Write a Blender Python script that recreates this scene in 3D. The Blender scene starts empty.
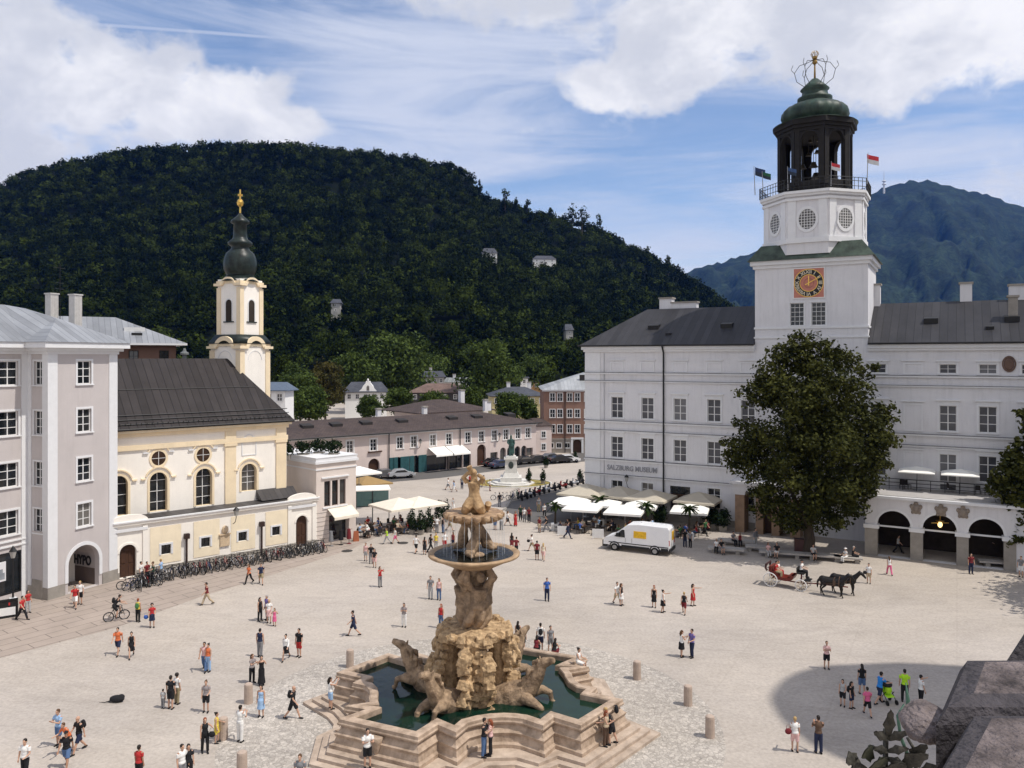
import bpy, math, random
import numpy as np
from mathutils import Vector, Matrix
R = math.radians
random.seed(7); rng = np.random.default_rng(7)
scene = bpy.context.scene
COL = scene.collection
# ------------------------------------------------------------ camera, sky, sun
F, HOR, EYE = 780.0, 358.0, 19.0          # focal length in pixels, horizon row, eye height
cam = bpy.data.objects.new('camera', bpy.data.cameras.new('camera'))
COL.objects.link(cam); scene.camera = cam
cam.location = (0, 0, EYE); cam.rotation_euler = (R(90), 0, 0)
cam.data.sensor_width = 36; cam.data.lens = 36*F/1024
cam.data.shift_y = (HOR-384)/1024
cam.data.clip_start = .05; cam.data.clip_end = 30000
SUN_EL, SUN_AZ = 60.0, -20.0              # azimuth measured from +X towards +Y
sdir = Vector((math.cos(R(SUN_EL))*math.cos(R(SUN_AZ)), math.cos(R(SUN_EL))*math.sin(R(SUN_AZ)), math.sin(R(SUN_EL))))
sun = bpy.data.objects.new('sun', bpy.data.lights.new('sun', 'SUN'))
COL.objects.link(sun); sun.data.energy = 3.9; sun.data.angle = R(.5); sun.data.color = (1, .95, .87)
sun.location = (60, -40, 120); sun.rotation_euler = sdir.to_track_quat('Z', 'Y').to_euler()
world = bpy.data.worlds.new('World'); scene.world = world; world.use_nodes = True
scene.view_settings.view_transform = 'Standard'; scene.view_settings.look = 'None'
scene.view_settings.gamma = 1; scene.view_settings.exposure = -.03; scene.view_settings.use_curve_mapping = False
scene.cycles.max_bounces = 5; scene.cycles.volume_bounces = 0

def build_world():
    nt = world.node_tree; nt.nodes.clear(); N = nt.nodes.new; L = nt.links.new
    def math_(op, a, b=None, c=None, clamp=False):
        n = N('ShaderNodeMath'); n.operation = op; n.use_clamp = clamp
        for i, s in enumerate((a, b, c)):
            if s is None: continue
            if isinstance(s, (int, float)): n.inputs[i].default_value = s
            else: L(s, n.inputs[i])
        return n.outputs[0]
    out = N('ShaderNodeOutputWorld'); bg = N('ShaderNodeBackground'); L(bg.outputs[0], out.inputs[0])
    sky = N('ShaderNodeTexSky'); sky.sky_type = 'NISHITA'; sky.sun_disc = False
    sky.sun_elevation = R(SUN_EL); sky.sun_rotation = R(90-SUN_AZ)
    sky.altitude = 420; sky.air_density = 1.0; sky.dust_density = .7; sky.ozone_density = 2.5
    tc = N('ShaderNodeTexCoord'); g = tc.outputs['Generated']
    def noise(scale, detail, rough, sz=(1, 1, 1), off=(0, 0, 0), dist=0):
        mp = N('ShaderNodeMapping'); mp.inputs['Scale'].default_value = sz; mp.inputs['Location'].default_value = off
        L(g, mp.inputs[0]); n = N('ShaderNodeTexNoise'); n.inputs['Scale'].default_value = scale
        n.inputs['Detail'].default_value = detail; n.inputs['Roughness'].default_value = rough; n.inputs['Distortion'].default_value = dist
        L(mp.outputs[0], n.inputs['Vector']); return n.outputs['Fac']
    def blob(px, py, rx, ry, tilt=0):
        # a bank of cloud round one compass bearing and height
        d = Vector(((px-512)/F, 1, (HOR-py)/F)).normalized()
        rot = Matrix.Rotation(R(tilt), 3, d)
        e1 = (rot @ d.cross(Vector((0, 0, 1))).normalized()); e2 = e1.cross(d).normalized()
        def dot(e, k):
            n = N('ShaderNodeVectorMath'); n.operation = 'DOT_PRODUCT'; L(g, n.inputs[0]); n.inputs[1].default_value = e
            return math_('MULTIPLY', math_('SUBTRACT', n.outputs['Value'], d.dot(e)), k)
        a, b = dot(e1, F/rx), dot(e2, F/ry)
        q = math_('ADD', math_('MULTIPLY', a, a), math_('MULTIPLY', b, b))
        return math_('SUBTRACT', 1, q, clamp=True)
    def msum(lst):
        o = lst[0]
        for l in lst[1:]: o = math_('MAXIMUM', o, l)
        return o
    def ramp(x, a, b):
        n = N('ShaderNodeMapRange'); n.interpolation_type = 'SMOOTHSTEP'; L(x, n.inputs[0])
        n.inputs[1].default_value = a; n.inputs[2].default_value = b; return n.outputs[0]
    big = noise(7, 9, .58, (1, 1, 1.6), (3.1, .4, .2), .25)
    fine = noise(24, 8, .6, (1, 1, 1.3), (1, 2, 3), .3)
    n1 = math_('ADD', math_('MULTIPLY', big, .66), math_('MULTIPLY', fine, .34))
    cum = msum([blob(10, 45, 105, 62), blob(110, 78, 110, 55, -20), blob(205, 108, 115, 45, -20), blob(275, 128, 70, 32), blob(770, 5, 215, 95), blob(665, 72, 100, 42), blob(600, 82, 48, 30), blob(905, 40, 150, 72), blob(1030, 8, 120, 50), blob(520, -45, 190, 70), blob(-160, 120, 200, 110), blob(1350, 140, 260, 120), blob(200, -420, 500, 250), blob(1000, -380, 420, 220)])
    bk = N('ShaderNodeVectorMath'); bk.operation = 'DOT_PRODUCT'; L(g, bk.inputs[0]); bk.inputs[1].default_value = (.1, -.85, .5)
    cum = math_('MAXIMUM', cum, math_('MULTIPLY', ramp(bk.outputs['Value'], .05, .6), .85))   # unseen cloud added behind the viewer to lift the neutral fill
    m_c = ramp(math_('ADD', math_('MULTIPLY', cum, .52), math_('MULTIPLY', n1, 1.45)), .86, 1.09)
    # thin high streaks
    wisp = noise(3.2, 9, .62, (1, 1, 7), (.3, .1, .7), .6)
    veil = msum([blob(640, 260, 330, 80), blob(90, 170, 260, 55), blob(420, 140, 260, 70, -12), blob(460, 60, 190, 110), blob(960, 170, 200, 60)])
    m_w = math_('MULTIPLY', ramp(math_('ADD', wisp, math_('MULTIPLY', veil, .26)), .40, .86), .85)
    # vapour trail
    d0 = Vector(((120-512)/F, 1, (HOR-26)/F)).normalized(); d1 = Vector(((350-512)/F, 1, (HOR-43)/F)).normalized()
    nrm = d0.cross(d1).normalized(); mid = (d0+d1).normalized()
    vm = N('ShaderNodeVectorMath'); vm.operation = 'DOT_PRODUCT'; L(g, vm.inputs[0]); vm.inputs[1].default_value = nrm
    vd = N('ShaderNodeVectorMath'); vd.operation = 'DOT_PRODUCT'; L(g, vd.inputs[0]); vd.inputs[1].default_value = mid
    trail = math_('MULTIPLY', ramp(math_('ABSOLUTE', vm.outputs['Value']), .0032, .0004), math_('MULTIPLY', ramp(vd.outputs['Value'], .986, .992), .5))
    m_w = math_('MAXIMUM', m_w, trail)
    # clouds: bright tops, greyer thick bases
    shade = ramp(math_('ADD', noise(5, 6, .55, (1, 1, 1.5), (7, 7, 1), .2), math_('MULTIPLY', fine, .25)), .46, .74)
    ccol = N('ShaderNodeMix'); ccol.data_type = 'RGBA'; L(shade, ccol.inputs[0])
    ccol.inputs[6].default_value = (7.0, 6.95, 7.05, 1); ccol.inputs[7].default_value = (4.7, 4.85, 5.3, 1)
    wcol = N('ShaderNodeMix'); wcol.data_type = 'RGBA'; L(m_w, wcol.inputs[0]); 
    tint = N('ShaderNodeMix'); tint.data_type = 'RGBA'; tint.blend_type = 'MULTIPLY'; tint.inputs[0].default_value = 1
    L(sky.outputs[0], tint.inputs[6]); tint.inputs[7].default_value = (SKYT[0], SKYT[1], SKYT[2], 1)
    L(tint.outputs[2], wcol.inputs[6]); wcol.inputs[7].default_value = (5.0, 5.3, 6.1, 1)
    fin = N('ShaderNodeMix'); fin.data_type = 'RGBA'; L(m_c, fin.inputs[0]); L(wcol.outputs[2], fin.inputs[6]); L(ccol.outputs[2], fin.inputs[7])
    L(fin.outputs[2], bg.inputs[0]); bg.inputs[1].default_value = .15
SKYT = (1.14, 1.08, 1.06)
build_world()

# ------------------------------------------------------------ helpers
def G(px, py, z=0.0):
    """the point of the plane at height z seen at a place in the photograph"""
    Y = (EYE-z)*F/(py-HOR); return Vector(((px-512)/F*Y, Y, z))
def P(px, py, Y): return Vector(((px-512)/F*Y, Y, EYE-(py-HOR)*Y/F))
def put(name, data, parent=None, loc=None, rz=0):
    o = bpy.data.objects.new(name, data); COL.objects.link(o)
    if parent: o.parent = parent
    if loc is not None: o.location = loc
    if rz: o.rotation_euler = (0, 0, rz)
    return o
def tag(o, label=None, cat=None, group=None, kind=None):
    if label: o['label'] = label
    if cat: o['category'] = cat
    if group: o['group'] = group
    if kind: o['kind'] = kind
    return o
def thing(name, label, cat, loc=(0, 0, 0), rz=0, group=None):
    return tag(put(name, None, None, loc, rz), label, cat, group)
KIDS = {}
def copy_tree(o, kids, parent=None):
    c = o.copy(); COL.objects.link(c); c.parent = parent
    for ch in kids.get(o.name, []): copy_tree(ch, kids, c)
    return c
def kid_map(root):
    d = {}
    for ob in COL.objects:
        if ob.parent: d.setdefault(ob.parent.name, []).append(ob)
    return d
def sm(t): t = max(0, min(1, t)); return t*t*(3-2*t)

class MB:
    def __init__(s): s.v = []; s.f = []; s.m = []; s.T = Matrix.Identity(4)
    def add(s, vs, fs, mat=0):
        b = len(s.v); T = s.T
        s.v += [tuple(T @ Vector(p)) for p in vs]
        s.f += [tuple(b+i for i in f) for f in fs]; s.m += [mat]*len(fs)
    def box(s, x0, x1, y0, y1, z0, z1, mat=0):
        if x0 > x1: x0, x1 = x1, x0
        if y0 > y1: y0, y1 = y1, y0
        s.add([(x0, y0, z0), (x1, y0, z0), (x1, y1, z0), (x0, y1, z0), (x0, y0, z1), (x1, y0, z1), (x1, y1, z1), (x0, y1, z1)],
              [(0, 3, 2, 1), (4, 5, 6, 7), (0, 1, 5, 4), (1, 2, 6, 5), (2, 3, 7, 6), (3, 0, 4, 7)], mat)
    def taper(s, x0, x1, y0, y1, z0, z1, k, mat=0):
        cx, cy = (x0+x1)/2, (y0+y1)/2
        q = lambda x, y, z, k: (cx+(x-cx)*k, cy+(y-cy)*k, z)
        s.add([q(x0, y0, z0, 1), q(x1, y0, z0, 1), q(x1, y1, z0, 1), q(x0, y1, z0, 1), q(x0, y0, z1, k), q(x1, y0, z1, k), q(x1, y1, z1, k), q(x0, y1, z1, k)],
              [(0, 3, 2, 1), (4, 5, 6, 7), (0, 1, 5, 4), (1, 2, 6, 5), (2, 3, 7, 6), (3, 0, 4, 7)], mat)
    def path(s, pts, rad, n=8, mat=0, caps=True, close=False):
        pts = [Vector(p) for p in pts]
        if not hasattr(rad, '__len__'): rad = [rad]*len(pts)
        vs, fs = [], []; up = None
        for i, p in enumerate(pts):
            if close: d = pts[(i+1) % len(pts)]-pts[i-1]
            else: d = (pts[min(i+1, len(pts)-1)]-pts[max(i-1, 0)])
            d.normalize()
            if up is None: up = Vector((0, 0, 1)) if abs(d.z) < .9 else Vector((0, 1, 0))
            a = d.cross(up)
            if a.length < 1e-5: a = d.orthogonal()
            a.normalize(); b = a.cross(d).normalized(); up = b
            for k in range(n):
                t = 2*math.pi*k/n; vs.append(p+rad[i]*(a*math.cos(t)+b*math.sin(t)))
        for i in range(len(pts) if close else len(pts)-1):
            j = (i+1) % len(pts)
            for k in range(n): fs.append((i*n+k, i*n+(k+1) % n, j*n+(k+1) % n, j*n+k))
        if caps and not close: fs += [tuple(range(n))[::-1], tuple((len(pts)-1)*n+k for k in range(n))]
        s.add(vs, fs, mat)
    def tube(s, p0, p1, r0, r1=None, n=8, mat=0): s.path([p0, p1], [r0, r0 if r1 is None else r1], n, mat)
    def ell(s, c, r, mat=0, seg=12, rings=8, rot=None):
        if not hasattr(r, '__len__'): r = (r, r, r)
        c = Vector(c); vs = []; fs = []
        for i in range(1, rings):
            a = math.pi*i/rings
            for k in range(seg):
                t = 2*math.pi*k/seg; q = Vector((r[0]*math.sin(a)*math.cos(t), r[1]*math.sin(a)*math.sin(t), r[2]*math.cos(a)))
                vs.append(c+(rot @ q if rot else q))
        top, bot = Vector((0, 0, r[2])), Vector((0, 0, -r[2]))
        vs += [c+(rot @ top if rot else top), c+(rot @ bot if rot else bot)]
        T, B = len(vs)-2, len(vs)-1
        for i in range(rings-2):
            for k in range(seg): fs.append((i*seg+k, (i+1)*seg+k, (i+1)*seg+(k+1) % seg, i*seg+(k+1) % seg))
        for k in range(seg):
            fs.append((T, k, (k+1) % seg)); e = (rings-2)*seg; fs.append((B, e+(k+1) % seg, e+k))
        s.add(vs, fs, mat)
    def lathe(s, prof, n=24, c=(0, 0, 0), mat=0, ph=0, wob=None):
        vs, fs = [], []; c = Vector(c)
        for i, (r, z) in enumerate(prof):
            for k in range(n):
                t = ph+2*math.pi*k/n; q = r*(1+(wob(t, i) if wob else 0)); vs.append(c+Vector((q*math.cos(t), q*math.sin(t), z)))
        for i in range(len(prof)-1):
            for k in range(n): fs.append((i*n+k, i*n+(k+1) % n, (i+1)*n+(k+1) % n, (i+1)*n+k))
        fs += [tuple(range(n))[::-1], tuple((len(prof)-1)*n+k for k in range(n))]
        s.add(vs, fs, mat)
    def prism(s, poly, z0, z1, mat=0, cap=True):
        n = len(poly); vs = [(p[0], p[1], z0) for p in poly]+[(p[0], p[1], z1) for p in poly]
        fs = [(i, (i+1) % n, n+(i+1) % n, n+i) for i in range(n)]
        if cap: fs += [tuple(range(n))[::-1], tuple(range(n, 2*n))]
        s.add(vs, fs, mat)
    def extr(s, poly, y0, y1, mat=0):
        """polygon in x,z pushed from y0 to y1"""
        n = len(poly); vs = [(p[0], y0, p[1]) for p in poly]+[(p[0], y1, p[1]) for p in poly]
        fs = [(i, (i+1) % n, n+(i+1) % n, n+i) for i in range(n)]+[tuple(range(n))[::-1], tuple(range(n, 2*n))]
        s.add(vs, fs, mat)
    def quad(s, a, b, c, d, mat=0): s.add([a, b, c, d], [(0, 1, 2, 3)], mat)
    def mesh(s, name, mats, smooth=False):
        me = bpy.data.meshes.new(name); me.from_pydata(s.v, [], s.f)
        for m in (mats if isinstance(mats, (list, tuple)) else [mats]): me.materials.append(m)
        me.polygons.foreach_set('material_index', s.m)
        if smooth: me.polygons.foreach_set('use_smooth', [True]*len(s.f))
        me.update(); return me
    def build(s, name, mats, parent=None, loc=None, rz=0, smooth=False):
        return put(name, s.mesh(name, mats, smooth), parent, loc, rz)
def fix_normals(me):
    import bmesh
    b = bmesh.new(); b.from_mesh(me); bmesh.ops.recalc_face_normals(b, faces=b.faces); b.to_mesh(me); b.free(); return me
def remesh(mb, name, mats, voxel, smooth=1, disp=None):
    """one continuous skin round everything in mb"""
    me = mb.mesh(name+'_raw', mats); o = bpy.data.objects.new('raw', me); COL.objects.link(o)
    m = o.modifiers.new('r', 'REMESH'); m.mode = 'VOXEL'; m.voxel_size = voxel; m.use_smooth_shade = True
    if smooth:
        q = o.modifiers.new('s', 'SMOOTH'); q.iterations = smooth; q.factor = .5
    if disp:
        for (size, amt) in disp:
            tx = bpy.data.textures.new('d', 'CLOUDS'); tx.noise_scale = size; tx.noise_depth = 3
            dm = o.modifiers.new('d', 'DISPLACE'); dm.texture = tx; dm.strength = amt; dm.mid_level = .5
    dg = bpy.context.evaluated_depsgraph_get()
    nm = bpy.data.meshes.new_from_object(o.evaluated_get(dg)); nm.name = name
    bpy.data.objects.remove(o); bpy.data.meshes.remove(me)
    nm.materials.clear()
    for mm in (mats if isinstance(mats, (list, tuple)) else [mats]): nm.materials.append(mm)
    nm.polygons.foreach_set('use_smooth', [True]*len(nm.polygons)); nm.polygons.foreach_set('material_index', [0]*len(nm.polygons))
    return nm

# ------------------------------------------------------------ materials
def lin(r, g, b):
    f = lambda c: (c/255/12.92) if c <= 10 else ((c/255+.055)/1.055)**2.4
    return (f(r), f(g), f(b))
MATS = {}
def M(name, col, rough=.8, var=.12, scale=2.0, bump=0, bscale=30, metal=0, spec=.3, dirt=0, col2=None, stretch=(1, 1, 1), emit=0):
    if name in MATS: return MATS[name]
    m = bpy.data.materials.new(name); m.use_nodes = True; nt = m.node_tree; N = nt.nodes.new; L = nt.links.new
    b = nt.nodes['Principled BSDF']; b.inputs['Roughness'].default_value = rough; b.inputs['Metallic'].default_value = metal
    b.inputs['Specular IOR Level'].default_value = spec
    tc = N('ShaderNodeTexCoord'); mp = N('ShaderNodeMapping'); L(tc.outputs['Object'], mp.inputs[0]); mp.inputs['Scale'].default_value = stretch
    n = N('ShaderNodeTexNoise'); n.inputs['Scale'].default_value = scale; n.inputs['Detail'].default_value = 6; n.inputs['Roughness'].default_value = .65
    L(mp.outputs[0], n.inputs['Vector'])
    rp = N('ShaderNodeValToRGB'); L(n.outputs['Fac'], rp.inputs[0])
    c2 = col2 or col
    rp.color_ramp.elements[0].position = .3; rp.color_ramp.elements[1].position = .7
    rp.color_ramp.elements[0].color = (*[c*(1-var) for c in col], 1); rp.color_ramp.elements[1].color = (*[min(1, c*(1+var)) for c in c2], 1)
    out = rp.outputs[0]
    if dirt:   # grime running down in streaks
        mp2 = N('ShaderNodeMapping'); L(tc.outputs['Object'], mp2.inputs[0]); mp2.inputs['Scale'].default_value = (1.6, 1.6, .16)
        n2 = N('ShaderNodeTexNoise'); n2.inputs['Scale'].default_value = 1.4; n2.inputs['Detail'].default_value = 7; n2.inputs['Roughness'].default_value = .7
        L(mp2.outputs[0], n2.inputs['Vector'])
        mr = N('ShaderNodeMapRange'); L(n2.outputs['Fac'], mr.inputs[0]); mr.inputs[1].default_value = .5; mr.inputs[2].default_value = .85; mr.inputs[3].default_value = 0; mr.inputs[4].default_value = dirt
        mx = N('ShaderNodeMix'); mx.data_type = 'RGBA'; L(mr.outputs[0], mx.inputs[0]); L(out, mx.inputs[6]); mx.inputs[7].default_value = (*[c*.35 for c in col], 1)
        out = mx.outputs[2]
    L(out, b.inputs['Base Color'])
    if bump:
        n3 = N('ShaderNodeTexNoise'); n3.inputs['Scale'].default_value = bscale; n3.inputs['Detail'].default_value = 5; L(mp.outputs[0], n3.inputs['Vector'])
        bp = N('ShaderNodeBump'); bp.inputs['Strength'].default_value = bump; bp.inputs['Distance'].default_value = .05; L(n3.outputs['Fac'], bp.inputs['Height']); L(bp.outputs[0], b.inputs['Normal'])
    if emit:
        b.inputs['Emission Color'].default_value = (*col, 1); b.inputs['Emission Strength'].default_value = emit
    MATS[name] = m; return m
def seam(name, col, rough=.5, metal=.0, pitch=.6, axis='X', dark=.45, width=.08, var=.15, bump=.5):
    """sheet roof with standing seams across one local axis"""
    if name in MATS: return MATS[name]
    m = M(name, col, rough, var, .7, metal=metal, spec=.4, stretch=(1, .4, 1)); nt = m.node_tree; N = nt.nodes.new; L = nt.links.new
    b = nt.nodes['Principled BSDF']; b.inputs['Specular IOR Level'].default_value = .12; base = b.inputs['Base Color'].links[0].from_socket
    tc = N('ShaderNodeTexCoord'); sp = N('ShaderNodeSeparateXYZ'); L(tc.outputs['Object'], sp.inputs[0])
    d = N('ShaderNodeMath'); d.operation = 'DIVIDE'; L(sp.outputs[axis], d.inputs[0]); d.inputs[1].default_value = pitch
    fr = N('ShaderNodeMath'); fr.operation = 'FRACT'; L(d.outputs[0], fr.inputs[0])
    lt = N('ShaderNodeMath'); lt.operation = 'LESS_THAN'; L(fr.outputs[0], lt.inputs[0]); lt.inputs[1].default_value = width
    fl = N('ShaderNodeMath'); fl.operation = 'FLOOR'; L(d.outputs[0], fl.inputs[0])
    wn = N('ShaderNodeTexWhiteNoise'); wn.noise_dimensions = '1D'; L(fl.outputs[0], wn.inputs['W'])
    mr = N('ShaderNodeMapRange'); L(wn.outputs['Value'], mr.inputs[0]); mr.inputs[3].default_value = .82; mr.inputs[4].default_value = 1.15
    mu = N('ShaderNodeMix'); mu.data_type = 'RGBA'; mu.blend_type = 'MULTIPLY'; mu.inputs[0].default_value = 1; L(base, mu.inputs[6]); L(mr.outputs[0], mu.inputs[7])
    mx = N('ShaderNodeMix'); mx.data_type = 'RGBA'; L(lt.outputs[0], mx.inputs[0]); L(mu.outputs[2], mx.inputs[6]); mx.inputs[7].default_value = (*[c*dark for c in col], 1)
    L(mx.outputs[2], b.inputs['Base Color'])
    bp = N('ShaderNodeBump'); bp.inputs['Strength'].default_value = bump; bp.inputs['Distance'].default_value = .06; L(lt.outputs[0], bp.inputs['Height']); L(bp.outputs[0], b.inputs['Normal'])
    return m
def tiles(name, col, col2, w, h, rough=.85, mortar=.02, mcol=(.2, .18, .16), bump=.4, msize=.02, axes=None, noise=.3):
    """rows of tiles, bricks or slabs (Brick Texture on object coordinates)"""
    if name in MATS: return MATS[name]
    m = bpy.data.materials.new(name); m.use_nodes = True; nt = m.node_tree; N = nt.nodes.new; L = nt.links.new
    b = nt.nodes['Principled BSDF']; b.inputs['Roughness'].default_value = rough; b.inputs['Specular IOR Level'].default_value = .25
    tc = N('ShaderNodeTexCoord'); mp = N('ShaderNodeMapping'); L(tc.outputs['Object'], mp.inputs[0])
    if axes: mp.inputs['Rotation'].default_value = axes
    br = N('ShaderNodeTexBrick'); L(mp.outputs[0], br.inputs['Vector']); br.inputs['Scale'].default_value = 1
    br.inputs['Color1'].default_value = (*col, 1); br.inputs['Color2'].default_value = (*col2, 1); br.inputs['Mortar'].default_value = (*mcol, 1)
    br.inputs['Mortar Size'].default_value = msize; br.inputs['Brick Width'].default_value = w; br.inputs['Row Height'].default_value = h; br.inputs['Mortar Smooth'].default_value = .2
    n = N('ShaderNodeTexNoise'); n.inputs['Scale'].default_value = .35; n.inputs['Detail'].default_value = 8; n.inputs['Roughness'].default_value = .7; L(mp.outputs[0], n.inputs['Vector'])
    mr = N('ShaderNodeMapRange'); L(n.outputs['Fac'], mr.inputs[0]); mr.inputs[1].default_value = .3; mr.inputs[2].default_value = .7; mr.inputs[3].default_value = 1-noise; mr.inputs[4].default_value = 1+noise
    mu = N('ShaderNodeMix'); mu.data_type = 'RGBA'; mu.blend_type = 'MULTIPLY'; mu.inputs[0].default_value = 1; L(br.outputs['Color'], mu.inputs[6]); L(mr.outputs[0], mu.inputs[7])
    L(mu.outputs[2], b.inputs['Base Color'])
    if bump:
        bp = N('ShaderNodeBump'); bp.inputs['Strength'].default_value = bump; bp.inputs['Distance'].default_value = .03; bp.invert = True; L(br.outputs['Fac'], bp.inputs['Height']); L(bp.outputs[0], b.inputs['Normal'])
    MATS[name] = m; return m
def glass(name='window_glass', col=(.012, .015, .018), rough=.06):
    return M(name, col, rough, .5, .9, spec=.6)

white_p = M('white_plaster', (.66, .65, .665), .85, .05, .5, .15, 12, dirt=.34)
white_t = M('white_trim', (.70, .70, .71), .8, .04, 2)
cream = M('cream_plaster', (.86, .81, .74), .85, .05, .6, .1, 14, dirt=.12)
yellow = M('ochre_trim', (.80, .66, .46), .85, .08, .8, .1, 14, dirt=.12)
ochre = M('ochre_panel', (.82, .71, .53), .85, .07, .8, .1, 14, dirt=.15)
lilac = M('lilac_grey_plaster', (.515, .472, .462), .85, .06, .4, .12, 14, dirt=.18)
rose = M('rose_plaster', (.62, .52, .48), .85, .06, .5, .1, 14, dirt=.2)
brickred = M('russet_plaster', (.24, .14, .105), .85, .10, .6, .1, 14, dirt=.15)
greystone = M('grey_stone', (.29, .265, .235), .85, .15, 1.5, .3, 10)
brownmarble = M('brown_marble', (.26, .17, .11), .6, .25, 1.5, .2, 8)
wdark = M('dark_wood', (.06, .028, .016), .6, .3, 3, stretch=(4, 4, .4))
black = M('black_iron', (.015, .015, .016), .5, .3, 6)
whitepaint = M('white_window_paint', (.72, .71, .70), .6, .05, 3)
gls = glass()
def vary(m, pale, part=.35):
    # some panes have a blind or curtain drawn behind them
    nt = m.node_tree; N = nt.nodes.new; L = nt.links.new; b = nt.nodes['Principled BSDF']; base = b.inputs['Base Color'].links[0].from_socket
    oi = N('ShaderNodeObjectInfo'); mr = N('ShaderNodeMapRange'); L(oi.outputs['Random'], mr.inputs[0]); mr.inputs[1].default_value = 1-part; mr.inputs[2].default_value = 1
    mx = N('ShaderNodeMix'); mx.data_type = 'RGBA'; L(mr.outputs[0], mx.inputs[0]); L(base, mx.inputs[6]); mx.inputs[7].default_value = (*pale, 1); L(mx.outputs[2], b.inputs['Base Color']); return m
vary(gls, (.14, .13, .12), .3)
palace_glass = M('palace_glass', (.05, .053, .064), .22, .45, .7, spec=.5)
vary(palace_glass, (.17, .17, .18), .5)
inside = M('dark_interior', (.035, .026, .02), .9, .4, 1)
gold = M('gilding', (.75, .48, .12), .3, .15, 4, metal=.9)
copper = M('green_copper', (.008, .014, .011), .5, .35, .9, .2, 8, col2=(.034, .06, .045), stretch=(1,1,.5))
darkcopper = M('dark_copper', (.005, .007, .007), .4, .4, 1.5, .15, 8, col2=(.018, .028, .025))
steel = M('grey_metal', (.32, .32, .33), .4, .15, 3, metal=.6)
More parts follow.
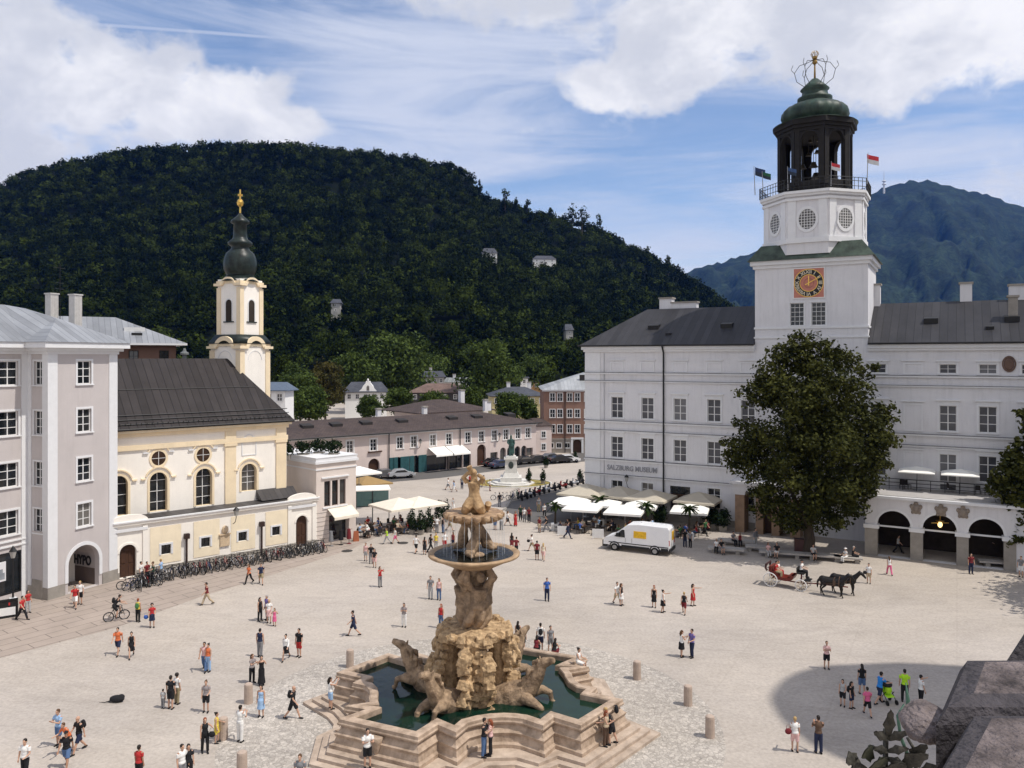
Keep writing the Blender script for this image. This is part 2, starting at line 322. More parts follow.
# ============================================================ the setting
def ground_mat(name, col, big=.10, grain=.10, gscale=3.0, bump=.25, bs=18, patch=None, rough=.9, stain=0):
    m = bpy.data.materials.new(name); m.use_nodes = True; nt = m.node_tree; N = nt.nodes.new; L = nt.links.new
    b = nt.nodes['Principled BSDF']; b.inputs['Roughness'].default_value = rough; b.inputs['Specular IOR Level'].default_value = .08
    tc = N('ShaderNodeTexCoord'); v = tc.outputs['Object']
    def nz(s, d, r, st=(1, 1, 1), dist=0):
        mp = N('ShaderNodeMapping'); mp.inputs['Scale'].default_value = st; L(v, mp.inputs[0])
        n = N('ShaderNodeTexNoise'); n.inputs['Scale'].default_value = s; n.inputs['Detail'].default_value = d; n.inputs['Roughness'].default_value = r; n.inputs['Distortion'].default_value = dist
        L(mp.outputs[0], n.inputs['Vector']); return n.outputs['Fac']
    def mr(x, a, c): 
        n = N('ShaderNodeMapRange'); L(x, n.inputs[0]); n.inputs[1].default_value = .3; n.inputs[2].default_value = .7; n.inputs[3].default_value = a; n.inputs[4].default_value = c; return n.outputs[0]
    def mul(a, c):
        n = N('ShaderNodeMath'); n.operation = 'MULTIPLY'; L(a, n.inputs[0]); L(c, n.inputs[1]); return n.outputs[0]
    k = mul(mr(nz(.06, 6, .6, (1, 1.6, 1), .5), 1-big, 1+big), mr(nz(.5, 7, .7, (1, 2.2, 1)), 1-big*.6, 1+big*.6))
    k = mul(k, mr(nz(gscale, 4, .7), 1-grain, 1+grain))
    base = N('ShaderNodeMix'); base.data_type = 'RGBA'; L(mr(nz(.035, 5, .6), 0, 1), base.inputs[0])
    base.inputs[6].default_value = (*col, 1); base.inputs[7].default_value = (col[0]*1.03, col[1]*1.0, col[2]*.93, 1)
    mu = N('ShaderNodeMix'); mu.data_type = 'RGBA'; mu.blend_type = 'MULTIPLY'; mu.inputs[0].default_value = 1; L(base.outputs[2], mu.inputs[6]); L(k, mu.inputs[7])
    out = mu.outputs[2]
    if patch:
        vo = N('ShaderNodeTexVoronoi'); vo.feature = 'DISTANCE_TO_EDGE'; vo.inputs['Scale'].default_value = patch; L(v, vo.inputs['Vector'])
        vc = N('ShaderNodeTexVoronoi'); vc.inputs['Scale'].default_value = patch; L(v, vc.inputs['Vector'])
        sp = N('ShaderNodeSeparateColor'); L(vc.outputs['Color'], sp.inputs[0])
        m2 = N('ShaderNodeMapRange'); L(sp.outputs[0], m2.inputs[0]); m2.inputs[3].default_value = .8; m2.inputs[4].default_value = 1.2
        e = N('ShaderNodeMapRange'); L(vo.outputs['Distance'], e.inputs[0]); e.inputs[1].default_value = 0; e.inputs[2].default_value = .1; e.inputs[3].default_value = .72; e.inputs[4].default_value = 1.03
        q = mul(m2.outputs[0], e.outputs[0])
        mu2 = N('ShaderNodeMix'); mu2.data_type = 'RGBA'; mu2.blend_type = 'MULTIPLY'; mu2.inputs[0].default_value = 1; L(out, mu2.inputs[6]); L(q, mu2.inputs[7]); out = mu2.outputs[2]
        bp = N('ShaderNodeBump'); bp.inputs['Strength'].default_value = .6; bp.inputs['Distance'].default_value = .05; L(e.outputs[0], bp.inputs['Height']); L(bp.outputs[0], b.inputs['Normal'])
    else:
        bp = N('ShaderNodeBump'); bp.inputs['Strength'].default_value = bump; bp.inputs['Distance'].default_value = .04; L(nz(bs, 4, .6), bp.inputs['Height']); L(bp.outputs[0], b.inputs['Normal'])
    if stain:   # worn lanes, damp patches and faint joints
        st = N('ShaderNodeMapRange'); L(nz(.11, 8, .68, (1, 2.4, 1), 1.2), st.inputs[0]); st.inputs[1].default_value = .54; st.inputs[2].default_value = .74; st.inputs[3].default_value = 1; st.inputs[4].default_value = 1-stain
        sp_ = N('ShaderNodeMapRange'); L(nz(1.7, 3, .5), sp_.inputs[0]); sp_.inputs[1].default_value = .70; sp_.inputs[2].default_value = .76; sp_.inputs[3].default_value = 1; sp_.inputs[4].default_value = 1-stain*.8
        br = N('ShaderNodeTexBrick'); mp = N('ShaderNodeMapping'); mp.inputs['Rotation'].default_value = (0, 0, R(29.7)); L(v, mp.inputs[0]); L(mp.outputs[0], br.inputs['Vector']); br.inputs['Scale'].default_value = 1; br.inputs['Brick Width'].default_value = 6; br.inputs['Row Height'].default_value = 3; br.inputs['Mortar Size'].default_value = .05; br.offset = 0
        jn = N('ShaderNodeMapRange'); L(br.outputs['Fac'], jn.inputs[0]); jn.inputs[3].default_value = 1; jn.inputs[4].default_value = .95
        q = mul(mul(st.outputs[0], sp_.outputs[0]), jn.outputs[0]); m3 = N('ShaderNodeMix'); m3.data_type = 'RGBA'; m3.blend_type = 'MULTIPLY'; m3.inputs[0].default_value = 1; L(out, m3.inputs[6]); L(q, m3.inputs[7]); out = m3.outputs[2]
    L(out, b.inputs['Base Color']); return m
gravel = ground_mat('plaza_gravel', (.415, .372, .338), .13, .15, 5, stain=.16)
cobble = ground_mat('cobblestones', (.42, .385, .355), .12, .1, 3, patch=5.5)
asphalt = ground_mat('asphalt', (.12, .115, .115), .12, .15, 8)
slabs = tiles('stone_slabs', (.33, .275, .235), (.36, .30, .26), 3.0, 1.1, .85, .02, (.17, .14, .125), .3, .035, axes=(0, 0, R(-52)), noise=.14)
meadow = ground_mat('wooded_soil', (.004, .007, .003), .3, .2, 2)

def sheet(name, poly, z, mat):
    mb = MB(); n = len(poly); mb.add([(p[0], p[1], z) for p in poly], [tuple(range(n))]); o = mb.build(name, mat); fix_normals(o.data)
    if o.data.polygons[0].normal.z < 0: o.data.flip_normals()
    return tag(o, kind='structure')
sheet('ground', [(-2500, -1100), (8900, -1100), (8900, 7100), (-2500, 7100)], 0, gravel)
FC = Vector((-2.0, 41.0, 0))                        # the fountain's axis
sheet('cobbled_ring', [(FC.x+12.2*math.cos(t)*1.05, FC.y+12.2*math.sin(t)) for t in np.linspace(0, 2*math.pi, 72, endpoint=False)], .004, cobble)
pv = [G(-120, 700), G(0, 658), G(115, 628), G(200, 597), G(300, 566), G(352, 549)]
sheet('slab_pavement', [(p.x, p.y) for p in pv]+[(-14, 84), (-22, 84), (-36, 66), (-55, 62), (-70, 30)], .004, slabs)
rd = [G(536, 524), G(505, 511), G(512, 501), G(535, 496), G(560, 491), G(590, 484)]
sheet('road', [(p.x, p.y) for p in rd]+[(60, 128), (70, 112), (17, 95), (11, 92)], .004, asphalt)
back = [G(380, 483), G(440, 478), G(535, 466), G(590, 461)]
sheet('back_street', [(p.x, p.y) for p in back]+[(60, 170), (40, 175), (4, 150), (-24, 122)], .004, asphalt)
# a pale kerb between the road and the square
kb = MB()
kp = [G(505, 510.5), G(512, 500.5), G(535, 495.4), G(560, 490.4), G(592, 483.4)]
for a, b in zip(kp, kp[1:]):
    d = (b-a).normalized(); n = Vector((-d.y, d.x, 0))
    kb.prism([a, b, b+n*.3, a+n*.3], 0, .12)
tag(kb.build('kerb', greystone), kind='structure')
# light kerb strip in front of the long white palace
# ------------------------------------------------------------ hills
RIDGE = [(-260, 262), (-150, 225), (-60, 195), (0, 181), (30, 168), (75, 160), (130, 150), (200, 144), (250, 142), (300, 144), (350, 149), (400, 156), (440, 162), (460, 167), (473, 174), (480, 192), (500, 201), (540, 212), (580, 222), (620, 240), (660, 260), (690, 277), (710, 293), (735, 310), (780, 332), (850, 352), (960, 372)]
def interp(tab, x):
    if x <= tab[0][0]: return tab[0][1]
    for (a, ya), (b, yb) in zip(tab, tab[1:]):
        if x <= b: return ya+(yb-ya)*(x-a)/(b-a)
    return tab[-1][1]
def hash2(i, j): 
    v = math.sin(i*127.1+j*311.7)*43758.5453; return v-math.floor(v)
def vnoise(x, y):
    i, j = math.floor(x), math.floor(y); a, b = sm(x-i), sm(y-j)
    return (hash2(i, j)*(1-a)+hash2(i+1, j)*a)*(1-b)+(hash2(i, j+1)*(1-a)+hash2(i+1, j+1)*a)*b
def fbm(x, y, o=4): return sum(vnoise(x*2**k, y*2**k)/2**(k+1) for k in range(o))
Y0, Y1 = 330.0, 900.0
def hill_z(bear, Y):
    """height of the near wooded hill; bear = X/Y"""
    px = 512+F*bear
    ridge = interp(RIDGE, px)+7       # crowns add the rest
    foot = HOR+EYE*F/Y0
    t = (Y-Y0)/(Y1-Y0)
    if t <= 1:
        e = foot+(ridge-foot)*max(0, t)**.8
        z = EYE+(HOR-e)*Y/F
        return max(-4, z+ (fbm(bear*9+3, Y/160)-.47)*34*sm(t*4)*sm((1-t)*5))
    z = EYE+(HOR-ridge)*Y1/F
    return max(-4, z*(1-sm((Y-Y1)/700)))
mb = MB(); bears = np.linspace(-1.05, .62, 130); ys = list(np.linspace(Y0, Y1, 40))+list(np.linspace(Y1+50, 1650, 10))
vs = [(b*y, y, hill_z(b, y)) for y in ys for b in bears]; nb = len(bears)
mb.add(vs, [(j*nb+i, j*nb+i+1, (j+1)*nb+i+1, (j+1)*nb+i) for j in range(len(ys)-1) for i in range(nb-1)])
tag(mb.build('wooded_hill', meadow, smooth=True), kind='structure')
# the blue mountain far behind
FAR = [(560, 330), (640, 290), (697, 268), (725, 261), (745, 256), (775, 244), (800, 230), (840, 208), (868, 195), (885, 188), (905, 182), (925, 181), (945, 184), (965, 190), (985, 194), (1005, 201), (1024, 207), (1080, 222), (1200, 250), (1400, 300)]
mtn_mat = ground_mat('mountain_forest', (.017, .028, .015), .6, .5, .006, patch=.016)
YM0, YM1 = 2600.0, 5000.0
mb = MB(); bears = np.linspace(-.1, 1.3, 240); ys = list(np.linspace(YM0, YM1, 70))+list(np.linspace(YM1+150, 6200, 8)); nb = len(bears); vs = []
for y in ys:
    for b in bears:
        px = 512+F*b; r = interp(FAR, px); t = (y-YM0)/(YM1-YM0); foot = HOR+EYE*F/YM0
        if t <= 1:
            e = foot+(r-foot)*t**.75; z = EYE+(HOR-e)*y/F
            z += ((fbm(b*22+7, y/380, 5)-.48)*330+(fbm(b*60+y/300, y/600+b*20, 3)-.45)*120)*sm(t*3)*sm((1-t)*4) + (vnoise(b*420, y/40)-.5)*26*sm(t*3)
        else: z = (EYE+(HOR-r)*YM1/F)*(1-sm((y-YM1)/1500))
        vs.append((b*y, y, max(-20, z)))
mb.add(vs, [(j*nb+i, j*nb+i+1, (j+1)*nb+i+1, (j+1)*nb+i) for j in range(len(ys)-1) for i in range(nb-1)])
tag(mb.build('mountain', mtn_mat, smooth=True), kind='structure')
mast = MB(); q = P(884, 189, YM1*.98); mast.tube(q-Vector((0, 0, 30)), q+Vector((0, 0, 55)), 7, 4, 8); mast.tube(q+Vector((0, 0, 55)), q+Vector((0, 0, 110)), 2.5, 1, 6)
for h in (25, 45): mast.lathe([(9, h), (13, h+3), (9, h+8)], 10, q)
tag(mast.build('transmitter_mast', M('mast_paint', (.6, .6, .6), .6)), 'thin transmitter mast on the summit of the far blue mountain', 'mast')

# ------------------------------------------------------------ foliage (numpy, leaf-sized faces)
def leaf_material(name, c_dark, c_light, rough=.75, trans=.0, scale=.12, spec=.1):
    m = bpy.data.materials.new(name); m.use_nodes = True; nt = m.node_tree; N = nt.nodes.new; L = nt.links.new
    b = nt.nodes['Principled BSDF']; b.inputs['Roughness'].default_value = rough; b.inputs['Specular IOR Level'].default_value = spec
    at = N('ShaderNodeAttribute'); at.attribute_name = 'tint'
    n = N('ShaderNodeTexNoise'); n.inputs['Scale'].default_value = scale; n.inputs['Detail'].default_value = 4; tc = N('ShaderNodeTexCoord'); L(tc.outputs['Object'], n.inputs['Vector'])
    ad = N('ShaderNodeMath'); ad.operation = 'MULTIPLY_ADD'; L(n.outputs['Fac'], ad.inputs[0]); ad.inputs[1].default_value = .5; L(at.outputs['Fac'], ad.inputs[2])
    mr = N('ShaderNodeMapRange'); L(ad.outputs[0], mr.inputs[0]); mr.inputs[1].default_value = .2; mr.inputs[2].default_value = 1.3
    mx = N('ShaderNodeMix'); mx.data_type = 'RGBA'; L(mr.outputs[0], mx.inputs[0]); mx.inputs[6].default_value = (*c_dark, 1); mx.inputs[7].default_value = (*c_light, 1)
    L(mx.outputs[2], b.inputs['Base Color'])
    if trans:
        tr = N('ShaderNodeBsdfTranslucent'); L(mx.outputs[2], tr.inputs[0]); ms = N('ShaderNodeMixShader'); ms.inputs[0].default_value = trans
        L(b.outputs[0], ms.inputs[1]); L(tr.outputs[0], ms.inputs[2]); L(ms.outputs[0], nt.nodes['Material Output'].inputs[0])
    return m
def leaf_mesh(name, cen, size, tint, mat, nrm=None, flat=.55, blades=1):
    """one small kinked leaf spray per centre"""
    n = len(cen); d = rng.normal(size=(n, 3))
    if nrm is not None:
        if isinstance(flat, tuple): d = d*flat[0]+nrm*.6+np.array([0, 0, flat[1]])
        else: d = d*flat+nrm
    d /= np.linalg.norm(d, axis=1)[:, None]+1e-9
    a = np.cross(d, rng.normal(size=(n, 3))); a /= np.linalg.norm(a, axis=1)[:, None]+1e-9; b = np.cross(d, a)
    s = np.asarray(size)*rng.uniform(.65, 1.3, n); s = s[:, None]
    k = rng.uniform(.15, .35, (n, 1))*s
    v = np.stack([cen-a*s*.6, cen+b*s*.36-d*k*.5, cen+a*s*.6-d*k, cen-b*s*.36-d*k*.3], 1).reshape(-1, 3).astype(np.float32)
    me = bpy.data.meshes.new(name); me.vertices.add(4*n); me.vertices.foreach_set('co', v.ravel())
    me.loops.add(4*n); me.loops.foreach_set('vertex_index', np.arange(4*n, dtype=np.int32))
    me.polygons.add(n); me.polygons.foreach_set('loop_start', np.arange(0, 4*n, 4, dtype=np.int32)); me.polygons.foreach_set('loop_total', np.full(n, 4, dtype=np.int32))
    at = me.attributes.new('tint', 'FLOAT', 'FACE'); at.data.foreach_set('value', np.asarray(tint, dtype=np.float32))
    me.materials.append(mat); me.update(); me.validate(); return me
def crown_points(lobes, n, shell=.5, per=7, spread=.09):
    """leaf clusters spread through the lobes (cx,cy,cz,rx,ry,rz), denser near their outside"""
    lobes = np.asarray(lobes, float); vol = lobes[:, 3]*lobes[:, 4]*lobes[:, 5]; pr = vol**.75/np.sum(vol**.75)
    m = n//per; idx = rng.choice(len(lobes), m, p=pr); d = rng.normal(size=(m, 3)); d /= np.linalg.norm(d, axis=1)[:, None]
    r = (shell+(1-shell)*rng.random(m)**.6)*rng.uniform(.86, 1.08, m)
    c = lobes[idx, :3]+d*r[:, None]*lobes[idx, 3:6]
    tint = rng.uniform(.0, .75, m); rad = lobes[idx, 3]
    c = np.repeat(c, per, 0)+rng.normal(size=(m*per, 3))*np.repeat(rad*spread+.05, per)[:, None]
    return c, np.repeat(d, per, 0), np.repeat(tint, per)+rng.uniform(-.12, .12, m*per)
def make_tree(label, cat, base, lobes, n, size, mat, trunk_h, trunk_r, bark, group=None, limbs=7, shell=.5, per=7, name='tree', spread=.09, flat=.6):
    t = thing(name, label, cat, base, 0, group)
    tb = MB(); rr = random.Random(int(abs(base[0]*31+base[1]*17)))
    tb.path([(0, 0, -.3), (0, 0, .3), (trunk_r*.3, 0, trunk_h*.5), (0, trunk_r*.3, trunk_h), (0, 0, trunk_h*1.7)], [trunk_r*1.5, trunk_r*1.12, trunk_r*.95, trunk_r*.8, trunk_r*.4], 10)
    L_ = [l for l in lobes]
    rr.shuffle(L_)
    for l in L_[:limbs]:
        e = Vector(l[:3]); s0 = Vector((0, 0, trunk_h*rr.uniform(.8, 1.4))); mid = s0.lerp(e, .5)+Vector((0, 0, -.1*l[3]))
        tb.path([s0, mid, e], [trunk_r*.42, trunk_r*.28, trunk_r*.08], 6)
    tb.build('trunk', bark, t, smooth=True)
    c, d, ti = crown_points(lobes, n, shell, per, spread)
    put('crown', leaf_mesh('crown', c, size, ti, mat, d, flat), t)
    return t
bark = M('bark', (.06, .045, .032), .9, .35, 3, .6, 6, stretch=(3, 3, .5))
lf_chest = leaf_material('chestnut_leaves', (.014, .019, .006), (.105, .108, .024), .7, .2, .35)
lf_green = leaf_material('mid_green_leaves', (.022, .038, .009), (.12, .165, .035), .7, .25, .2)
lf_olive = leaf_material('olive_leaves', (.028, .032, .010), (.12, .095, .022), .7, .25, .2)
lf_forest = leaf_material('forest_leaves', (.0045, .0085, .002), (.055, .075, .013), .95, .1, .010, .02)
lf_dark = leaf_material('dark_hedge_leaves', (.008, .016, .007), (.03, .05, .018), .7, .1, .6)

# the woods on the hill: one mass of crowns
def forest():
    pts = []
    random.seed(11)
    while len(pts) < 8600:
        px = random.uniform(-75, 790); b = (px-512)/F
        t = random.random()**.62; Y = Y0+8+(Y1+25-Y0)*t
        z = hill_z(b, Y)
        if z < -1: continue
        pts.append((b*Y, Y, z, random.random()))
    cen = []; nr = []; ti = []; sz = []
    for (x, y, z, q) in pts:
        dist = y; big = fbm(x/55+20, y/55, 2)
        r = random.uniform(3.6, 7.2)*(.75+.6*big); h = r*random.uniform(.8, 1.25); k = int(200-110*(y-Y0)/(Y1-Y0))
        conif = vnoise(x/70, y/70+9) > .8 and random.random() < .5
        d = rng.normal(size=(k, 3)); d /= np.linalg.norm(d, axis=1)[:, None]; d[:, 2] = np.abs(d[:, 2])*1.0-.25*(rng.random(k) < .35)
        if conif:
            u = rng.random(k)**.6; a = rng.random(k)*6.283; rad = (1-u)*0+u*r*.62
            c = np.stack([rad*np.cos(a), rad*np.sin(a), (1-u)*h*2.1+h*.3], 1); d = np.stack([np.cos(a), np.sin(a), np.full(k, .6)], 1)
            tt = np.full(k, -.1)
        else:
            rad = (rng.random(k)**.3)[:, None]
            bump = 1+.28*np.sin(d[:, :1]*5+q*40)*np.sin(d[:, 1:2]*6+q*17)
            c = d*rad*np.array([r, r, h])*bump+np.array([0, 0, h*.85]); tt = np.full(k, q**3*.85)
        cen.append(c+np.array([x, y, z])); nr.append(d); ti.append(tt+rng.uniform(-.08, .12, k)); sz.append(np.full(k, r*(.27+.08*(y-Y0)/(Y1-Y0))))
    me = leaf_mesh('forest', np.concatenate(cen), np.concatenate(sz), np.concatenate(ti), lf_forest, np.concatenate(nr), .55)
    tag(put('forest', me), 'dark mixed forest covering the wooded hill behind the town', 'forest', kind='stuff')
forest()
# ragged trees one can tell apart against the sky on the ridge
def ridge_tree(px, py_top, hpx, w, kind, lab):
    Y = Y1-20; b = (px-512)/F; base = Vector((b*Y, Y, hill_z(b, Y)-2)); top = EYE+(HOR-py_top)*Y/F
    h = top-base.z; r = w*Y/F/2; lobes = []
    rr = random.Random(px*3)
    n = 5 if kind == 'tall' else 4
    for i in range(n):
        f = .5+.48*i/n
        lobes.append((rr.uniform(-.3, .3)*r, rr.uniform(-.3, .3)*r, h*f, r*(1.05-.6*i/n)*rr.uniform(.6, 1), r*.7, h*.13))
    make_tree(lab, 'tree', base, lobes, 420, 1.6, lf_forest, h*.45, .5, bark, 'ragged trees along the skyline of the hill', 3, .35, 4)
for i, (px, y, w, k, lab) in enumerate([(480, 180, 7, 'tall', 'bare thin tree just right of the hilltop notch'), (505, 189, 13, 'tall', 'first dark tree right of the notch on the skyline'), (517, 197, 9, 'tall', 'small slim tree close to the first dark skyline tree'), (527, 199, 11, 'tall', 'middle small tree on the falling skyline'), (551, 207, 9, 'tall', 'lone pointed tree on the falling skyline'), (572, 203, 15, 'tall', 'left of the pair of tall full trees on the skyline'), (582, 205, 18, 'tall', 'right of the pair of tall full trees on the skyline'), (600, 213, 10, 'tall', 'slender tree right of the tall skyline pair'), (648, 246, 12, 'tall', 'upper small tree on the steep right shoulder of the hill'), (668, 255, 13, 'tall', 'lower bushy tree on the steep right shoulder of the hill')]):
    ridge_tree(px, y, 0, w, k, lab)

# trees at the foot of the hill, each its own
def round_lobes(r, h0, h1, n, seed):
    rr = random.Random(seed); out = []
    for i in range(n):
        a = rr.uniform(0, 6.28); q = rr.uniform(.15, .72)*r; z = rr.uniform(h0+.2*(h1-h0), h1-.16*(h1-h0)); f = 1-abs((z-h0)/(h1-h0)-.45)*.8
        s = r*rr.uniform(.32, .5)*f
        out.append((q*math.cos(a)*f, q*math.sin(a)*f, z, s*1.15, s*1.15, s*.85))
    out.append((0, 0, (h0+h1)/2, r*.62, r*.62, (h1-h0)*.4)); return out
for (px, yt, yb, w, Y, mt, lab) in [
    (395, 326, 408, 78, 290, lf_green, 'large bright green tree behind the white gabled villa'),
    (325, 358, 412, 50, 225, lf_olive, 'olive brown tree left of the white gabled villa'),
    (300, 372, 418, 40, 215, lf_green, 'dark green tree behind the church roof end'),
    (309, 388, 420, 50, 185, lf_green, 'low green bush tree above the left end of the long roof'),
    (369, 396, 420, 28, 185, lf_green, 'small dark tree in front of the white gabled villa'),
    (400, 389, 416, 34, 178, lf_green, 'light green bushy tree right of the white gabled villa'),
    (434, 391, 416, 34, 178, lf_green, 'bushy tree below the brown roofed house'),
    (474, 386, 418, 28, 185, lf_green, 'bush tree between the brown roof and the slate roof'),
    (491, 336, 404, 66, 250, lf_green, 'large round green tree above the slate roofed house'),
    (507, 393, 420, 34, 182, lf_green, 'leafy tree above the right end of the long roof'),
    (526, 394, 424, 28, 185, lf_green, 'dark leafy tree beside the russet corner building'),
    (352, 346, 392, 56, 270, lf_green, 'broad green tree behind the slate roof of the gabled villa'),
    (428, 350, 388, 48, 320, lf_green, 'broad green tree left of the pair of grey roofs'),
    (532, 352, 394, 44, 330, lf_green, 'broad green tree above the amber house'),
    (296, 356, 410, 40, 240, lf_green, 'tall green tree right of the church turret base'),
    (450, 342, 384, 40, 330, lf_forest, 'dark tree behind the pair of grey roofs'),
    (345, 340, 372, 44, 320, lf_forest, 'dark tree high behind the olive brown tree'),
    (283, 352, 392, 30, 260, lf_forest, 'dark tree right of the church turret'),
    (548, 372, 402, 24, 300, lf_forest, 'dark tree just above the russet corner building'),
    (533, 408, 436, 12, 172, lf_green, 'narrow tree hard against the left edge of the russet building')]:
    top = P(px, yt, Y); r = w*Y/F/2; h = top.z+.4; h0 = max(1.5, P(px, yb, Y).z)
    make_tree(lab, 'tree', (top.x, Y, 0), round_lobes(r, h0, h, 22, px), 6500, r*.075+.16, mt, max(2, h0), .35, bark, 'trees at the foot of the hill', 5, .5, 7, 'tree', .13, (.75, .6))

# air
def haze():
    mb = MB(); mb.box(-2600, 9000, -1200, 7200, -21.5, 1260); m = bpy.data.materials.new('haze_air'); m.use_nodes = True; nt = m.node_tree
    nt.nodes.clear(); o = nt.nodes.new('ShaderNodeOutputMaterial'); v = nt.nodes.new('ShaderNodeVolumePrincipled'); nt.links.new(v.outputs[0], o.inputs['Volume'])
    v.inputs['Color'].default_value = (.08, .27, 1.0, 1); v.inputs['Density'].default_value = .000034; v.inputs['Anisotropy'].default_value = .0
    tag(mb.build('haze', m), kind='stuff')
HAZE = True
if HAZE: haze()
# ============================================================ buildings
class FR:
    """a building's own axes: x along the front, y inwards, z up"""
    def __init__(s, O, deg):
        s.O = Vector((O[0], O[1], 0)); s.a = R(deg); s.u = Vector((math.cos(s.a), math.sin(s.a), 0)); s.v = Vector((-math.sin(s.a), math.cos(s.a), 0))
    def w(s, u, v=0, z=0): return s.O+s.u*u+s.v*v+Vector((0, 0, z))
    def px(s, px, v=0):
        k = (px-512)/F; O = s.O+s.v*v; return (k*O.y-O.x)/(s.u.x-k*s.u.y)
    def z(s, u, y, v=0): return EYE-(y-HOR)*s.w(u, v).y/F
    def uv(s, X, Y):
        d = Vector((X, Y, 0))-s.O; return d.dot(s.u), d.dot(s.v)
def wall(mb, x0, x1, z0, z1, ops=(), depth=.22, mat=0, rmat=None):
    rmat = mat if rmat is None else rmat
    xs = sorted({x0, x1, *[o[0] for o in ops], *[o[1] for o in ops]}); zs = sorted({z0, z1, *[o[2] for o in ops], *[o[3] for o in ops]})
    for a, b in zip(xs, xs[1:]):
        run = None
        for c, d in zip(zs, zs[1:]):
            mx, mz = (a+b)/2, (c+d)/2
            if any(o[0] < mx < o[1] and o[2] < mz < o[3] for o in ops): continue
            mb.quad((a, 0, c), (b, 0, c), (b, 0, d), (a, 0, d), mat)
    for o in ops:
        a, b, c, d = o[:4]; arch = len(o) > 4 and o[4]; D = depth if len(o) < 6 else o[5]
        r = (b-a)/2; s = d-r if arch else d; x = (a+b)/2
        mb.quad((a, 0, c), (a, 0, s), (a, D, s), (a, D, c), rmat); mb.quad((b, 0, s), (b, 0, c), (b, D, c), (b, D, s), rmat)
        if c > z0+.01: mb.quad((a, 0, c), (a, D, c), (b, D, c), (b, 0, c), rmat)
        if not arch: mb.quad((a, 0, d), (b, 0, d), (b, D, d), (a, D, d), rmat)
        else:
            n = 8
            for sg, cx in ((-1, a), (1, b)):
                pts = [(x+sg*r*math.cos(t), s+r*math.sin(t)) for t in np.linspace(0, math.pi/2, n+1)]
                for p, q in zip(pts, pts[1:]):
                    f = [(p[0], 0, p[1]), (q[0], 0, q[1]), (cx, 0, d)]; 
                    mb.add(f if sg > 0 else f[::-1], [(2, 1, 0)], mat)
                    g = [(p[0], 0, p[1]), (q[0], 0, q[1]), (q[0], D, q[1]), (p[0], D, p[1])]
                    mb.add(g if sg < 0 else g[::-1], [(0, 1, 2, 3)], rmat)
def arch_ring(mb, x, s, ri, ro, y0, y1, n=14, mat=0, a0=0, a1=math.pi):
    ts = np.linspace(a0, a1, n+1)
    for t, q in zip(ts, ts[1:]):
        A = [(x+r*math.cos(k), s+r*math.sin(k)) for r, k in ((ri, t), (ro, t), (ro, q), (ri, q))]
        mb.extr(A, y0, y1, mat)
def oval_ring(mb, x, z, ri, ro, y0, y1, k=1.0, n=24, mat=0):
    ts = np.linspace(0, 2*math.pi, n+1)
    for t, q in zip(ts, ts[1:]):
        mb.extr([(x+r*math.cos(a), z+r*k*math.sin(a)) for r, a in ((ri, t), (ro, t), (ro, q), (ri, q))], y0, y1, mat)
WC = {}
def place(o, T, x, z, y=0):
    o.location = T @ Vector((x, y, z)); o.rotation_euler = (0, 0, T.to_euler().z); return o
def window(par, T, x, z, w, h, nx=2, nz=3, trim=.13, hood=0, sill=.08, d=.2, tm=None, name='window', bar=.05, fm=None, proud=.05, sash=None, pm=None):
    tm = tm or white_t; fm = fm or whitepaint
    key = (round(w, 2), round(h, 2), nx, nz, trim, hood, sill, d, tm.name, fm.name, bar, proud, sash, pm.name if pm else 0)
    if key not in WC:
        mb = MB(); a = w/2
        if trim:
            mb.box(-a-trim, -a, -proud, .03, 0, h, 0); mb.box(a, a+trim, -proud, .03, 0, h, 0); mb.box(-a-trim, a+trim, -proud-.005, .03, h, h+trim, 0)
        if sill: mb.box(-a-trim-.05, a+trim+.05, -proud-.07, .03, -sill-.02, -.002, 0)
        if hood: mb.box(-a-trim-.16, a+trim+.16, -proud-.16, .02, h+trim+hood, h+trim+hood+.11, 0); mb.box(-a-trim, a+trim, -proud+.02, .02, h+trim+.003, h+trim+hood, 0)
        f = .075
        for q in ((-a, -a+f, 0, h), (a-f, a, 0, h), (-a+f, a-f, 0, f), (-a+f, a-f, h-f, h)): mb.box(q[0], q[1], d-.06, d, q[2], q[3], 1)
        for i in range(1, nx):
            c = -a+w*i/nx; b2 = bar*(1.0 if (nx == 2 or i == nx/2) else .6); mb.box(c-b2/2, c+b2/2, d-.05, d, f, h-f, 1)
        for j in range(1, nz):
            c = h*j/nz; mb.box(-a+f, a-f, d-.043, d-.002, c-bar*.35, c+bar*.35, 1)
        if sash: mb.box(-a+f, a-f, d-.056, d-.001, h*sash-.05, h*sash+.05, 1)
        p = MB(); p.box(-a+.01, a-.01, d-.02, d+.02, .01, h-.01)
        WC[key] = (mb.mesh('window', [tm, fm]), p.mesh('pane', pm or gls))
    o = place(put(name, WC[key][0], par), T, x, z); put('pane', WC[key][1], o); return o
def hip_roof(mb, x0, x1, y0, y1, z0, zr, hl, hr, mat=0, thick=.18, fm=None):
    """hipped roof; hl / hr = how far the ridge ends stand in (0 = gable)"""
    ym = (y0+y1)/2
    e = [(x0, y0, z0), (x1, y0, z0), (x1, y1, z0), (x0, y1, z0)]; r = [(x0+hl, ym, zr), (x1-hr, ym, zr)]
    mb.add(e+r, [(0, 1, 5, 4), (2, 3, 4, 5), (3, 0, 4), (1, 2, 5)], mat)
    fm = mat if fm is None else fm
    mb.prism([(x0, y0), (x1, y0), (x1, y1), (x0, y1)], z0-thick, z0-.001, fm)
def Tm(x, y, deg=0, z=0): return Matrix.Translation((x, y, z)) @ Matrix.Rotation(R(deg), 4, 'Z')
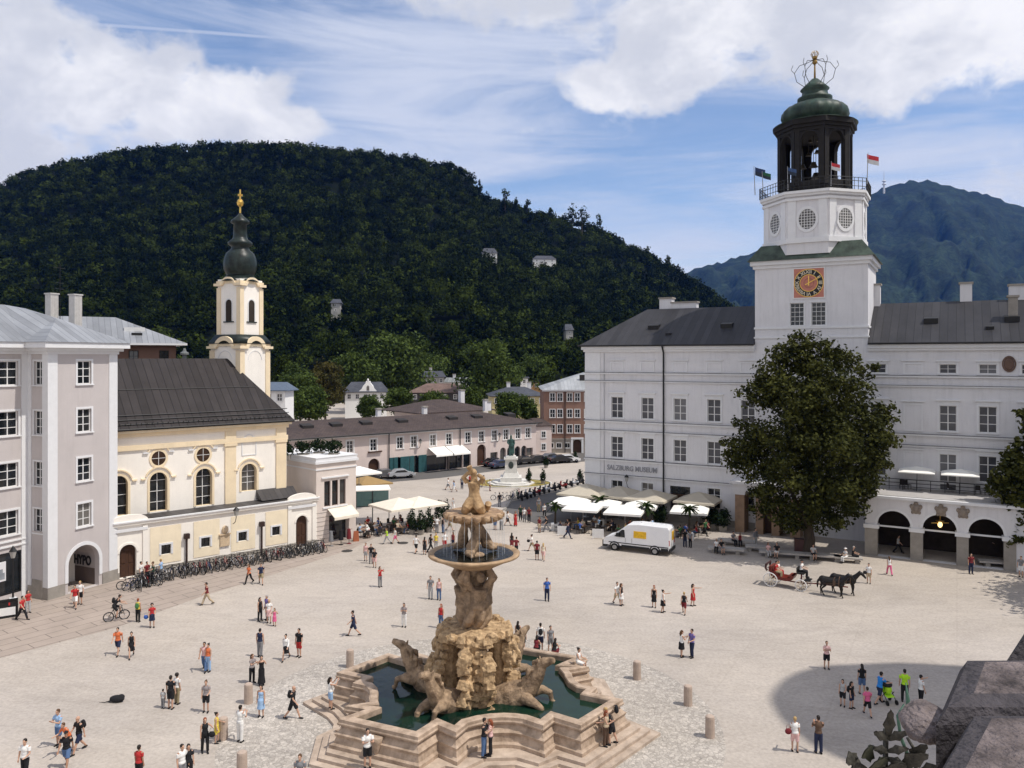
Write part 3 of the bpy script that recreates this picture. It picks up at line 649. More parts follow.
def text_mesh(txt, size, depth, mat, name='lettering', bold=.0, mw=1):
    cu = bpy.data.curves.new('t', 'FONT'); cu.body = txt; cu.size = size; cu.extrude = depth; cu.align_x = 'CENTER'; cu.offset = bold; cu.resolution_u = 3
    o = bpy.data.objects.new('t', cu); COL.objects.link(o); me = bpy.data.meshes.new_from_object(o.evaluated_get(bpy.context.evaluated_depsgraph_get()))
    bpy.data.objects.remove(o); me.name = name; me.transform(Matrix.Diagonal((mw, 1, 1, 1)) @ Matrix.Rotation(R(90), 4, 'X')); me.materials.clear(); me.materials.append(mat); return me

# ---------------------------------------------------- the long white palace with its bell tower
MU = FR((9.15, 96.4), -29.74)
LW, LE = MU.px(755), MU.px(868)                # tower from .. to
LEND = MU.px(1024)+13
EZ = 20.5
roof_m = seam('palace_sheet_roof', (.05, .049, .053), .45, .2, .75, 'X', .6, .07)
pal = thing('palace', 'long white palace with grey sheet roof and rows of tall windows on the right', 'building', MU.w(0), MU.a)
I4 = Matrix.Identity(4)
BANDS = [(17.05, .16), (16.1, .12), (11.2, .16), (10.1, .12), (6.55, .16), (4.75, .12)]
lcols = [MU.px(p) for p in (617, 647.5, 680, 714, 748)]
rcols = [MU.px(p) for p in (878, 913, 948, 988, 1031)]+[MU.px(1024)+6.5]
WW = 1.5
def palace_wing(x0, x1, cols, left):
    mb = MB(); ops = []; wins = []
    for i, c in enumerate(cols):
        blind = (not left) and i == 1
        for zz, hh, kind in ((17.45, .95, 'small'), (11.75, 2.55, 'tall'), (6.95, 2.55, 'tall'), (1.9, 2.3, 'low')):
            if kind == 'small' and left: wins.append((c, zz, hh, 'panel')); continue
            if kind == 'low' and not left: continue
            if blind: wins.append((c, zz, hh, 'panel')); continue
            if kind == 'low' and i == 2: ops.append((c-1.2, c+1.2, .02, 4.1, False, .5)); wins.append((c, .02, 4.1, 'door')); continue
            if (not left) and kind == 'tall' and zz < 8 and i == 2: zz, hh = 5.9, 3.6; kind = 'french'
            ops.append((c-WW/2, c+WW/2, zz, zz+hh)); wins.append((c, zz, hh, kind))
    wall(mb, x0, x1, 0, EZ, ops)
    # back, flank, top
    mb.quad((x1, 0, 0), (x1, 13.6, 0), (x1, 13.6, EZ), (x1, 0, EZ)); mb.quad((x0, 13.6, 0), (x0, 0, 0), (x0, 0, EZ), (x0, 13.6, EZ)); mb.quad((x1, 13.6, 0), (x0, 13.6, 0), (x0, 13.6, EZ), (x1, 13.6, EZ))
    for (z, h) in BANDS: mb.box(x0-(.0 if not left else .23), x1, -.23, .015, z+h+.001, z+h+.05, 3)  # dark strip along each band paints in its shadow line
    for (z, h) in BANDS: mb.box(x0-(.0 if not left else .2), x1, -.2, .02, z, z+h, 1)
    mb.box(x0-(.25 if left else 0), x1, -.28, .02, 19.75, 20.0, 1); mb.box(x0-(.45 if left else 0), x1, -.48, .02, 20.003, 20.45, 1)
    mb.box(x0-.004, x1, -.14, .02, .0, .75, 2)
    if left:
        for (a, b) in ((x0-.12, x0+1.9),): 
            zz = [0.76]+sorted([v for z, h in BANDS for v in (z-.002, z+h+.002)])+[19.74]
            for c, d in zip(zz[::2], zz[1::2]): mb.box(a, b, -.07, .015, c, d, 1)
        # rusticated courses low down
    for (c, z, h, k) in wins:
        if k == 'panel':
            a = WW/2; t = .12
            for q in ((c-a-t, c-a, z, z+h), (c+a, c+a+t, z, z+h), (c-a-t, c+a+t, z+h, z+h+t), (c-a-t, c+a+t, z-t, z)): mb.box(q[0], q[1], -.055, .02, q[2], q[3], 1)
            mb.box(c-a-.3, c+a+.3, -.16, .018, z+h+.3, z+h+.4, 1)
    w = mb.build('wall', [white_p, white_t, greystone, M('band_shadow_line', (.13, .13, .14), .6, .2, 3)], pal); fix_normals(w.data)
    for (c, z, h, k) in wins:
        if k == 'small': window(pal, I4, c, z, WW, h, 2, 2, .14, .12, pm=palace_glass)
        elif k == 'tall': window(pal, I4, c, z, WW, h, 2, 3, .16, .32, bar=.09, pm=palace_glass)
        elif k == 'french': window(pal, I4, c, z, WW, h, 2, 4, .16, .25, bar=.09, pm=palace_glass)
        elif k == 'low': window(pal, I4, c, z, WW*.95, h, 2, 3, .12, .0, bar=.08)
        elif k == 'door':
            d = MB(); d.box(-1.15, -.03, .36, .46, .03, 3.0); d.box(.03, 1.15, .36, .46, .03, 3.0); d.box(-1.18, 1.18, .3, .46, 3.0, 3.15)
            for sx in (-1, 1): d.box(sx*.3-.01+(.3*sx), sx*.9, .33, .37, .3, 1.3); d.box(sx*.3+(.3*sx), sx*.9, .33, .37, 1.5, 2.8)
            o = place(d.build('door', wdark, pal), I4, c, 0)
            p = MB(); p.box(-1.14, 1.14, .4, .44, 3.16, 4.05); p.build('pane', gls, o)
    return wins
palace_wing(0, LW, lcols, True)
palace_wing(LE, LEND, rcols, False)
mb = MB(); hip_roof(mb, -.7, LW-.02, -.7, 14.3, EZ+.02, 25.2, 6.2, 0, 0, .14, 1); rl = mb.build('roof', [roof_m, black], pal); fix_normals(rl.data)
mb = MB(); hip_roof(mb, LE+.02, LEND, -.7, 14.3, EZ+.02, 25.0, 0, 0, 0, .14, 1); rr_ = mb.build('roof', [roof_m, black], pal); fix_normals(rr_.data)
def roof_z(v): return EZ+.02+(v+.7)/7.5*4.7
def skylight(u, v, roof, w=1.3, d=.9, raised=.28):
    m = MB(); z = roof_z(v); z2 = roof_z(v+d)
    m.add([(u-w/2, v, z-.05), (u+w/2, v, z-.05), (u+w/2, v+d, z2-.05), (u-w/2, v+d, z2-.05), (u-w/2, v-.05, z+raised*1.7), (u+w/2, v-.05, z+raised*1.7), (u+w/2, v+d, z2+raised*.4), (u-w/2, v+d, z2+raised*.4)],
          [(0, 3, 2, 1), (4, 5, 6, 7), (0, 1, 5, 4), (1, 2, 6, 5), (2, 3, 7, 6), (3, 0, 4, 7)])
    m.build('roof_hatch', black, roof)
for p in (653, 726): skylight(MU.px(p, 2.4), 2.4, rl)
skylight(MU.px(668, 1.2), 1.2, rl, .6, .4, .15)
for p in (931, 1012): skylight(MU.px(p, 2.6), 2.6, rr_)
skylight(MU.px(990, 1.4), 1.4, rr_, .7, .5, .15)
def chimney(par, u, v, z0, z1, w, d, cap=True, m=None):
    c = MB(); c.box(u-w/2, u+w/2, v-d/2, v+d/2, z0, z1, 0)
    if cap: c.box(u-w/2-.12, u+w/2+.12, v-d/2-.12, v+d/2+.12, z1+.001, z1+.2, 1)
    return c.build('chimney', [m or white_p, greystone], par)
u = MU.px(667, 8); chimney(rl, u, 8, 24, 26.5, 1.6, 1.2)
u = MU.px(685, 8); chimney(rl, u, 8, 24, 25.9, 3.2, 1.0)
u = MU.px(875.5, 6.8); chimney(rr_, u, 6.8, 24, 27, 1.0, 1.0)
u = MU.px(966, 7.2); chimney(rr_, u, 7.2, 24, 26.8, 1.1, 1.0)
u = MU.px(1018, 7.2); chimney(rr_, u, 7.2, 24, 26.4, 1.6, 1.0)
u = MU.px(1013, 3.4); chimney(rr_, u, 3.4, 22, 25.0, .8, .7, m=greystone)
# gutter + snow rail, downpipe
mb = MB(); mb.path([(-.8, -.78, EZ), (LW-.05, -.78, EZ)], .09, 8); mb.build('gutter', black, pal)
mb = MB(); mb.path([(LE+.05, -.78, EZ), (LEND, -.78, EZ)], .09, 8); mb.build('gutter', black, pal)
u = MU.px(664); mb = MB(); mb.path([(u, -.78, EZ-.05), (u, -.2, EZ-.9), (u, -.2, .1)], .1, 8); mb.build('downpipe', black, pal)
u = MU.px(604.5); mb = MB(); mb.path([(u, -.12, EZ-.9), (u, -.12, .1)], .03, 6); mb.build('downpipe', steel, pal)
lt = put('sign_lettering', text_mesh('SALZBURG MUSEUM', .85, .03, M('sign_grey', (.26, .26, .28), .7, .1), 'sign_lettering', .008, .82), pal, ((MU.px(609)+MU.px(656))/2, -.16, MU.z(MU.px(632), 471)))
# oval relief
c = MU.px(1009); mb = MB(); mb.ell((c, -.02, MU.z(c, 364)), (.44, .12, .62), 0, 18, 10); oval_ring(mb, c, MU.z(c, 364), .46, .58, -.1, .02, 1.35); mb.build('oval_relief', M('relief_brown', (.13, .08, .06), .7, .2), pal)
# portal with brown marble pillars, behind the big tree
pu0, pu1 = MU.px(735, -2), MU.px(800, -2)
mb = MB()
for (a, b) in ((pu0, pu0+1.0), (pu0+2.2, pu0+3.0), (pu1-2.9, pu1-2.1), (pu1-1.0, pu1)): mb.box(a, b, -2.0, -.02, .0, 4.1, 0); mb.box(a-.1, b+.1, -2.1, -.01, 4.1, 4.5, 1)
mb.box(pu0-.2, pu1+.2, -2.25, -.15, 4.503, 5.3, 1); mb.box(pu0-.5, pu1+.5, -2.6, -.12, 5.303, 5.6, 1)
mb.box(pu0+3.0, pu1-2.9, -1.0, -.16, .05, 3.6, 2)
mb.build('portal', [brownmarble, white_p, wdark], pal)
# arcade with terrace
AV = -5.8; AZ = 5.6
a0 = MU.px(865, AV); aed = [MU.px(p, AV) for p in (865, 877.3, 910.5, 922.7, 956.7, 968.4, 1004, 1016)]; a1 = aed[-1]+4.6
mb = MB(); mb.T = Tm(0, AV)
ops = [(aed[1], aed[2], .02, 4.45, True, .8), (aed[3], aed[4], .02, 4.45, True, .8), (aed[5], aed[6], .02, 4.45, True, .8)]
wall(mb, a0, a1, 0, AZ, ops, .8, 0)
mb.quad((a0, 5.8, 0), (a0, 0, 0), (a0, 0, AZ), (a0, 5.8, AZ)); mb.quad((a1, 0, 0), (a1, 5.8, 0), (a1, 5.8, AZ), (a1, 0, AZ))
for (a, b) in ((0, 1), (2, 3), (4, 5), (6, 7)):
    x0, x1 = aed[a], aed[b]; mb.box(x0-.02, x1+.02, -.06, .82, 0.02, 2.62, 1); mb.box(x0-.14, x1+.14, -.14, .84, 2.63, 3.0, 2)
for o in ops: arch_ring(mb, (o[0]+o[1])/2, o[3]-(o[1]-o[0])/2, (o[1]-o[0])/2, (o[1]-o[0])/2+.22, -.05, .02, 16, 2)
mb.box(a0-.35, a1, -.4, 5.75, AZ, AZ+.24, 2); 
mb.box(a0+.05, a1-.05, .05, 5.78, AZ+.241, AZ+.3, 3)
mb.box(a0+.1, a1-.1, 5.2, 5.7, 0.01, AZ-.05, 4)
for o in ops: mb.box(o[0]+.05, o[1]-.05, .55, .67, 2.75, 2.9, 2)
arc = mb.build('arcade', [white_p, greystone, white_t, M('terrace_floor', (.40, .38, .37), .9, .08, 1), inside], pal); fix_normals(arc.data)
em = MB()
for p in (916, 941, 963):
    c = MU.px(p, AV); z = 4.85
    k = MB(); k.T = Tm(c, AV)
    k.ell((0, -.05, 0), (.42, .16, .5), 0, 12, 8); k.ell((0, -.2, .03), (.25, .1, .3), 0, 10, 6)
    for sx in (-1, 1): k.ell((sx*.38, -.08, .2), (.16, .1, .22), 0, 8, 6); k.ell((sx*.28, -.08, -.35), (.14, .1, .16), 0, 8, 6)
    k.ell((0, -.1, .52), (.2, .1, .12), 0, 8, 6)
    k.build('crest', M('crest_stone', (.24, .20, .165), .85, .25, 4), arc, (0, 0, z))
rail = MB(); ru0, ru1 = a0+.6, a1-.4
for z in (6.25, 6.6, 6.95): rail.path([(ru0, -1.7, z), (ru1, -1.7, z)], .03, 6)
rail.path([(ru0, -1.7, 6.6), (ru0, -.2, 6.6)], .03, 6); rail.path([(ru0, -1.7, 6.95), (ru0, -.2, 6.95)], .03, 6)
for i in range(14): uu = ru0+(ru1-ru0)*i/13; rail.tube((uu, -1.7, 5.9), (uu, -1.7, 6.97), .03, n=6)
rail.build('terrace_railing', black, pal)

# ---------------------------------------------------- bell tower
TWd = LE-LW; TD = 9.0
tw = thing('bell_tower', 'tall white bell tower with red framed clock and dark open belfry', 'tower', MU.w(LW), MU.a)
tu = (LW+LE)/2
def tz(y, v=0): return MU.z(tu, y, v)
TZ = tz(259)
mb = MB(); wz0, wz1 = tz(325.5), tz(302.5)
wx = [MU.px(797)-LW, MU.px(818.5)-LW]
wall(mb, 0, TWd, 0, TZ, [(x-.72, x+.72, wz0, wz1) for x in wx])
mb.quad((TWd, 0, 0), (TWd, TD, 0), (TWd, TD, TZ), (TWd, 0, TZ)); mb.quad((0, TD, 0), (0, 0, 0), (0, 0, TZ), (0, TD, TZ)); mb.quad((TWd, TD, 0), (0, TD, 0), (0, TD, TZ), (TWd, TD, TZ))
for z, h in [(tz(328.5), .22), (tz(338), .18)]: mb.box(-.1, TWd+.1, -.1, TD+.1, z, z+h, 1)
mb.box(-.2, TWd+.2, -.2, TD+.2, TZ-.8, TZ-.45, 1); mb.box(-.45, TWd+.45, -.45, TD+.45, TZ-.445, TZ, 1)
w = mb.build('wall', [white_p, white_t], tw); fix_normals(w.data)
for x in wx: window(tw, I4, x, wz0, 1.44, wz1-wz0, 3, 5, .12, 0, bar=.06)
mb = MB(); mb.taper(-.7, TWd+.7, -.7, TD+.7, TZ+.002, TZ+1.75, .80); mb.build('skirt_roof', M('skirt_copper', (.030, .042, .034), .55, .3, 1, col2=(.06, .085, .065)), tw)
# clock
cx0, cx1 = MU.px(794)-LW, MU.px(824)-LW; cz0, cz1 = tz(297.5), tz(268.5); cc, cz = (cx0+cx1)/2, (cz0+cz1)/2; cr = (cz1-cz0)/2
ck = MB(); ck.box(cx0, cx1, -.08, .02, cz0, cz1, 0); ck = ck.build('clock', [M('clock_red_panel', (.50, .20, .15), .8, .15, 2)], tw)
fr_ = MB()
for q in ((cx0-.1, cx1+.1, cz0-.1, cz0), (cx0-.1, cx1+.1, cz1, cz1+.1), (cx0-.1, cx0, cz0, cz1), (cx1, cx1+.1, cz0, cz1)): fr_.box(q[0], q[1], -.1, .02, q[2], q[3])
fr_.build('clock_frame', whitepaint, ck)
dl = MB(); oval_ring(dl, cc, cz, cr*.60, cr*.93, -.11, -.03, 1, 32, 0); oval_ring(dl, cc, cz, cr*.93, cr*.97, -.13, -.03, 1, 32, 1); oval_ring(dl, cc, cz, cr*.56, cr*.60, -.13, -.03, 1, 32, 1)
oval_ring(dl, cc, cz, cr*.30, cr*.34, -.11, -.03, 1, 24, 2)
NUM = ['XII', 'I', 'II', 'III', 'IV', 'V', 'VI', 'VII', 'VIII', 'IX', 'X', 'XI']
dl.build('dial', [M('dial_black', (.02, .02, .022), .6, .2, 3), gold, M('dial_rose', (.35, .16, .12), .8, .2, 4)], ck)
for i, t in enumerate(NUM):
    me = text_mesh(t, cr*.34, .015, M('numeral_paint', (.62, .55, .42), .6, .1), 'numeral', .012); a = R(90-30*i)
    o = put('numeral', me, ck, (cc+cr*.765*math.cos(a)-0, -.125, cz+cr*.765*math.sin(a))); me.transform(Matrix.Translation((0, 0, -cr*.11))); o.rotation_euler = (0, -(a-R(90)), 0)
hd = MB(); hd.extr([(cc-.06, cz-.3), (cc+.06, cz-.3), (cc+.04, cz+cr*.5), (cc-.04, cz+cr*.5)], -.16, -.13); hd.build('clock_hand', gold, ck)
hd = MB(); hd.T = Matrix.Translation((cc, 0, cz)) @ Matrix.Rotation(R(62), 4, 'Y'); hd.extr([(-.05, -.4), (.05, -.4), (.03, cr*.8), (-.03, cr*.8)], -.19, -.165); hd.build('clock_hand', gold, ck)
# octagon drum with oval windows
oc = Vector((TWd/2-.15, TD/2, 0))
OZ0, OZ1 = TZ+.5, tz(193.5, 1)
def octo(r): return [(oc.x+r*math.cos(R(22.5+45*k)), oc.y+r*math.sin(R(22.5+45*k))) for k in range(8)]
ro = TWd/2/math.cos(R(22.5))*.885
og = MB(); og.prism(octo(ro), OZ0, OZ1, 0)
og.prism(octo(ro+.22), OZ0+1.2, OZ0+1.75, 1); og.prism(octo(ro+.25), OZ1-.95, OZ1-.7, 1); og.prism(octo(ro+.3), OZ1-.5, OZ1-.25, 1); og.prism(octo(ro+.5), OZ1-.245, OZ1+.05, 1)
ap = ro*math.cos(R(22.5)); sw = 2*ro*math.sin(R(22.5))
OT = [Matrix.Translation(oc) @ Matrix.Rotation(R(45*k), 4, 'Z') @ Matrix.Translation((0, -ap, 0)) for k in range(8)]
for T in OT:
    og.T = T
    for sx in (-1, 1): og.box(sx*(sw/2-.95), sx*(sw/2-.12), -.10, .1, OZ0+1.751, OZ1-.951, 1)
    oval_ring(og, 0, (OZ0+OZ1)/2+.35, .86, 1.12, -.07, .02, 1.25, 24, 1)
og.T = I4; ob = og.build('octagon', [white_p, white_t], tw)
for T in OT:
    if (tw.matrix_basis @ T).to_3x3() is None: pass
    m = MB(); zc = (OZ0+OZ1)/2+.35
    pl = [(.86*math.cos(t), zc+1.07*math.sin(t)) for t in np.linspace(0, 2*math.pi, 24, endpoint=False)]
    m.extr(pl, -.012, .01); o = put('oval_window', m.mesh('oval_window', gls), tw); o.matrix_local = T
    g = MB()
    for i in range(-2, 3): h = 1.05*math.sqrt(1-(i*.29/.86)**2); g.box(i*.29-.025, i*.29+.025, -.04, -.015, zc-h, zc+h)
    for j in range(-3, 4):
        q = .85*math.sqrt(max(0, 1-(j*.29/1.07)**2)); g.box(-q, q, -.037, -.017, zc+j*.29-.022, zc+j*.29+.022)
    put('glazing_bars', g.mesh('glazing_bars', whitepaint), o)
# dark arcaded belfry
BZ0, BZ1 = OZ1+.05, tz(121.5, 2)
rb = ro*.72
bel = M('belfry_dark_stone', (.013, .0115, .0115), .75, .35, 2, .3, 8)
bm_ = MB(); apb = rb*math.cos(R(22.5)); swb = 2*rb*math.sin(R(22.5))
bm_.prism(octo(rb+.45), BZ0, BZ0+.35, 0); bm_.prism(octo(rb*.98), BZ0+.351, BZ0+1.1, 0)
for k in range(8):
    bm_.T = Matrix.Translation(oc) @ Matrix.Rotation(R(45*k), 4, 'Z') @ Matrix.Translation((0, -apb, 0))
    wall(bm_, -swb/2, swb/2, BZ0+.9, BZ1-.6, [(-swb*.295, swb*.295, BZ0+1.4, BZ1-1.3, True, .4)], .4)
    T2 = bm_.T.copy(); bm_.T = T2 @ Matrix.Translation((0, .4, 0)) ; 0 and wall(bm_, -swb/2+.2, swb/2-.2, BZ0+.9, BZ1-.6, [(-swb*.295, swb*.295, BZ0+1.4, BZ1-1.3, True, .02)], .02); bm_.T = T2
    for sx in (-1, 1): bm_.box(sx*(swb/2-.5), sx*(swb/2+.0), -.12, .05, BZ0+.9, BZ1-1.2)
    arch_ring(bm_, 0, BZ1-1.3-swb*.295, swb*.295, swb*.295+.15, -.09, .02, 12)
bm_.T = I4
bm_.prism(octo(rb+.15), BZ1-1.2, BZ1-.85); bm_.prism(octo(rb+.35), BZ1-.845, BZ1-.5); bm_.prism(octo(rb+.6), BZ1-.495, BZ1+.05)
bo = bm_.build('belfry', bel, tw)
# bells hanging in rows inside
for (dx, dy, zz, s) in [(-1.2, -.6, .42, .55), (0, -.9, .42, .62), (1.2, -.6, .42, .55), (-.7, .3, .62, .4), (.2, .2, .64, .4), (.9, .4, .62, .38), (-.4, -.5, .78, .3), (.5, -.6, .78, .3), (0, .8, .3, .75)]:
    z = BZ0+(BZ1-BZ0)*zz; b = MB(); b.lathe([(s*.15, s*.95), (s*.35, s*.9), (s*.5, s*.55), (s*.62, s*.2), (s*.85, 0), (s*.78, 0)], 12, (oc.x+dx, oc.y+dy, z)); b.tube((oc.x+dx, oc.y+dy, z+s*.9), (oc.x+dx, oc.y+dy, BZ1-.6), .03)
    b.build('bell', M('bell_bronze', (.06, .05, .035), .4, .2, 3, metal=.5), tw, smooth=True)
cg = MB()
for k in range(8):
    p, q = octo(ro+.5)[k], octo(ro+.5)[(k+1) % 8]; P0, Q0 = Vector((*p, BZ0)), Vector((*q, BZ0))
    for h in (.35, .9, 1.25): cg.tube(P0+Vector((0, 0, h)), Q0+Vector((0, 0, h)), .035, n=5)
    for i in range(9): a = P0.lerp(Q0, i/9); cg.tube(a, a+Vector((0, 0, 1.25)), .03 if i else .06, n=5)
cg.build('balcony_railing', black, tw)
flags = [(octo(ro+.5)[4], (.06, .10, .05)), (octo(ro+.5)[5], (.03, .05, .06)), (octo(ro+.5)[7], (.5, .05, .06)), (octo(ro+.5)[6], (.5, .05, .06))]
flags = [((-.1, .5), (.03, .05, .12), 1), ((.9, -.1), (.03, .12, .06), .75), ((TWd-.15, .6), (.55, .05, .06), 1), ((TWd*.69, -.25), (.5, .05, .06), .8), ((TWd*.31, -.25), (.05, .09, .2), .8)]
for i, (q, c, s) in enumerate(flags):
    d = Vector((q[0]-oc.x, q[1]-oc.y, 0)); b0 = Vector((q[0], q[1], BZ0+.3))
    m = MB(); m.tube(b0, b0+Vector((0, 0, 3.2*s))+d*.02, .05, .03, 6); r = m.build('flagpole', steel, tw)
    m = MB(); t0 = b0+Vector((0, 0, 3.1*s)); sg = 1 if q[0] > TWd/2 or i == 1 else 1; pts = []
    for k in range(5): x = k*.28*s; pts.append((t0.x+sg*x, t0.y+.12*math.sin(k*1.3), t0.z-.12*k*s))
    for j in range(2):
        vs = []; fs = []
        for (x, y, z) in pts: vs += [(x, y, z-.45*s*j), (x, y, z-.45*s*(j+1))]
        m.add(vs+[(v[0], v[1]+.02, v[2]) for v in vs], [(2*k, 2*k+1, 2*k+3, 2*k+2) for k in range(4)]+[(10+2*k, 10+2*k+2, 10+2*k+3, 10+2*k+1) for k in range(4)], j)
    m.build('flag', [M('flag_%d' % i, c, .8, .1), M('flag_white', (.6, .6, .6), .8, .05) if i in (2, 3) else M('flag_dark', (.03, .04, .06), .8, .1)], r)
# copper dome
DZ = BZ1+.05; rd_ = rb+.35; H = tz(83, 6)-DZ
prof = [(rd_+.2, 0), (rd_-.1, .12), (rd_*.70, .3), (rd_*.69, H*.07), (rd_*.77, H*.12), (rd_*.81, H*.21), (rd_*.79, H*.31), (rd_*.68, H*.40), (rd_*.52, H*.46), (rd_*.38, H*.51), (rd_*.43, H*.55), (rd_*.43, H*.60), (rd_*.33, H*.64), (rd_*.31, H*.74), (rd_*.36, H*.78), (rd_*.25, H*.87), (rd_*.08, H)]
dm = MB(); dm.lathe(prof, 64, (oc.x, oc.y, DZ), 0, wob=lambda t, i: .045*abs(math.sin(8*t)) if 3 <= i <= 8 else 0)
dmo = dm.build('dome', copper, tw, smooth=True)
fn = MB(); top = DZ+H; fh = (tz(53, 6)-top)*.9
fn.tube((oc.x, oc.y, top-.3), (oc.x, oc.y, top+fh*.75), .12, .07); fn.ell((oc.x, oc.y, top+fh*.62), .28, 0); fn.lathe([(.16, fh*.72), (.26, fh*.74), (.3, fh*.82), (.2, fh*.82)], 10, (oc.x, oc.y, top))
for k in range(8):
    a = R(45*k); e = Vector((math.cos(a), math.sin(a), 0)); c0 = Vector((oc.x, oc.y, top))
    fn.path([c0+e*.3+Vector((0, 0, fh*.82)), c0+e*.42+Vector((0, 0, fh*.92)), c0+e*.2+Vector((0, 0, fh*1.02))], .035, 5)
fn.build('crown_finial', M('aged_gilding', (.30, .19, .06), .45, .4, 3, metal=.6), dmo, smooth=True)
wr = MB()
for k in range(6):
    a = R(60*k+10); e = Vector((math.cos(a), math.sin(a), 0)); c0 = Vector((oc.x, oc.y, top))
    wr.path([c0+e*.9+Vector((0, 0, -.9)), c0+e*1.9+Vector((0, 0, -.1)), c0+e*2.15+Vector((0, 0, .9)), c0+e*1.6+Vector((0, 0, 1.7)), c0+e*.8+Vector((0, 0, 1.9)), c0+e*.15+Vector((0, 0, fh*.7))], .035, 5)
    wr.path([c0+e*2.15+Vector((0, 0, .9)), c0+e*2.5+Vector((0, 0, 1.3)), c0+e*2.3+Vector((0, 0, 1.8))], .03, 5)
wr.build('wrought_scrolls', black, dmo)

# ---------------------------------------------------- lilac-grey corner building
HY = FR((-36.4, 61.2), 65.8)
HZ = 20.0
hy = thing('corner_building', 'lilac grey corner building with arched passage and white corner strips on the left', 'building', HY.w(0), HY.a)
HL = 6.15
sheet_grey = seam('light_sheet_roof', (.30, .31, .33), .4, .3, .55, 'X', .62, .08)
mb = MB(); hx = HL/2+.05; hzs = [(HY.z(3, 550+20, 0), 0)]
rows = [HY.z(3, 385), HY.z(3, 420.5), HY.z(3, 469.5), HY.z(3, 515)]
rows = [HY.z(3, 372.5)-.95, HY.z(3, 420.5)-.95, HY.z(3, 469.5)-.95, HY.z(3, 515.)-.95]
ax0, ax1 = HY.px(68), HY.px(99); azt = HY.z((ax0+ax1)/2, 545)
wall(mb, 0, HL, 0, HZ, [(hx-.62, hx+.62, z, z+1.9) for z in rows]+[(ax0, ax1, .02, azt, True, .5)])
arch_ring(mb, (ax0+ax1)/2, azt-(ax1-ax0)/2, (ax1-ax0)/2, (ax1-ax0)/2+.28, -.06, .02, 18, 1)
mb.box(ax0-.28, ax0, -.06, .02, .9, azt-(ax1-ax0)/2, 1); mb.box(ax1, ax1+.28, -.06, .02, .9, azt-(ax1-ax0)/2, 1)
# return wall and the set-back left front
mb.T = Tm(0, 2.4, -90); r2 = [1.2]
wall(mb, 0, 2.4, 0, HZ, [(.75, 1.75, z, z+1.9) for z in rows]+[(.7, 1.85, .9, 5.2, True, .12)], .2); arch_ring(mb, 1.275, 5.2-.575, .575, .7, -.04, .02, 12, 1)
mb.T = Tm(-16, 2.4); lwc = [16-1.55, 16-5.2, 16-8.8, 16-12.4]
wall(mb, 0, 16, 0, HZ, [(c-.75, c+.75, z, z+1.9) for z in rows for c in lwc]+[(16-5.5, 16-.55, .6, 3.85)])
mb.T = I4
mb.quad((HL, 0, 0), (HL, 12, 0), (HL, 12, HZ), (HL, 0, HZ)); mb.quad((HL, 12, 0), (-16, 12, 0), (-16, 12, HZ), (HL, 12, HZ)); mb.quad((-16, 12, 0), (-16, 2.4, 0), (-16, 2.4, HZ), (-16, 12, HZ))
# white corner strips, plinth, cornice
def strip(x0, x1, y0, y1): mb.box(x0, x1, y0, y1, .0, HZ-.7, 1)
strip(-.07, .75, -.07, .02); strip(HL-.75, HL+.05, -.07, .02); strip(-.075, .02, .0201, .6); strip(-.55, -.02, 2.33, 2.42); strip(-.07, .02, 1.95, 2.329)
for q in ((-.02, ax0-.3, -.1, .02), (ax1+.3, HL+.07, -.1, .02), (-.1, .0, -.1, 2.3)): mb.box(q[0], q[1], q[2], q[3], 0, .95, 2)
for (z0, z1, o) in ((HZ-.69, HZ-.45, .15), (HZ-.445, HZ-.2, .4), (HZ-.195, HZ+.25, .75)):
    mb.prism([(-16-o, 2.4-o), (-o, 2.4-o), (-o, -o), (HL+o, -o), (HL+o, 12+o), (-16-o, 12+o)], z0, z1, 1)
for z in (4.25, 4.65): mb.box(-16, -.08, 2.28, 2.41, z, z+.12, 1)
mb.box(-.1, .3, .5, 1.75, .0, 5.3, 0); mb.box(-.14, .3, .52, 1.73, .0, 1.5, 2)
w = mb.build('wall', [lilac, white_t, greystone], hy); fix_normals(w.data)
for z in rows:
    window(hy, I4, hx, z, 1.24, 1.9, 2, 3, .16, 0, bar=.08)
    window(hy, Tm(0, 2.4, -90), 1.25, z, 1.0, 1.9, 2, 3, .12, 0, bar=.07)
    for c in lwc: window(hy, Tm(-16, 2.4), c, z, 1.5, 1.9, 2, 3, .16, 0, bar=.08)
# arched passage: a deep vault with lettering on its inner wall
mb = MB(); n = 14; ra = (ax1-ax0)/2; xm = (ax0+ax1)/2; sp = azt-ra
pr = [(ax0, .03)]+[(xm-ra*math.cos(t), sp+ra*math.sin(t)) for t in np.linspace(0, math.pi, n)]+[(ax1, .03)]
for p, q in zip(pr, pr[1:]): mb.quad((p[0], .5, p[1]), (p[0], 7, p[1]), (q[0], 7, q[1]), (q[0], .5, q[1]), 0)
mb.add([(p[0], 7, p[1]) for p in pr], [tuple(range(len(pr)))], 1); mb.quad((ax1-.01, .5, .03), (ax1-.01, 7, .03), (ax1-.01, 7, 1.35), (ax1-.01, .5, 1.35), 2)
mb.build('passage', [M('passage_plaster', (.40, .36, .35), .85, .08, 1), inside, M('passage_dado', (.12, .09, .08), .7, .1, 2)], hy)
lt = put('wall_lettering', text_mesh('HYPO', 1.1, .02, black, 'wall_lettering', .035, .72), hy, (ax1-.06, 1.95, 1.55), R(-90))
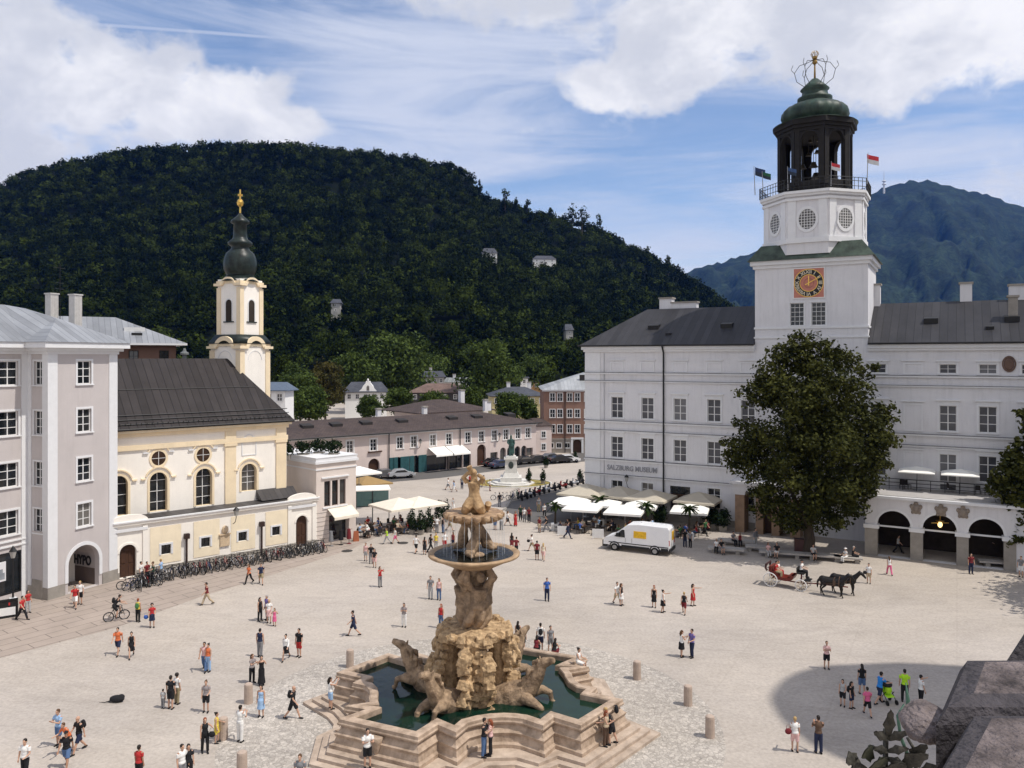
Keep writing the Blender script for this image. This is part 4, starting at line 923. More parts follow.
# shop window with poster
sh = place(put('shop_window', None, hy), Tm(-16, 2.4), 16-3.02, .6)
m = MB()
for q in ((-2.45, -2.35, 0, 3.25), (2.35, 2.45, 0, 3.25), (-2.35, 2.35, 0, .1), (-2.35, 2.35, 3.15, 3.25)): m.box(q[0], q[1], -.02, .18, q[2], q[3])
m.build('frame', black, sh)
m = MB(); m.box(-2.35, 2.35, .1, .14, .1, 3.15); m.build('pane', gls, sh)
m = MB(); m.box(.2, 1.3, .05, .09, 1.1, 2.6, 0); m.box(.3, 1.2, .04, .05, 1.25, 1.75, 1); m.box(.45, 1.05, .04, .05, 1.75, 2.05, 1); m.build('poster', [M('poster_white', (.7, .7, .72), .5, .05), M('poster_grey', (.25, .27, .3), .5, .2)], sh)
# roofs
mb = MB()
mb.T = I4
def roof_poly(mb):
    o = .85; z0 = HZ+.26
    A, B, C, D, E, Fp = (-16-o, 2.4-o, z0), (-o, 2.4-o, z0), (-o, -o, z0), (HL+o, -o, z0), (HL+o, 12+o, z0), (-16-o, 12+o, z0)
    r1, r2, r3 = (-16, 7.2, z0+3.2), (1.2, 7.2, z0+3.2), (HL*.5-.1, 3.2, z0+2.1)
    mb.add([A, B, C, D, E, Fp, r1, r2, r3, (HL*.5-.1, 7.2, z0+3.0)], [(0, 1, 7, 6), (1, 2, 8, 7), (2, 3, 8), (3, 4, 9, 8), (8, 9, 7), (4, 5, 6, 7, 9), (5, 0, 6)], 0)
roof_poly(mb)
rf = mb.build('roof', sheet_grey, hy); fix_normals(rf.data)
pc = P(52, 0, 70); 
for (px, yb, yt, wp) in ((51.8, 315, 294.5, 12.5), (75.5, 316.5, 295.5, 12.5)):
    Yc = 71; c = P(px, yt, Yc); u, v = HY.uv(c.x, c.y); wd = wp*Yc/F*.66
    k = MB(); k.box(u-wd/2, u+wd/2, v-wd/2, v+wd/2, 20.5, c.z, 0); k.box(u-wd/2-.07, u+wd/2+.07, v-wd/2-.07, v+wd/2+.07, c.z+.001, c.z+.12, 0)
    for i in range(5): xx = u-wd/2+wd*(i+.5)/5; k.box(xx-.03, xx+.03, v-wd/2-.03, v+wd/2+.03, 20.6, c.z-.02, 0)
    k.build('chimney', M('chimney_sheet', (.52, .50, .48), .5, .12, 3), rf)
an = MB(); c = P(60, 300, 72); u, v = HY.uv(c.x, c.y)
an.tube((u, v, 21), (u, v, P(60, 264, 72).z), .03, n=5)
for zz, l in ((P(60, 268, 72).z, .7), (P(60, 283, 72).z, .5), (P(60, 289, 72).z, .6)): an.tube((u-l, v-l*.4, zz), (u+l, v+l*.4, zz), .02, n=4); an.tube((u-l*.6, v+l*.5, zz), (u-l*.6, v-l*.5, zz), .015, n=4)
an.build('aerial', black, rf)
# russet house with pale sheet roof just behind it
RB = FR((P(112, 0, 80).x, 80), 30)
ru = thing('russet_house', 'russet orange house with pale sheet roof wedged behind the grey corner building', 'building', RB.w(0), RB.a)
mb = MB(); ew = RB.px(176); ez = RB.z(ew, 344); mb.box(-9, ew, 0, 9, 0, ez, 0); w = mb.build('wall', brickred, ru)
mb = MB(); hip_roof(mb, -10, ew+1.0, -1, 10, ez+.05, ez+2.9, 0, 6.5, 0, .2, 1); rr2 = mb.build('roof', [sheet_grey, white_t], ru); fix_normals(rr2.data)
for x in (2.0, 4.9): window(ru, I4, x, ez-1.9, .9, 1.2, 2, 2, .0, 0, 0, d=-.01, fm=black)
sk = MB(); sk.box(1.2, 3.2, 1.5, 2.6, ez+1.2, ez+1.75); sk.build('roof_hatch', M('hatch_sheet', (.6, .6, .6), .5, .1), rr2)
sk = MB(); sk.box(ew-4.2, ew-3.2, .6, 1.2, ez+.8, ez+1.15); sk.build('roof_hatch', black, rr2)

# ---------------------------------------------------- yellow church
CH = FR((-33.9, 66.8), 41.7)
ch = thing('church', 'cream and yellow church with dark seamed roof beside the lilac grey building', 'church', CH.w(0), CH.a)
AL = CH.px(317); AH = 4.75
mb = MB()
pd0, pd1 = CH.px(119.5), CH.px(136.5)     # dark portal near the left end
dd0, dd1 = CH.px(296), CH.px(307.5)
pan = [(CH.px(a), CH.px(b)) for a, b in ((150, 181), (193.5, 219.5), (231, 255), (265.5, 288))]
wz = [CH.z((a+b)/2, y)-.0 for (a, b), y in zip(pan, (549.5, 542.5, 536.8, 531))]
ops = [(pd0, pd1, .02, CH.z((pd0+pd1)/2, 544.5), True, .45), (dd0, dd1, .02, CH.z((dd0+dd1)/2, 515.5), True, .35)]
wins = [(CH.px(166), 549.5), (CH.px(205.5), 542.3), (CH.px(242.5), 536.5), (CH.px(276), 531)]
for c, y in wins: z = CH.z(c, y); ops.append((c-.42, c+.42, z-.42, z+.45))
wall(mb, -.2, AL, 0, AH, ops, .3)
mb.quad((AL, 0, 0), (AL, 3.2, 0), (AL, 3.2, AH), (AL, 0, AH)); mb.quad((-.2, 3.2, 0), (-.2, 0, 0), (-.2, 0, AH), (-.2, 3.2, AH))
for (a, b) in pan:
    c = [w for w, y in wins if a < w < b][0]; z = CH.z(c, [y for w, y in wins if a < w < b][0])
    ops2 = [(c-.42, c+.42, z-.42, z+.45)]; mb.T = Tm(0, -.035); wall(mb, a, b, .75, 4.05, ops2, .035, 1); mb.T = I4
mb.box(-.2, pd0-.01, -.09, .01, 0, .55, 2); mb.box(pd1+.01, dd0-.01, -.09, .01, 0, .55, 2); mb.box(dd1+.01, AL, -.09, .01, 0, .55, 2)
mb.box(-.3, AL+.1, -.22, .3, AH-.22, AH+.02, 0); mb.box(-.3, AL+.15, -.32, .4, AH+.021, AH+.14, 3)
# curved gables over the two doors
for (a, b) in ((pd0, pd1), (dd0, dd1)):
    x = (a+b)/2; w2 = (b-a)/2+.9; pl = [(x-w2-.4, AH+.14)]+[(x-w2*math.cos(t), AH+.16+.55*math.sin(t)) for t in np.linspace(0, math.pi, 13)]+[(x+w2+.4, AH+.14)]
    mb.extr(pl, -.2, .12, 0)
    arch_ring(mb, x, ops[0][3]-(b-a)/2 if a == pd0 else ops[1][3]-(b-a)/2, (b-a)/2, (b-a)/2+.18, -.06, .02, 14, 0)
    mb.box(a-.9, a-.5, -.12, .02, .56, AH-.3, 0); mb.box(b+.5, b+.9, -.12, .02, .56, AH-.3, 0); mb.box(a-.9, b+.9, -.16, .02, AH-.75, AH-.5, 3)
for k in (1, 2):
    xk = (pan[k-1][1]+pan[k][0])/2
an_w = mb.build('annexe_wall', [cream, ochre, greystone, white_t], ch); fix_normals(an_w.data)
for c, y in wins: window(ch, I4, c, CH.z(c, y)-.42, .84, .87, 2, 1, .17, 0, .0, d=.25, proud=.08, fm=black)
for (a, b, i) in ((pd0, pd1, 0), (dd0, dd1, 1)):
    m = MB(); x = (a+b)/2; r = (b-a)/2; top = ops[i][3]
    pl = [(a+.02, .03)]+[(x-(r-.02)*math.cos(t), top-r+(r-.02)*math.sin(t)) for t in np.linspace(0, math.pi, 11)]+[(b-.02, .03)]
    m.extr(pl, .36 if i == 0 else .26, .44 if i == 0 else .34, 0)
    for sx in (-1, 1):
        for (z0, z1) in ((.25, 1.1), (1.25, 2.3)): m.box(x+sx*.12, x+sx*(r-.2), .32 if i == 0 else .22, .37 if i == 0 else .27, z0, z1, 0)
    m.build('door', wdark, ch)
# lean-to roof of the annexe
m = MB(); m.add([(-.3, -.1, AH+.16), (AL+.1, -.1, AH+.16), (AL+.1, 2.05, AH+.2), (-.3, 2.05, AH+.2)], [(0, 1, 2, 3)]); m.prism([(-.3, .1), (AL, .1), (AL, 1.98), (-.3, 1.98)], AH-.1, AH+.12); m.build('annexe_roof', seam('annexe_sheet', (.075, .07, .07), .5, .2, .6, 'X', .6), ch)
m = MB()
xs = CH.px(277, 1.6); m.add([(xs-2.0, .6, AH+.3), (xs+1.9, .6, AH+.3), (xs+1.9, 1.98, AH+1.2), (xs-2.0, 1.98, AH+1.2), (xs-2.0, 1.98, AH+.3), (xs+1.9, 1.98, AH+.3)], [(0, 1, 2, 3), (0, 3, 4), (1, 5, 2)]); m.build('porch_roof', seam('annexe_sheet', (.075, .07, .07), .5, .2, .6, 'X', .6), ch)
# nave
NV, NE, CZ = 2.0, CH.px(286.5, 2.0), 12.7
nv = MB(); nv.T = Tm(0, NV)
arw = [CH.px(p, NV) for p in (118.5, 158.5, 204, 249)]; aw = .76
ops = [(x-aw, x+aw, AH+.32 if i != 3 else AH+1.2, CH.z(x, y, NV), True, .6) for i, (x, y) in enumerate(zip(arw, (476, 472.3, 468.5, 463.7)))]
ocl = [(CH.px(158.5, NV), 458.2), (CH.px(203, NV), 454.8)]
wall(nv, -8, NE, 0, CZ, ops, .6, 0, 1)
for x, o in zip(arw, ops):
    s = o[3]-aw
    arch_ring(nv, x, s, aw, aw+.2, -.06, .02, 14, 1); nv.box(x-aw-.2, x-aw, -.06, .02, o[2], s, 1); nv.box(x+aw, x+aw+.2, -.06, .02, o[2], s, 1)
    arch_ring(nv, x, s+.12, aw+.32, aw+.44, -.16, .02, 14, 1, R(18), R(162))
    for sx in (-1, 1): nv.box(x+sx*(aw+.35), x+sx*(aw+.75), -.18, .02, s+.2, s+.34, 1)
for x, y in ocl:
    z = CH.z(x, y, NV); oval_ring(nv, x, z, .62, .82, -.07, .02, 1.05, 24, 1); arch_ring(nv, x, z+.12, 1.0, 1.1, -.14, .02, 12, 1, R(25), R(155))
    for sx in (-1, 1): nv.box(x+sx*.88, x+sx*1.35, -.15, .02, z+.5, z+.62, 2)
x = CH.px(249, NV); z = CH.z(x, 446, NV)
for q in ((x-.75, x-.67, z-.9, z+.7), (x+.67, x+.75, z-.9, z+.7), (x-.67, x+.67, z-.9, z-.82)): nv.box(q[0], q[1], -.05, .02, q[2], q[3], 2)
arch_ring(nv, x, z+.55, .5, .6, -.06, .02, 10, 2)
pz = [CH.px(p, NV) for p in (230.5, 281)]
for p in pz: nv.box(p-.55, p+.5, -.14, .02, AH, CZ-2.2, 1); nv.box(p-.65, p+.6, -.22, .02, CZ-2.2, CZ-1.95, 1); nv.box(p-.55, p+.5, -.16, .02, CZ-1.5, CZ-.75, 1)
nv.box(-8, NE+.1, -.16, .02, CZ-1.94, CZ-1.5, 1); nv.box(-8, NE+.15, -.22, .02, CZ-.74, CZ-.4, 1); nv.box(-8, NE+.35, -.5, .02, CZ-.395, CZ-.02, 1)
nv.quad((NE, 0, 0), (NE, 12, 0), (NE, 12, CZ), (NE, 0, CZ)); nv.quad((NE, 12, 0), (-8, 12, 0), (-8, 12, CZ), (NE, 12, CZ))
nw = nv.build('nave_wall', [cream, yellow, white_t], ch); fix_normals(nw.data)
for x, o in zip(arw, ops):
    s = o[3]-aw; pl = [(x-aw+.03, o[2]+.03)]+[(x-(aw-.03)*math.cos(t), s+(aw-.03)*math.sin(t)) for t in np.linspace(0, math.pi, 13)]+[(x+aw-.03, o[2]+.03)]
    m = MB(); m.T = Tm(0, NV); m.extr(pl, .47, .51); p = m.build('arched_window', gls, ch)
    g = MB(); g.T = Tm(0, NV); g.box(x-.03, x+.03, .42, .46, o[2], o[3]-.03)
    for zz in np.linspace(o[2]+.8, s, 3): g.box(x-aw+.03, x+aw-.03, .425, .455, zz-.025, zz+.025)
    g.build('glazing_bars', whitepaint, p)
for x, y in ocl:
    z = CH.z(x, y, NV); m = MB(); m.T = Tm(0, NV); m.extr([(x+.62*math.cos(t), z+.65*math.sin(t)) for t in np.linspace(0, 2*math.pi, 20, endpoint=False)], -.02, .01); p = m.build('round_window', M('dull_brown_glass', (.05, .03, .02), .15, .4, 2), ch)
    g = MB(); g.T = Tm(0, NV); g.box(x-.02, x+.02, -.05, -.022, z-.62, z+.62); g.box(x-.6, x+.6, -.048, -.024, z-.02, z+.02); g.build('glazing_bars', whitepaint, p)
church_roof = seam('church_seamed_roof', (.036, .031, .031), .5, .15, .72, 'X', .5, .09)
m = MB(); hip_roof(m, -9, NE+.6, NV-.6, NV+12.6, CZ, 18.95, 0, 4.3, 0, .16, 1); cr_ = m.build('roof', [church_roof, black], ch); fix_normals(cr_.data)
def crz(v): return CZ+(v-NV+.6)/6.6*6.25
m = MB()
for v in np.linspace(NV-.3, NV+.5, 3): m.tube((-9, v, crz(v)+.1), (NE+.3, v, crz(v)+.1), .04, n=5)
for u in np.linspace(-2, NE+.2, 42): m.box(u-.02, u+.02, NV-.35, NV-.2, crz(NV-.3), crz(NV-.3)+.2)
m.build('snow_rail', black, cr_)
m = MB(); m.tube((-9, NV+2.9, crz(NV+2.9)+.05), (NE-2.0, NV+2.9, crz(NV+2.9)+.05), .035, n=5); m.build('lightning_wire', black, cr_)
c = P(184.5, 349, 80); u, v = CH.uv(c.x, c.y); m = MB(); m.lathe([(.2, 0), (.2, .5), (.42, .55), (.42, .75), (.2, .85), (.1, 1.2)], 12, (CH.px(184.5, 9), 9, 18.8)); m.build('roof_finial', M('lead', (.16, .17, .17), .5, .2), cr_)
m = MB(); m.path([(-.5, NV-.7, CZ-.02), (NE+.5, NV-.7, CZ-.02)], .08, 6); m.build('gutter', black, ch)
for p in (186, 261):
    u = CH.px(p); m = MB(); m.path([(u, -.18, .1), (u, -.18, CH.z(u, 536 if p < 200 else 524)-.2)], .09, 8); z = CH.z(u, 536 if p < 200 else 524); m.box(u-.22, u+.22, -.4, -.05, z-.2, z+.25); m.build('downpipe', M('rust_brown_iron', (.04, .022, .018), .6, .3), ch)
# relief tablet on the annexe wall with a small canopy
u = CH.px(224.5); z = CH.z(u, 540); m = MB(); m.box(u-.45, u+.45, -.14, -.03, z-.55, z+.5); m.box(u-.55, u+.55, -.22, -.03, z+.5, z+.62); m.ell((u, -.14, z+1.0), (.3, .12, .38)); m.build('wall_tablet', M('tablet_stone', (.55, .42, .28), .8, .2, 3), ch)
# turret
tc_ = P(240.2, 0, 80.6); ray = Vector((tc_.x, tc_.y, 0)).normalized(); cent = Vector((tc_.x, tc_.y, 0))+ray*2.95
ang = math.degrees(math.atan2(ray.y, ray.x))-90      # the ray's bearing
tu_, tv_ = CH.uv(cent.x, cent.y); TT = Matrix.Translation((tu_, tv_, 0)) @ Matrix.Rotation(R(ang+45)-CH.a, 4, 'Z')
def tzz(y): return EYE+(HOR-y)*81.2/F
tm_ = MB(); tm_.T = TT
def stage(h, z0, z1, pil, wide):
    tm_.box(-h, h, -h, h, z0, z1, 0)
    for sx in (-1, 1):
        for sy in (-1, 1): tm_.box(sx*(h-pil), sx*(h+.09), sy*(h-pil), sy*(h+.09), z0, z1-.9, 1)
    for k in range(4):
        T0 = tm_.T; tm_.T = TT @ Matrix.Rotation(R(90*k), 4, 'Z') @ Matrix.Translation((0, -h, 0))
        # curved pediment
        arch_ring(tm_, 0, z1-.95, h*.52, h*.74, -.22, .05, 12, 1, R(20), R(160)); 
        for sx in (-1, 1): tm_.box(sx*h*.55, sx*(h+.32), -.30, .05, z1-.72, z1-.45, 1)
        tm_.T = T0
    tm_.prism([(sx*(h+.12), sy*(h+.12)) for sx, sy in ((-1, -1), (1, -1), (1, 1), (-1, 1))], z1-.45, z1-.2, 1)
h1, h2 = 2.08, 1.58
Z1 = tzz(347)+.55; Z2 = tzz(283.5)+.55; ZB = 13.5; ZM = Z1+.75
stage(h1, ZB, Z1, .55, 1); stage(h2, ZM, Z2, .45, 1)
for k in range(4):
    tm_.T = TT @ Matrix.Rotation(R(90*k), 4, 'Z') @ Matrix.Translation((0, -h2, 0)); s = tzz(303); arch_ring(tm_, 0, s, .43, .55, -.05, .02, 10, 2)
    for sx in (-1, 1): tm_.box(sx*.43, sx*.55, -.05, .02, tzz(321), s, 2)
    tm_.box(-.7, .7, -.12, .02, tzz(321)-.12, tzz(321), 3)
    tm_.T = TT @ Matrix.Rotation(R(90*k), 4, 'Z') @ Matrix.Translation((0, -h1, 0)); arch_ring(tm_, 0, tzz(360), .95, 1.02, -.04, .02, 12, 2)
tm_.T = TT
tub = tm_.build('turret', [cream, yellow, whitepaint, darkcopper], ch); fix_normals(tub.data)
for k in range(4):
    m = MB(); m.T = TT @ Matrix.Rotation(R(90*k), 4, 'Z') @ Matrix.Translation((0, -h2, 0)); s = tzz(303); z0 = tzz(321)
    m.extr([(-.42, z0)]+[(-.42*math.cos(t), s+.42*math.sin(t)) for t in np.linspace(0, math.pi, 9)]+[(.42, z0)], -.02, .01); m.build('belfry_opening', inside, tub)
m = MB(); m.T = TT; m.taper(-h1-.25, h1+.25, -h1-.25, h1+.25, Z1-.19, ZM+.02, .76, 0)
for k in range(4):
    m.T = TT @ Matrix.Rotation(R(90*k), 4, 'Z') @ Matrix.Translation((0, -h1, 0)); m.ell((0, .75, Z1-.25), (1.2, .85, .55), 0, 14, 8)
m.build('turret_skirt_roof', darkcopper, tub, smooth=True); m = MB(); m.T = TT @ Matrix.Rotation(R(45), 4, 'Z')
cz = [(h2*1.25, Z2-.2), (h2*1.1, Z2+.1), (h2*.85, Z2+.5), (h2*.78, tzz(274)), (h2*.90, tzz(272)), (h2*1.03, tzz(267)), (h2*1.06, tzz(262)), (h2*1.0, tzz(256)), (h2*.88, tzz(251)), (h2*.62, tzz(247)), (h2*.55, tzz(244)), (h2*.78, tzz(242)), (h2*.80, tzz(239.5)), (h2*.50, tzz(236)), (h2*.46, tzz(234)), (h2*.42, tzz(221)), (h2*.62, tzz(219.5)), (h2*.58, tzz(217)), (h2*.26, tzz(213)), (.08, tzz(209))]
m.lathe(cz, 32, wob=lambda t, i: .05*abs(math.sin(8*t)) if 4 <= i <= 8 else 0)
m.build('turret_cap', darkcopper, tub, smooth=True)
m = MB(); m.T = TT; m.lathe([(.10, tzz(210)), (.09, tzz(203)), (.3, tzz(201)), (.36, tzz(198.5)), (.28, tzz(196)), (.09, tzz(194.5)), (.08, tzz(185))], 10); m.box(-.3, .3, -.05, .05, tzz(191.5), tzz(190)); m.box(-.05, .05, -.3, .3, tzz(191.45), tzz(190.05)); m.build('gilded_cross', gold, tub)

# ---------------------------------------------------- small terrace-roofed shop building
CF = FR((-19.9, 79.3), 46)
cf = thing('terrace_shop', 'small cream shop building with flat planted roof terrace and triple window', 'building', CF.w(0), CF.a)
fL = CF.px(356); fz = CF.z(0, 462)
mb = MB(); wx0, wx1 = CF.px(323.5), CF.px(346.5); wzt, wzb = CF.z(2.4, 480), CF.z(2.4, 505); ops = []
for i in range(3): a = wx0+(wx1-wx0)*i/3; ops.append((a+.09, a+(wx1-wx0)/3-.09, wzb, wzt))
dx0, dx1 = CF.px(329), CF.px(349); ops.append((dx0, dx1, .02, 2.75, False, .7))
wall(mb, 0, fL, 0, fz, ops, .3)
mb.quad((fL, 0, 0), (fL, 9, 0), (fL, 9, fz), (fL, 0, fz)); mb.quad((0, 9, 0), (0, 0, 0), (0, 0, fz), (0, 9, fz)); mb.quad((fL, 9, 0), (0, 9, 0), (0, 9, fz), (fL, 9, fz))
for (z0, z1, o) in ((fz-.9, fz-.78, .08), (fz-.25, fz-.002, .2), (fz, fz+.32, .1), (fz+.321, fz+.4, .14)): mb.prism([(-o, -o), (fL+o, -o), (fL+o, 9), (-o, 9)], z0, z1, 1)
mb.box(wx0-.25, wx1+.25, -.16, .02, wzt+.3, wzt+.45, 1); mb.box(wx0-.1, wx1+.1, -.1, .02, wzb-.2, wzb-.05, 1)
for z in np.arange(.45, 3.2, .45): mb.box(-.02, dx0-.02, -.025, .01, z, z+.03, 2)
w = mb.build('wall', [M('shop_plaster', (.66, .58, .53), .85, .05, .6, dirt=.12), white_t, greystone], cf); fix_normals(w.data)
for i in range(3): a, b = ops[i][0], ops[i][1]; window(cf, I4, (a+b)/2, wzb, b-a, wzt-wzb, 1, 2, 0, 0, 0, d=.25, fm=wdark)
m = MB(); m.box(dx0+.02, dx1-.02, .62, .68, .05, 2.7, 0); m.build('shop_front', gls, cf)
def awning(par, x0, x1, zt, out, drop, mat, y0=0):
    m = MB(); n = 8; vs = []; 
    for k in range(n+1):
        x = x0+(x1-x0)*k/n; sag = .05*math.sin(math.pi*k/n)
        vs += [(x, y0, zt), (x, y0-out, zt-drop-sag*.3), (x, y0-out-.02, zt-drop-.28)]
    fs = []
    for k in range(n): fs += [(3*k, 3*k+1, 3*k+4, 3*k+3), (3*k+1, 3*k+2, 3*k+5, 3*k+4)]
    vs2 = [(x, y+.03, z-.04) for x, y, z in vs]; nn = len(vs)
    m.add(vs+vs2, fs+[tuple(i+nn for i in f[::-1]) for f in fs]); m.tube((x0, y0, zt), (x0, y0-out, zt-drop), .03, n=5); m.tube((x1, y0, zt), (x1, y0-out, zt-drop), .03, n=5)
    return m.build('awning', mat, par)
canvas = M('cream_canvas', (.74, .67, .56), .85, .06, 2)
wcanvas = M('white_canvas', (.86, .84, .79), .85, .04, 2)
bcanvas = M('beige_canvas', (.46, .41, .33), .85, .06, 2)
awning(cf, CF.px(329)-.2, CF.px(350)+.2, 3.5, 1.35, .75, canvas)
pots = []
for i, (px, y) in enumerate([(285, 452), (303.5, 452), (319, 452), (334, 455)]):
    u = CF.px(px, 3.5 if i < 3 else 1.5); v = 3.5 if i < 3 else 1.5; b = CF.w(u, v, fz+.02)
    t = thing('box_shrub', ['clipped shrub at the left end of the shop roof terrace', 'second clipped shrub from the left on the shop roof terrace', 'third clipped shrub from the left on the shop roof terrace', 'rightmost clipped shrub on the shop roof terrace'][i], 'shrub', b, 0, 'shrubs on the roof terrace')
    m = MB(); m.taper(-.5, .5, -.4, .4, 0, .5, 1.1); m.build('planter', greystone, t)
    c, d, ti = crown_points([(0, 0, 1.25, .85, .7, .7), (.4, .1, 1.1, .55, .5, .6), (-.4, 0, 1.2, .55, .5, .6)], 500, .5, 5)
    put('foliage', leaf_mesh('foliage', c, .22, ti, lf_dark, d), t)

# ---------------------------------------------------- long rose building with shops
PK = FR((-20, 125.6), 38.6)
pk = thing('long_rose_building', 'long low rose coloured building with brown tiled roof and ground floor shops', 'building', PK.w(0), PK.a)
pL, pR = PK.px(285), PK.px(536); PZ = 7.0
brown_tile = tiles('brown_roof_tiles', (.060, .044, .041), (.085, .062, .055), .5, .35, .85, .02, (.04, .03, .03), .5, .03, noise=.25)
mb = MB(); ops = []; pwin = [PK.px(p) for p in (330, 350, 373.5, 400, 414, 433, 449, 468, 481.5, 494.5, 506, 518, 528)]
for c in pwin: ops.append((c-.55, c+.55, 4.25, 6.1))
low = [(374, 2.0, 3.0, True), (398.5, 1.5, 2.9, True), (416, 1.5, 2.9, True), (437, 5.0, 2.7, False), (455, 3.2, 2.7, False), (467, 1.6, 3.2, True), (481.5, 1.9, 3.8, True), (494, 1.6, 2.2, False), (503, 1.3, 2.9, True), (510, 1.3, 2.9, True), (517.5, 1.3, 2.9, True), (524, 1.3, 2.9, True), (529.5, 1.6, 2.4, False)]
lops = [(PK.px(p)-w/2, PK.px(p)+w/2, .02 if a or w > 2 else .9, h, a, .5) for p, w, h, a in low]
wall(mb, pL-8, pR, 0, PZ, ops+lops, .25)
mb.quad((pR, 0, 0), (pR, 15, 0), (pR, 15, PZ), (pR, 0, PZ)); mb.quad((pR, 15, 0), (pL-8, 15, 0), (pL-8, 15, PZ), (pR, 15, PZ))
mb.box(pL-8, pR+.2, -.2, .02, PZ-.35, PZ-.05, 1)
a, b = PK.px(369), PK.px(380); mb.box(a-.2, b+.2, -.35, .02, 4.0, 4.2, 2)
w = mb.build('wall', [rose, white_t, wdark], pk); fix_normals(w.data)
for c in pwin: window(pk, I4, c, 4.25, 1.1, 1.85, 2, 3, .2, 0, .06, tm=whitepaint, bar=.1)
for k, (o, l) in enumerate(zip(lops, low)):
    m = MB(); x = (o[0]+o[1])/2; r = (o[1]-o[0])/2
    if l[3]: pl = [(o[0], o[2])]+[(x-r*math.cos(t), o[3]-r+r*math.sin(t)) for t in np.linspace(0, math.pi, 9)]+[(o[1], o[2])]; m.extr(pl, .4, .48)
    else: m.box(o[0], o[1], .4, .48, o[2], o[3])
    m.build('shop_door' if o[2] < .5 else 'shop_window', wdark if k in (0, 6) else gls, pk)
teal = M('teal_shutter_paint', (.03, .10, .11), .6, .2, 3)
for p in (391.5, 395, 402.5, 406.5, 411.5, 420.5, 424):
    m = MB(); u = PK.px(p); m.box(u-.42, u+.42, -.16, -.02, .1, 2.9)
    for z in np.arange(.3, 2.8, .22): m.box(u-.34, u+.34, -.19, -.15, z, z+.05)
    m.build('shutter', teal, pk)
awning(pk, PK.px(428), PK.px(444.5), 4.0, 2.6, 1.0, wcanvas); awning(pk, PK.px(445.5), PK.px(462), 4.0, 2.6, 1.0, wcanvas)
m = MB(); hip_roof(m, pL-9, pR+.8, -.8, 15.8, PZ+.02, 9.0, 0, 8.5, 0, .15, 1); pr_ = m.build('roof', [brown_tile, black], pk); fix_normals(pr_.data)
for p in (307, 336, 366, 402, 452, 477, 510):
    u = PK.px(p, 4.2); m = MB(); z = PZ+(4.2+.8)/8.3*2.0; m.add([(u-.9, 3.6, z-.35), (u+.9, 3.6, z-.35), (u+.9, 3.6, z+.3), (u-.9, 3.6, z+.3), (u-.9, 5.2, z+.55), (u+.9, 5.2, z+.55)], [(0, 1, 2, 3), (3, 2, 5, 4), (0, 3, 4), (1, 5, 2)]); m.build('dormer', M('dormer_dark', (.03, .026, .025), .8, .2), pr_)
for p, z in ((378.5, 10.2), (424.5, 10.2), (485.5, 11.0), (488.5, 10.6)): chimney(pr_, PK.px(p, 8), 8, 9, z, .75, .7, True, white_p)
for p in (388.5, 459.5): u = PK.px(p); m = MB(); m.path([(u, -.2, PZ-.1), (u, -.2, .1)], .09, 6); m.build('downpipe', black, pk)
m = MB(); m.path([(pL-9, -.85, PZ), (pR+.8, -.85, PZ)], .1, 6); m.build('gutter', black, pk)
# raised roof behind
Q = FR((P(425, 0, 155).x, 155), 38.6); q = thing('hipped_back_house', 'low back house whose brown hipped roof peaks above the long rose roof', 'house', Q.w(0), Q.a)
m = MB(); m.box(0, 14, 0, 12, 0, 8.2); m.build('wall', rose, q)
m = MB(); hip_roof(m, -2.5, 16.5, -1.5, 13.5, 8.2, 10.3, 8, 8, 0); r_ = m.build('roof', brown_tile, q); fix_normals(r_.data)
chimney(r_, 13, 6, 9, 12, 1, 1)

# ---------------------------------------------------- russet corner block
BK = FR((P(543.7, 0, 156).x, 156), 0)
bk = thing('russet_block', 'four storey russet building with white windows just left of the white palace', 'building', BK.w(0), BK.a)
BZ = BK.z(0, 389.8); bw = 20.0; gz = BK.z(0, 439)
bcols = [BK.px(p) for p in (552.5, 560, 569.7, 577.4, 587)]; brow = [BK.z(0, 401.3), BK.z(0, 417.6), BK.z(0, 433)]
mb = MB(); ops = [(c-.5, c+.5, z, z+1.65) for z in brow for c in bcols]
ad = BK.px(577.2); lo = [(BK.px(p)-.5, BK.px(p)+.5, 1.0, 2.0) for p in (551, 559, 567.5)]
wall(mb, 0, bw, gz, BZ, ops, .2); wall(mb, 0, bw, 0, gz-.001, lo+[(ad-.85, ad+.85, .02, 2.7, True, .5)], .2, 1)
mb.box(-.05, bw, -.12, .02, gz-.1, gz+.12, 1); mb.box(-.3, bw, -.35, .05, BZ-.3, BZ-.01, 2)
mb.quad((0, 20, 0), (0, 0, 0), (0, 0, BZ), (0, 20, BZ)); mb.box(.01, bw, .6, 19.9, 0, BZ-.05, 0)
mb.box(ad-1.25, ad-.86, -.12, .02, 0, 2.75, 2); mb.box(ad+.86, ad+1.25, -.12, .02, 0, 2.75, 2); mb.box(ad-1.25, ad+1.25, -.14, .02, 2.75, 3.1, 2)
w = mb.build('wall', [brickred, greystone, white_t], bk); fix_normals(w.data)
for z in brow:
    for c in bcols: window(bk, I4, c, z, 1.0, 1.65, 2, 2, .11, 0, .06, tm=whitepaint, bar=.1)
for c in lo: window(bk, I4, (c[0]+c[1])/2, 1.0, 1.0, 1.0, 2, 1, .08, 0, .05)
m = MB(); m.box(ad-.84, ad+.84, .45, .5, .03, 2.6); m.build('door', wdark, bk)
m = MB(); o = .5; zt = BK.z(8, 375.5, 8); m.add([(-o, -o, BZ), (bw, -o, BZ), (bw, 9, zt+.6), (9, 9, zt+.6), (-o, 20, BZ), (9, 12, zt+.6)], [(0, 1, 2, 3), (0, 3, 5, 4), (3, 2, 5)]); r_ = m.build('roof', seam('pale_block_roof', (.36, .37, .38), .45, .2, .7, 'X', .75), bk)
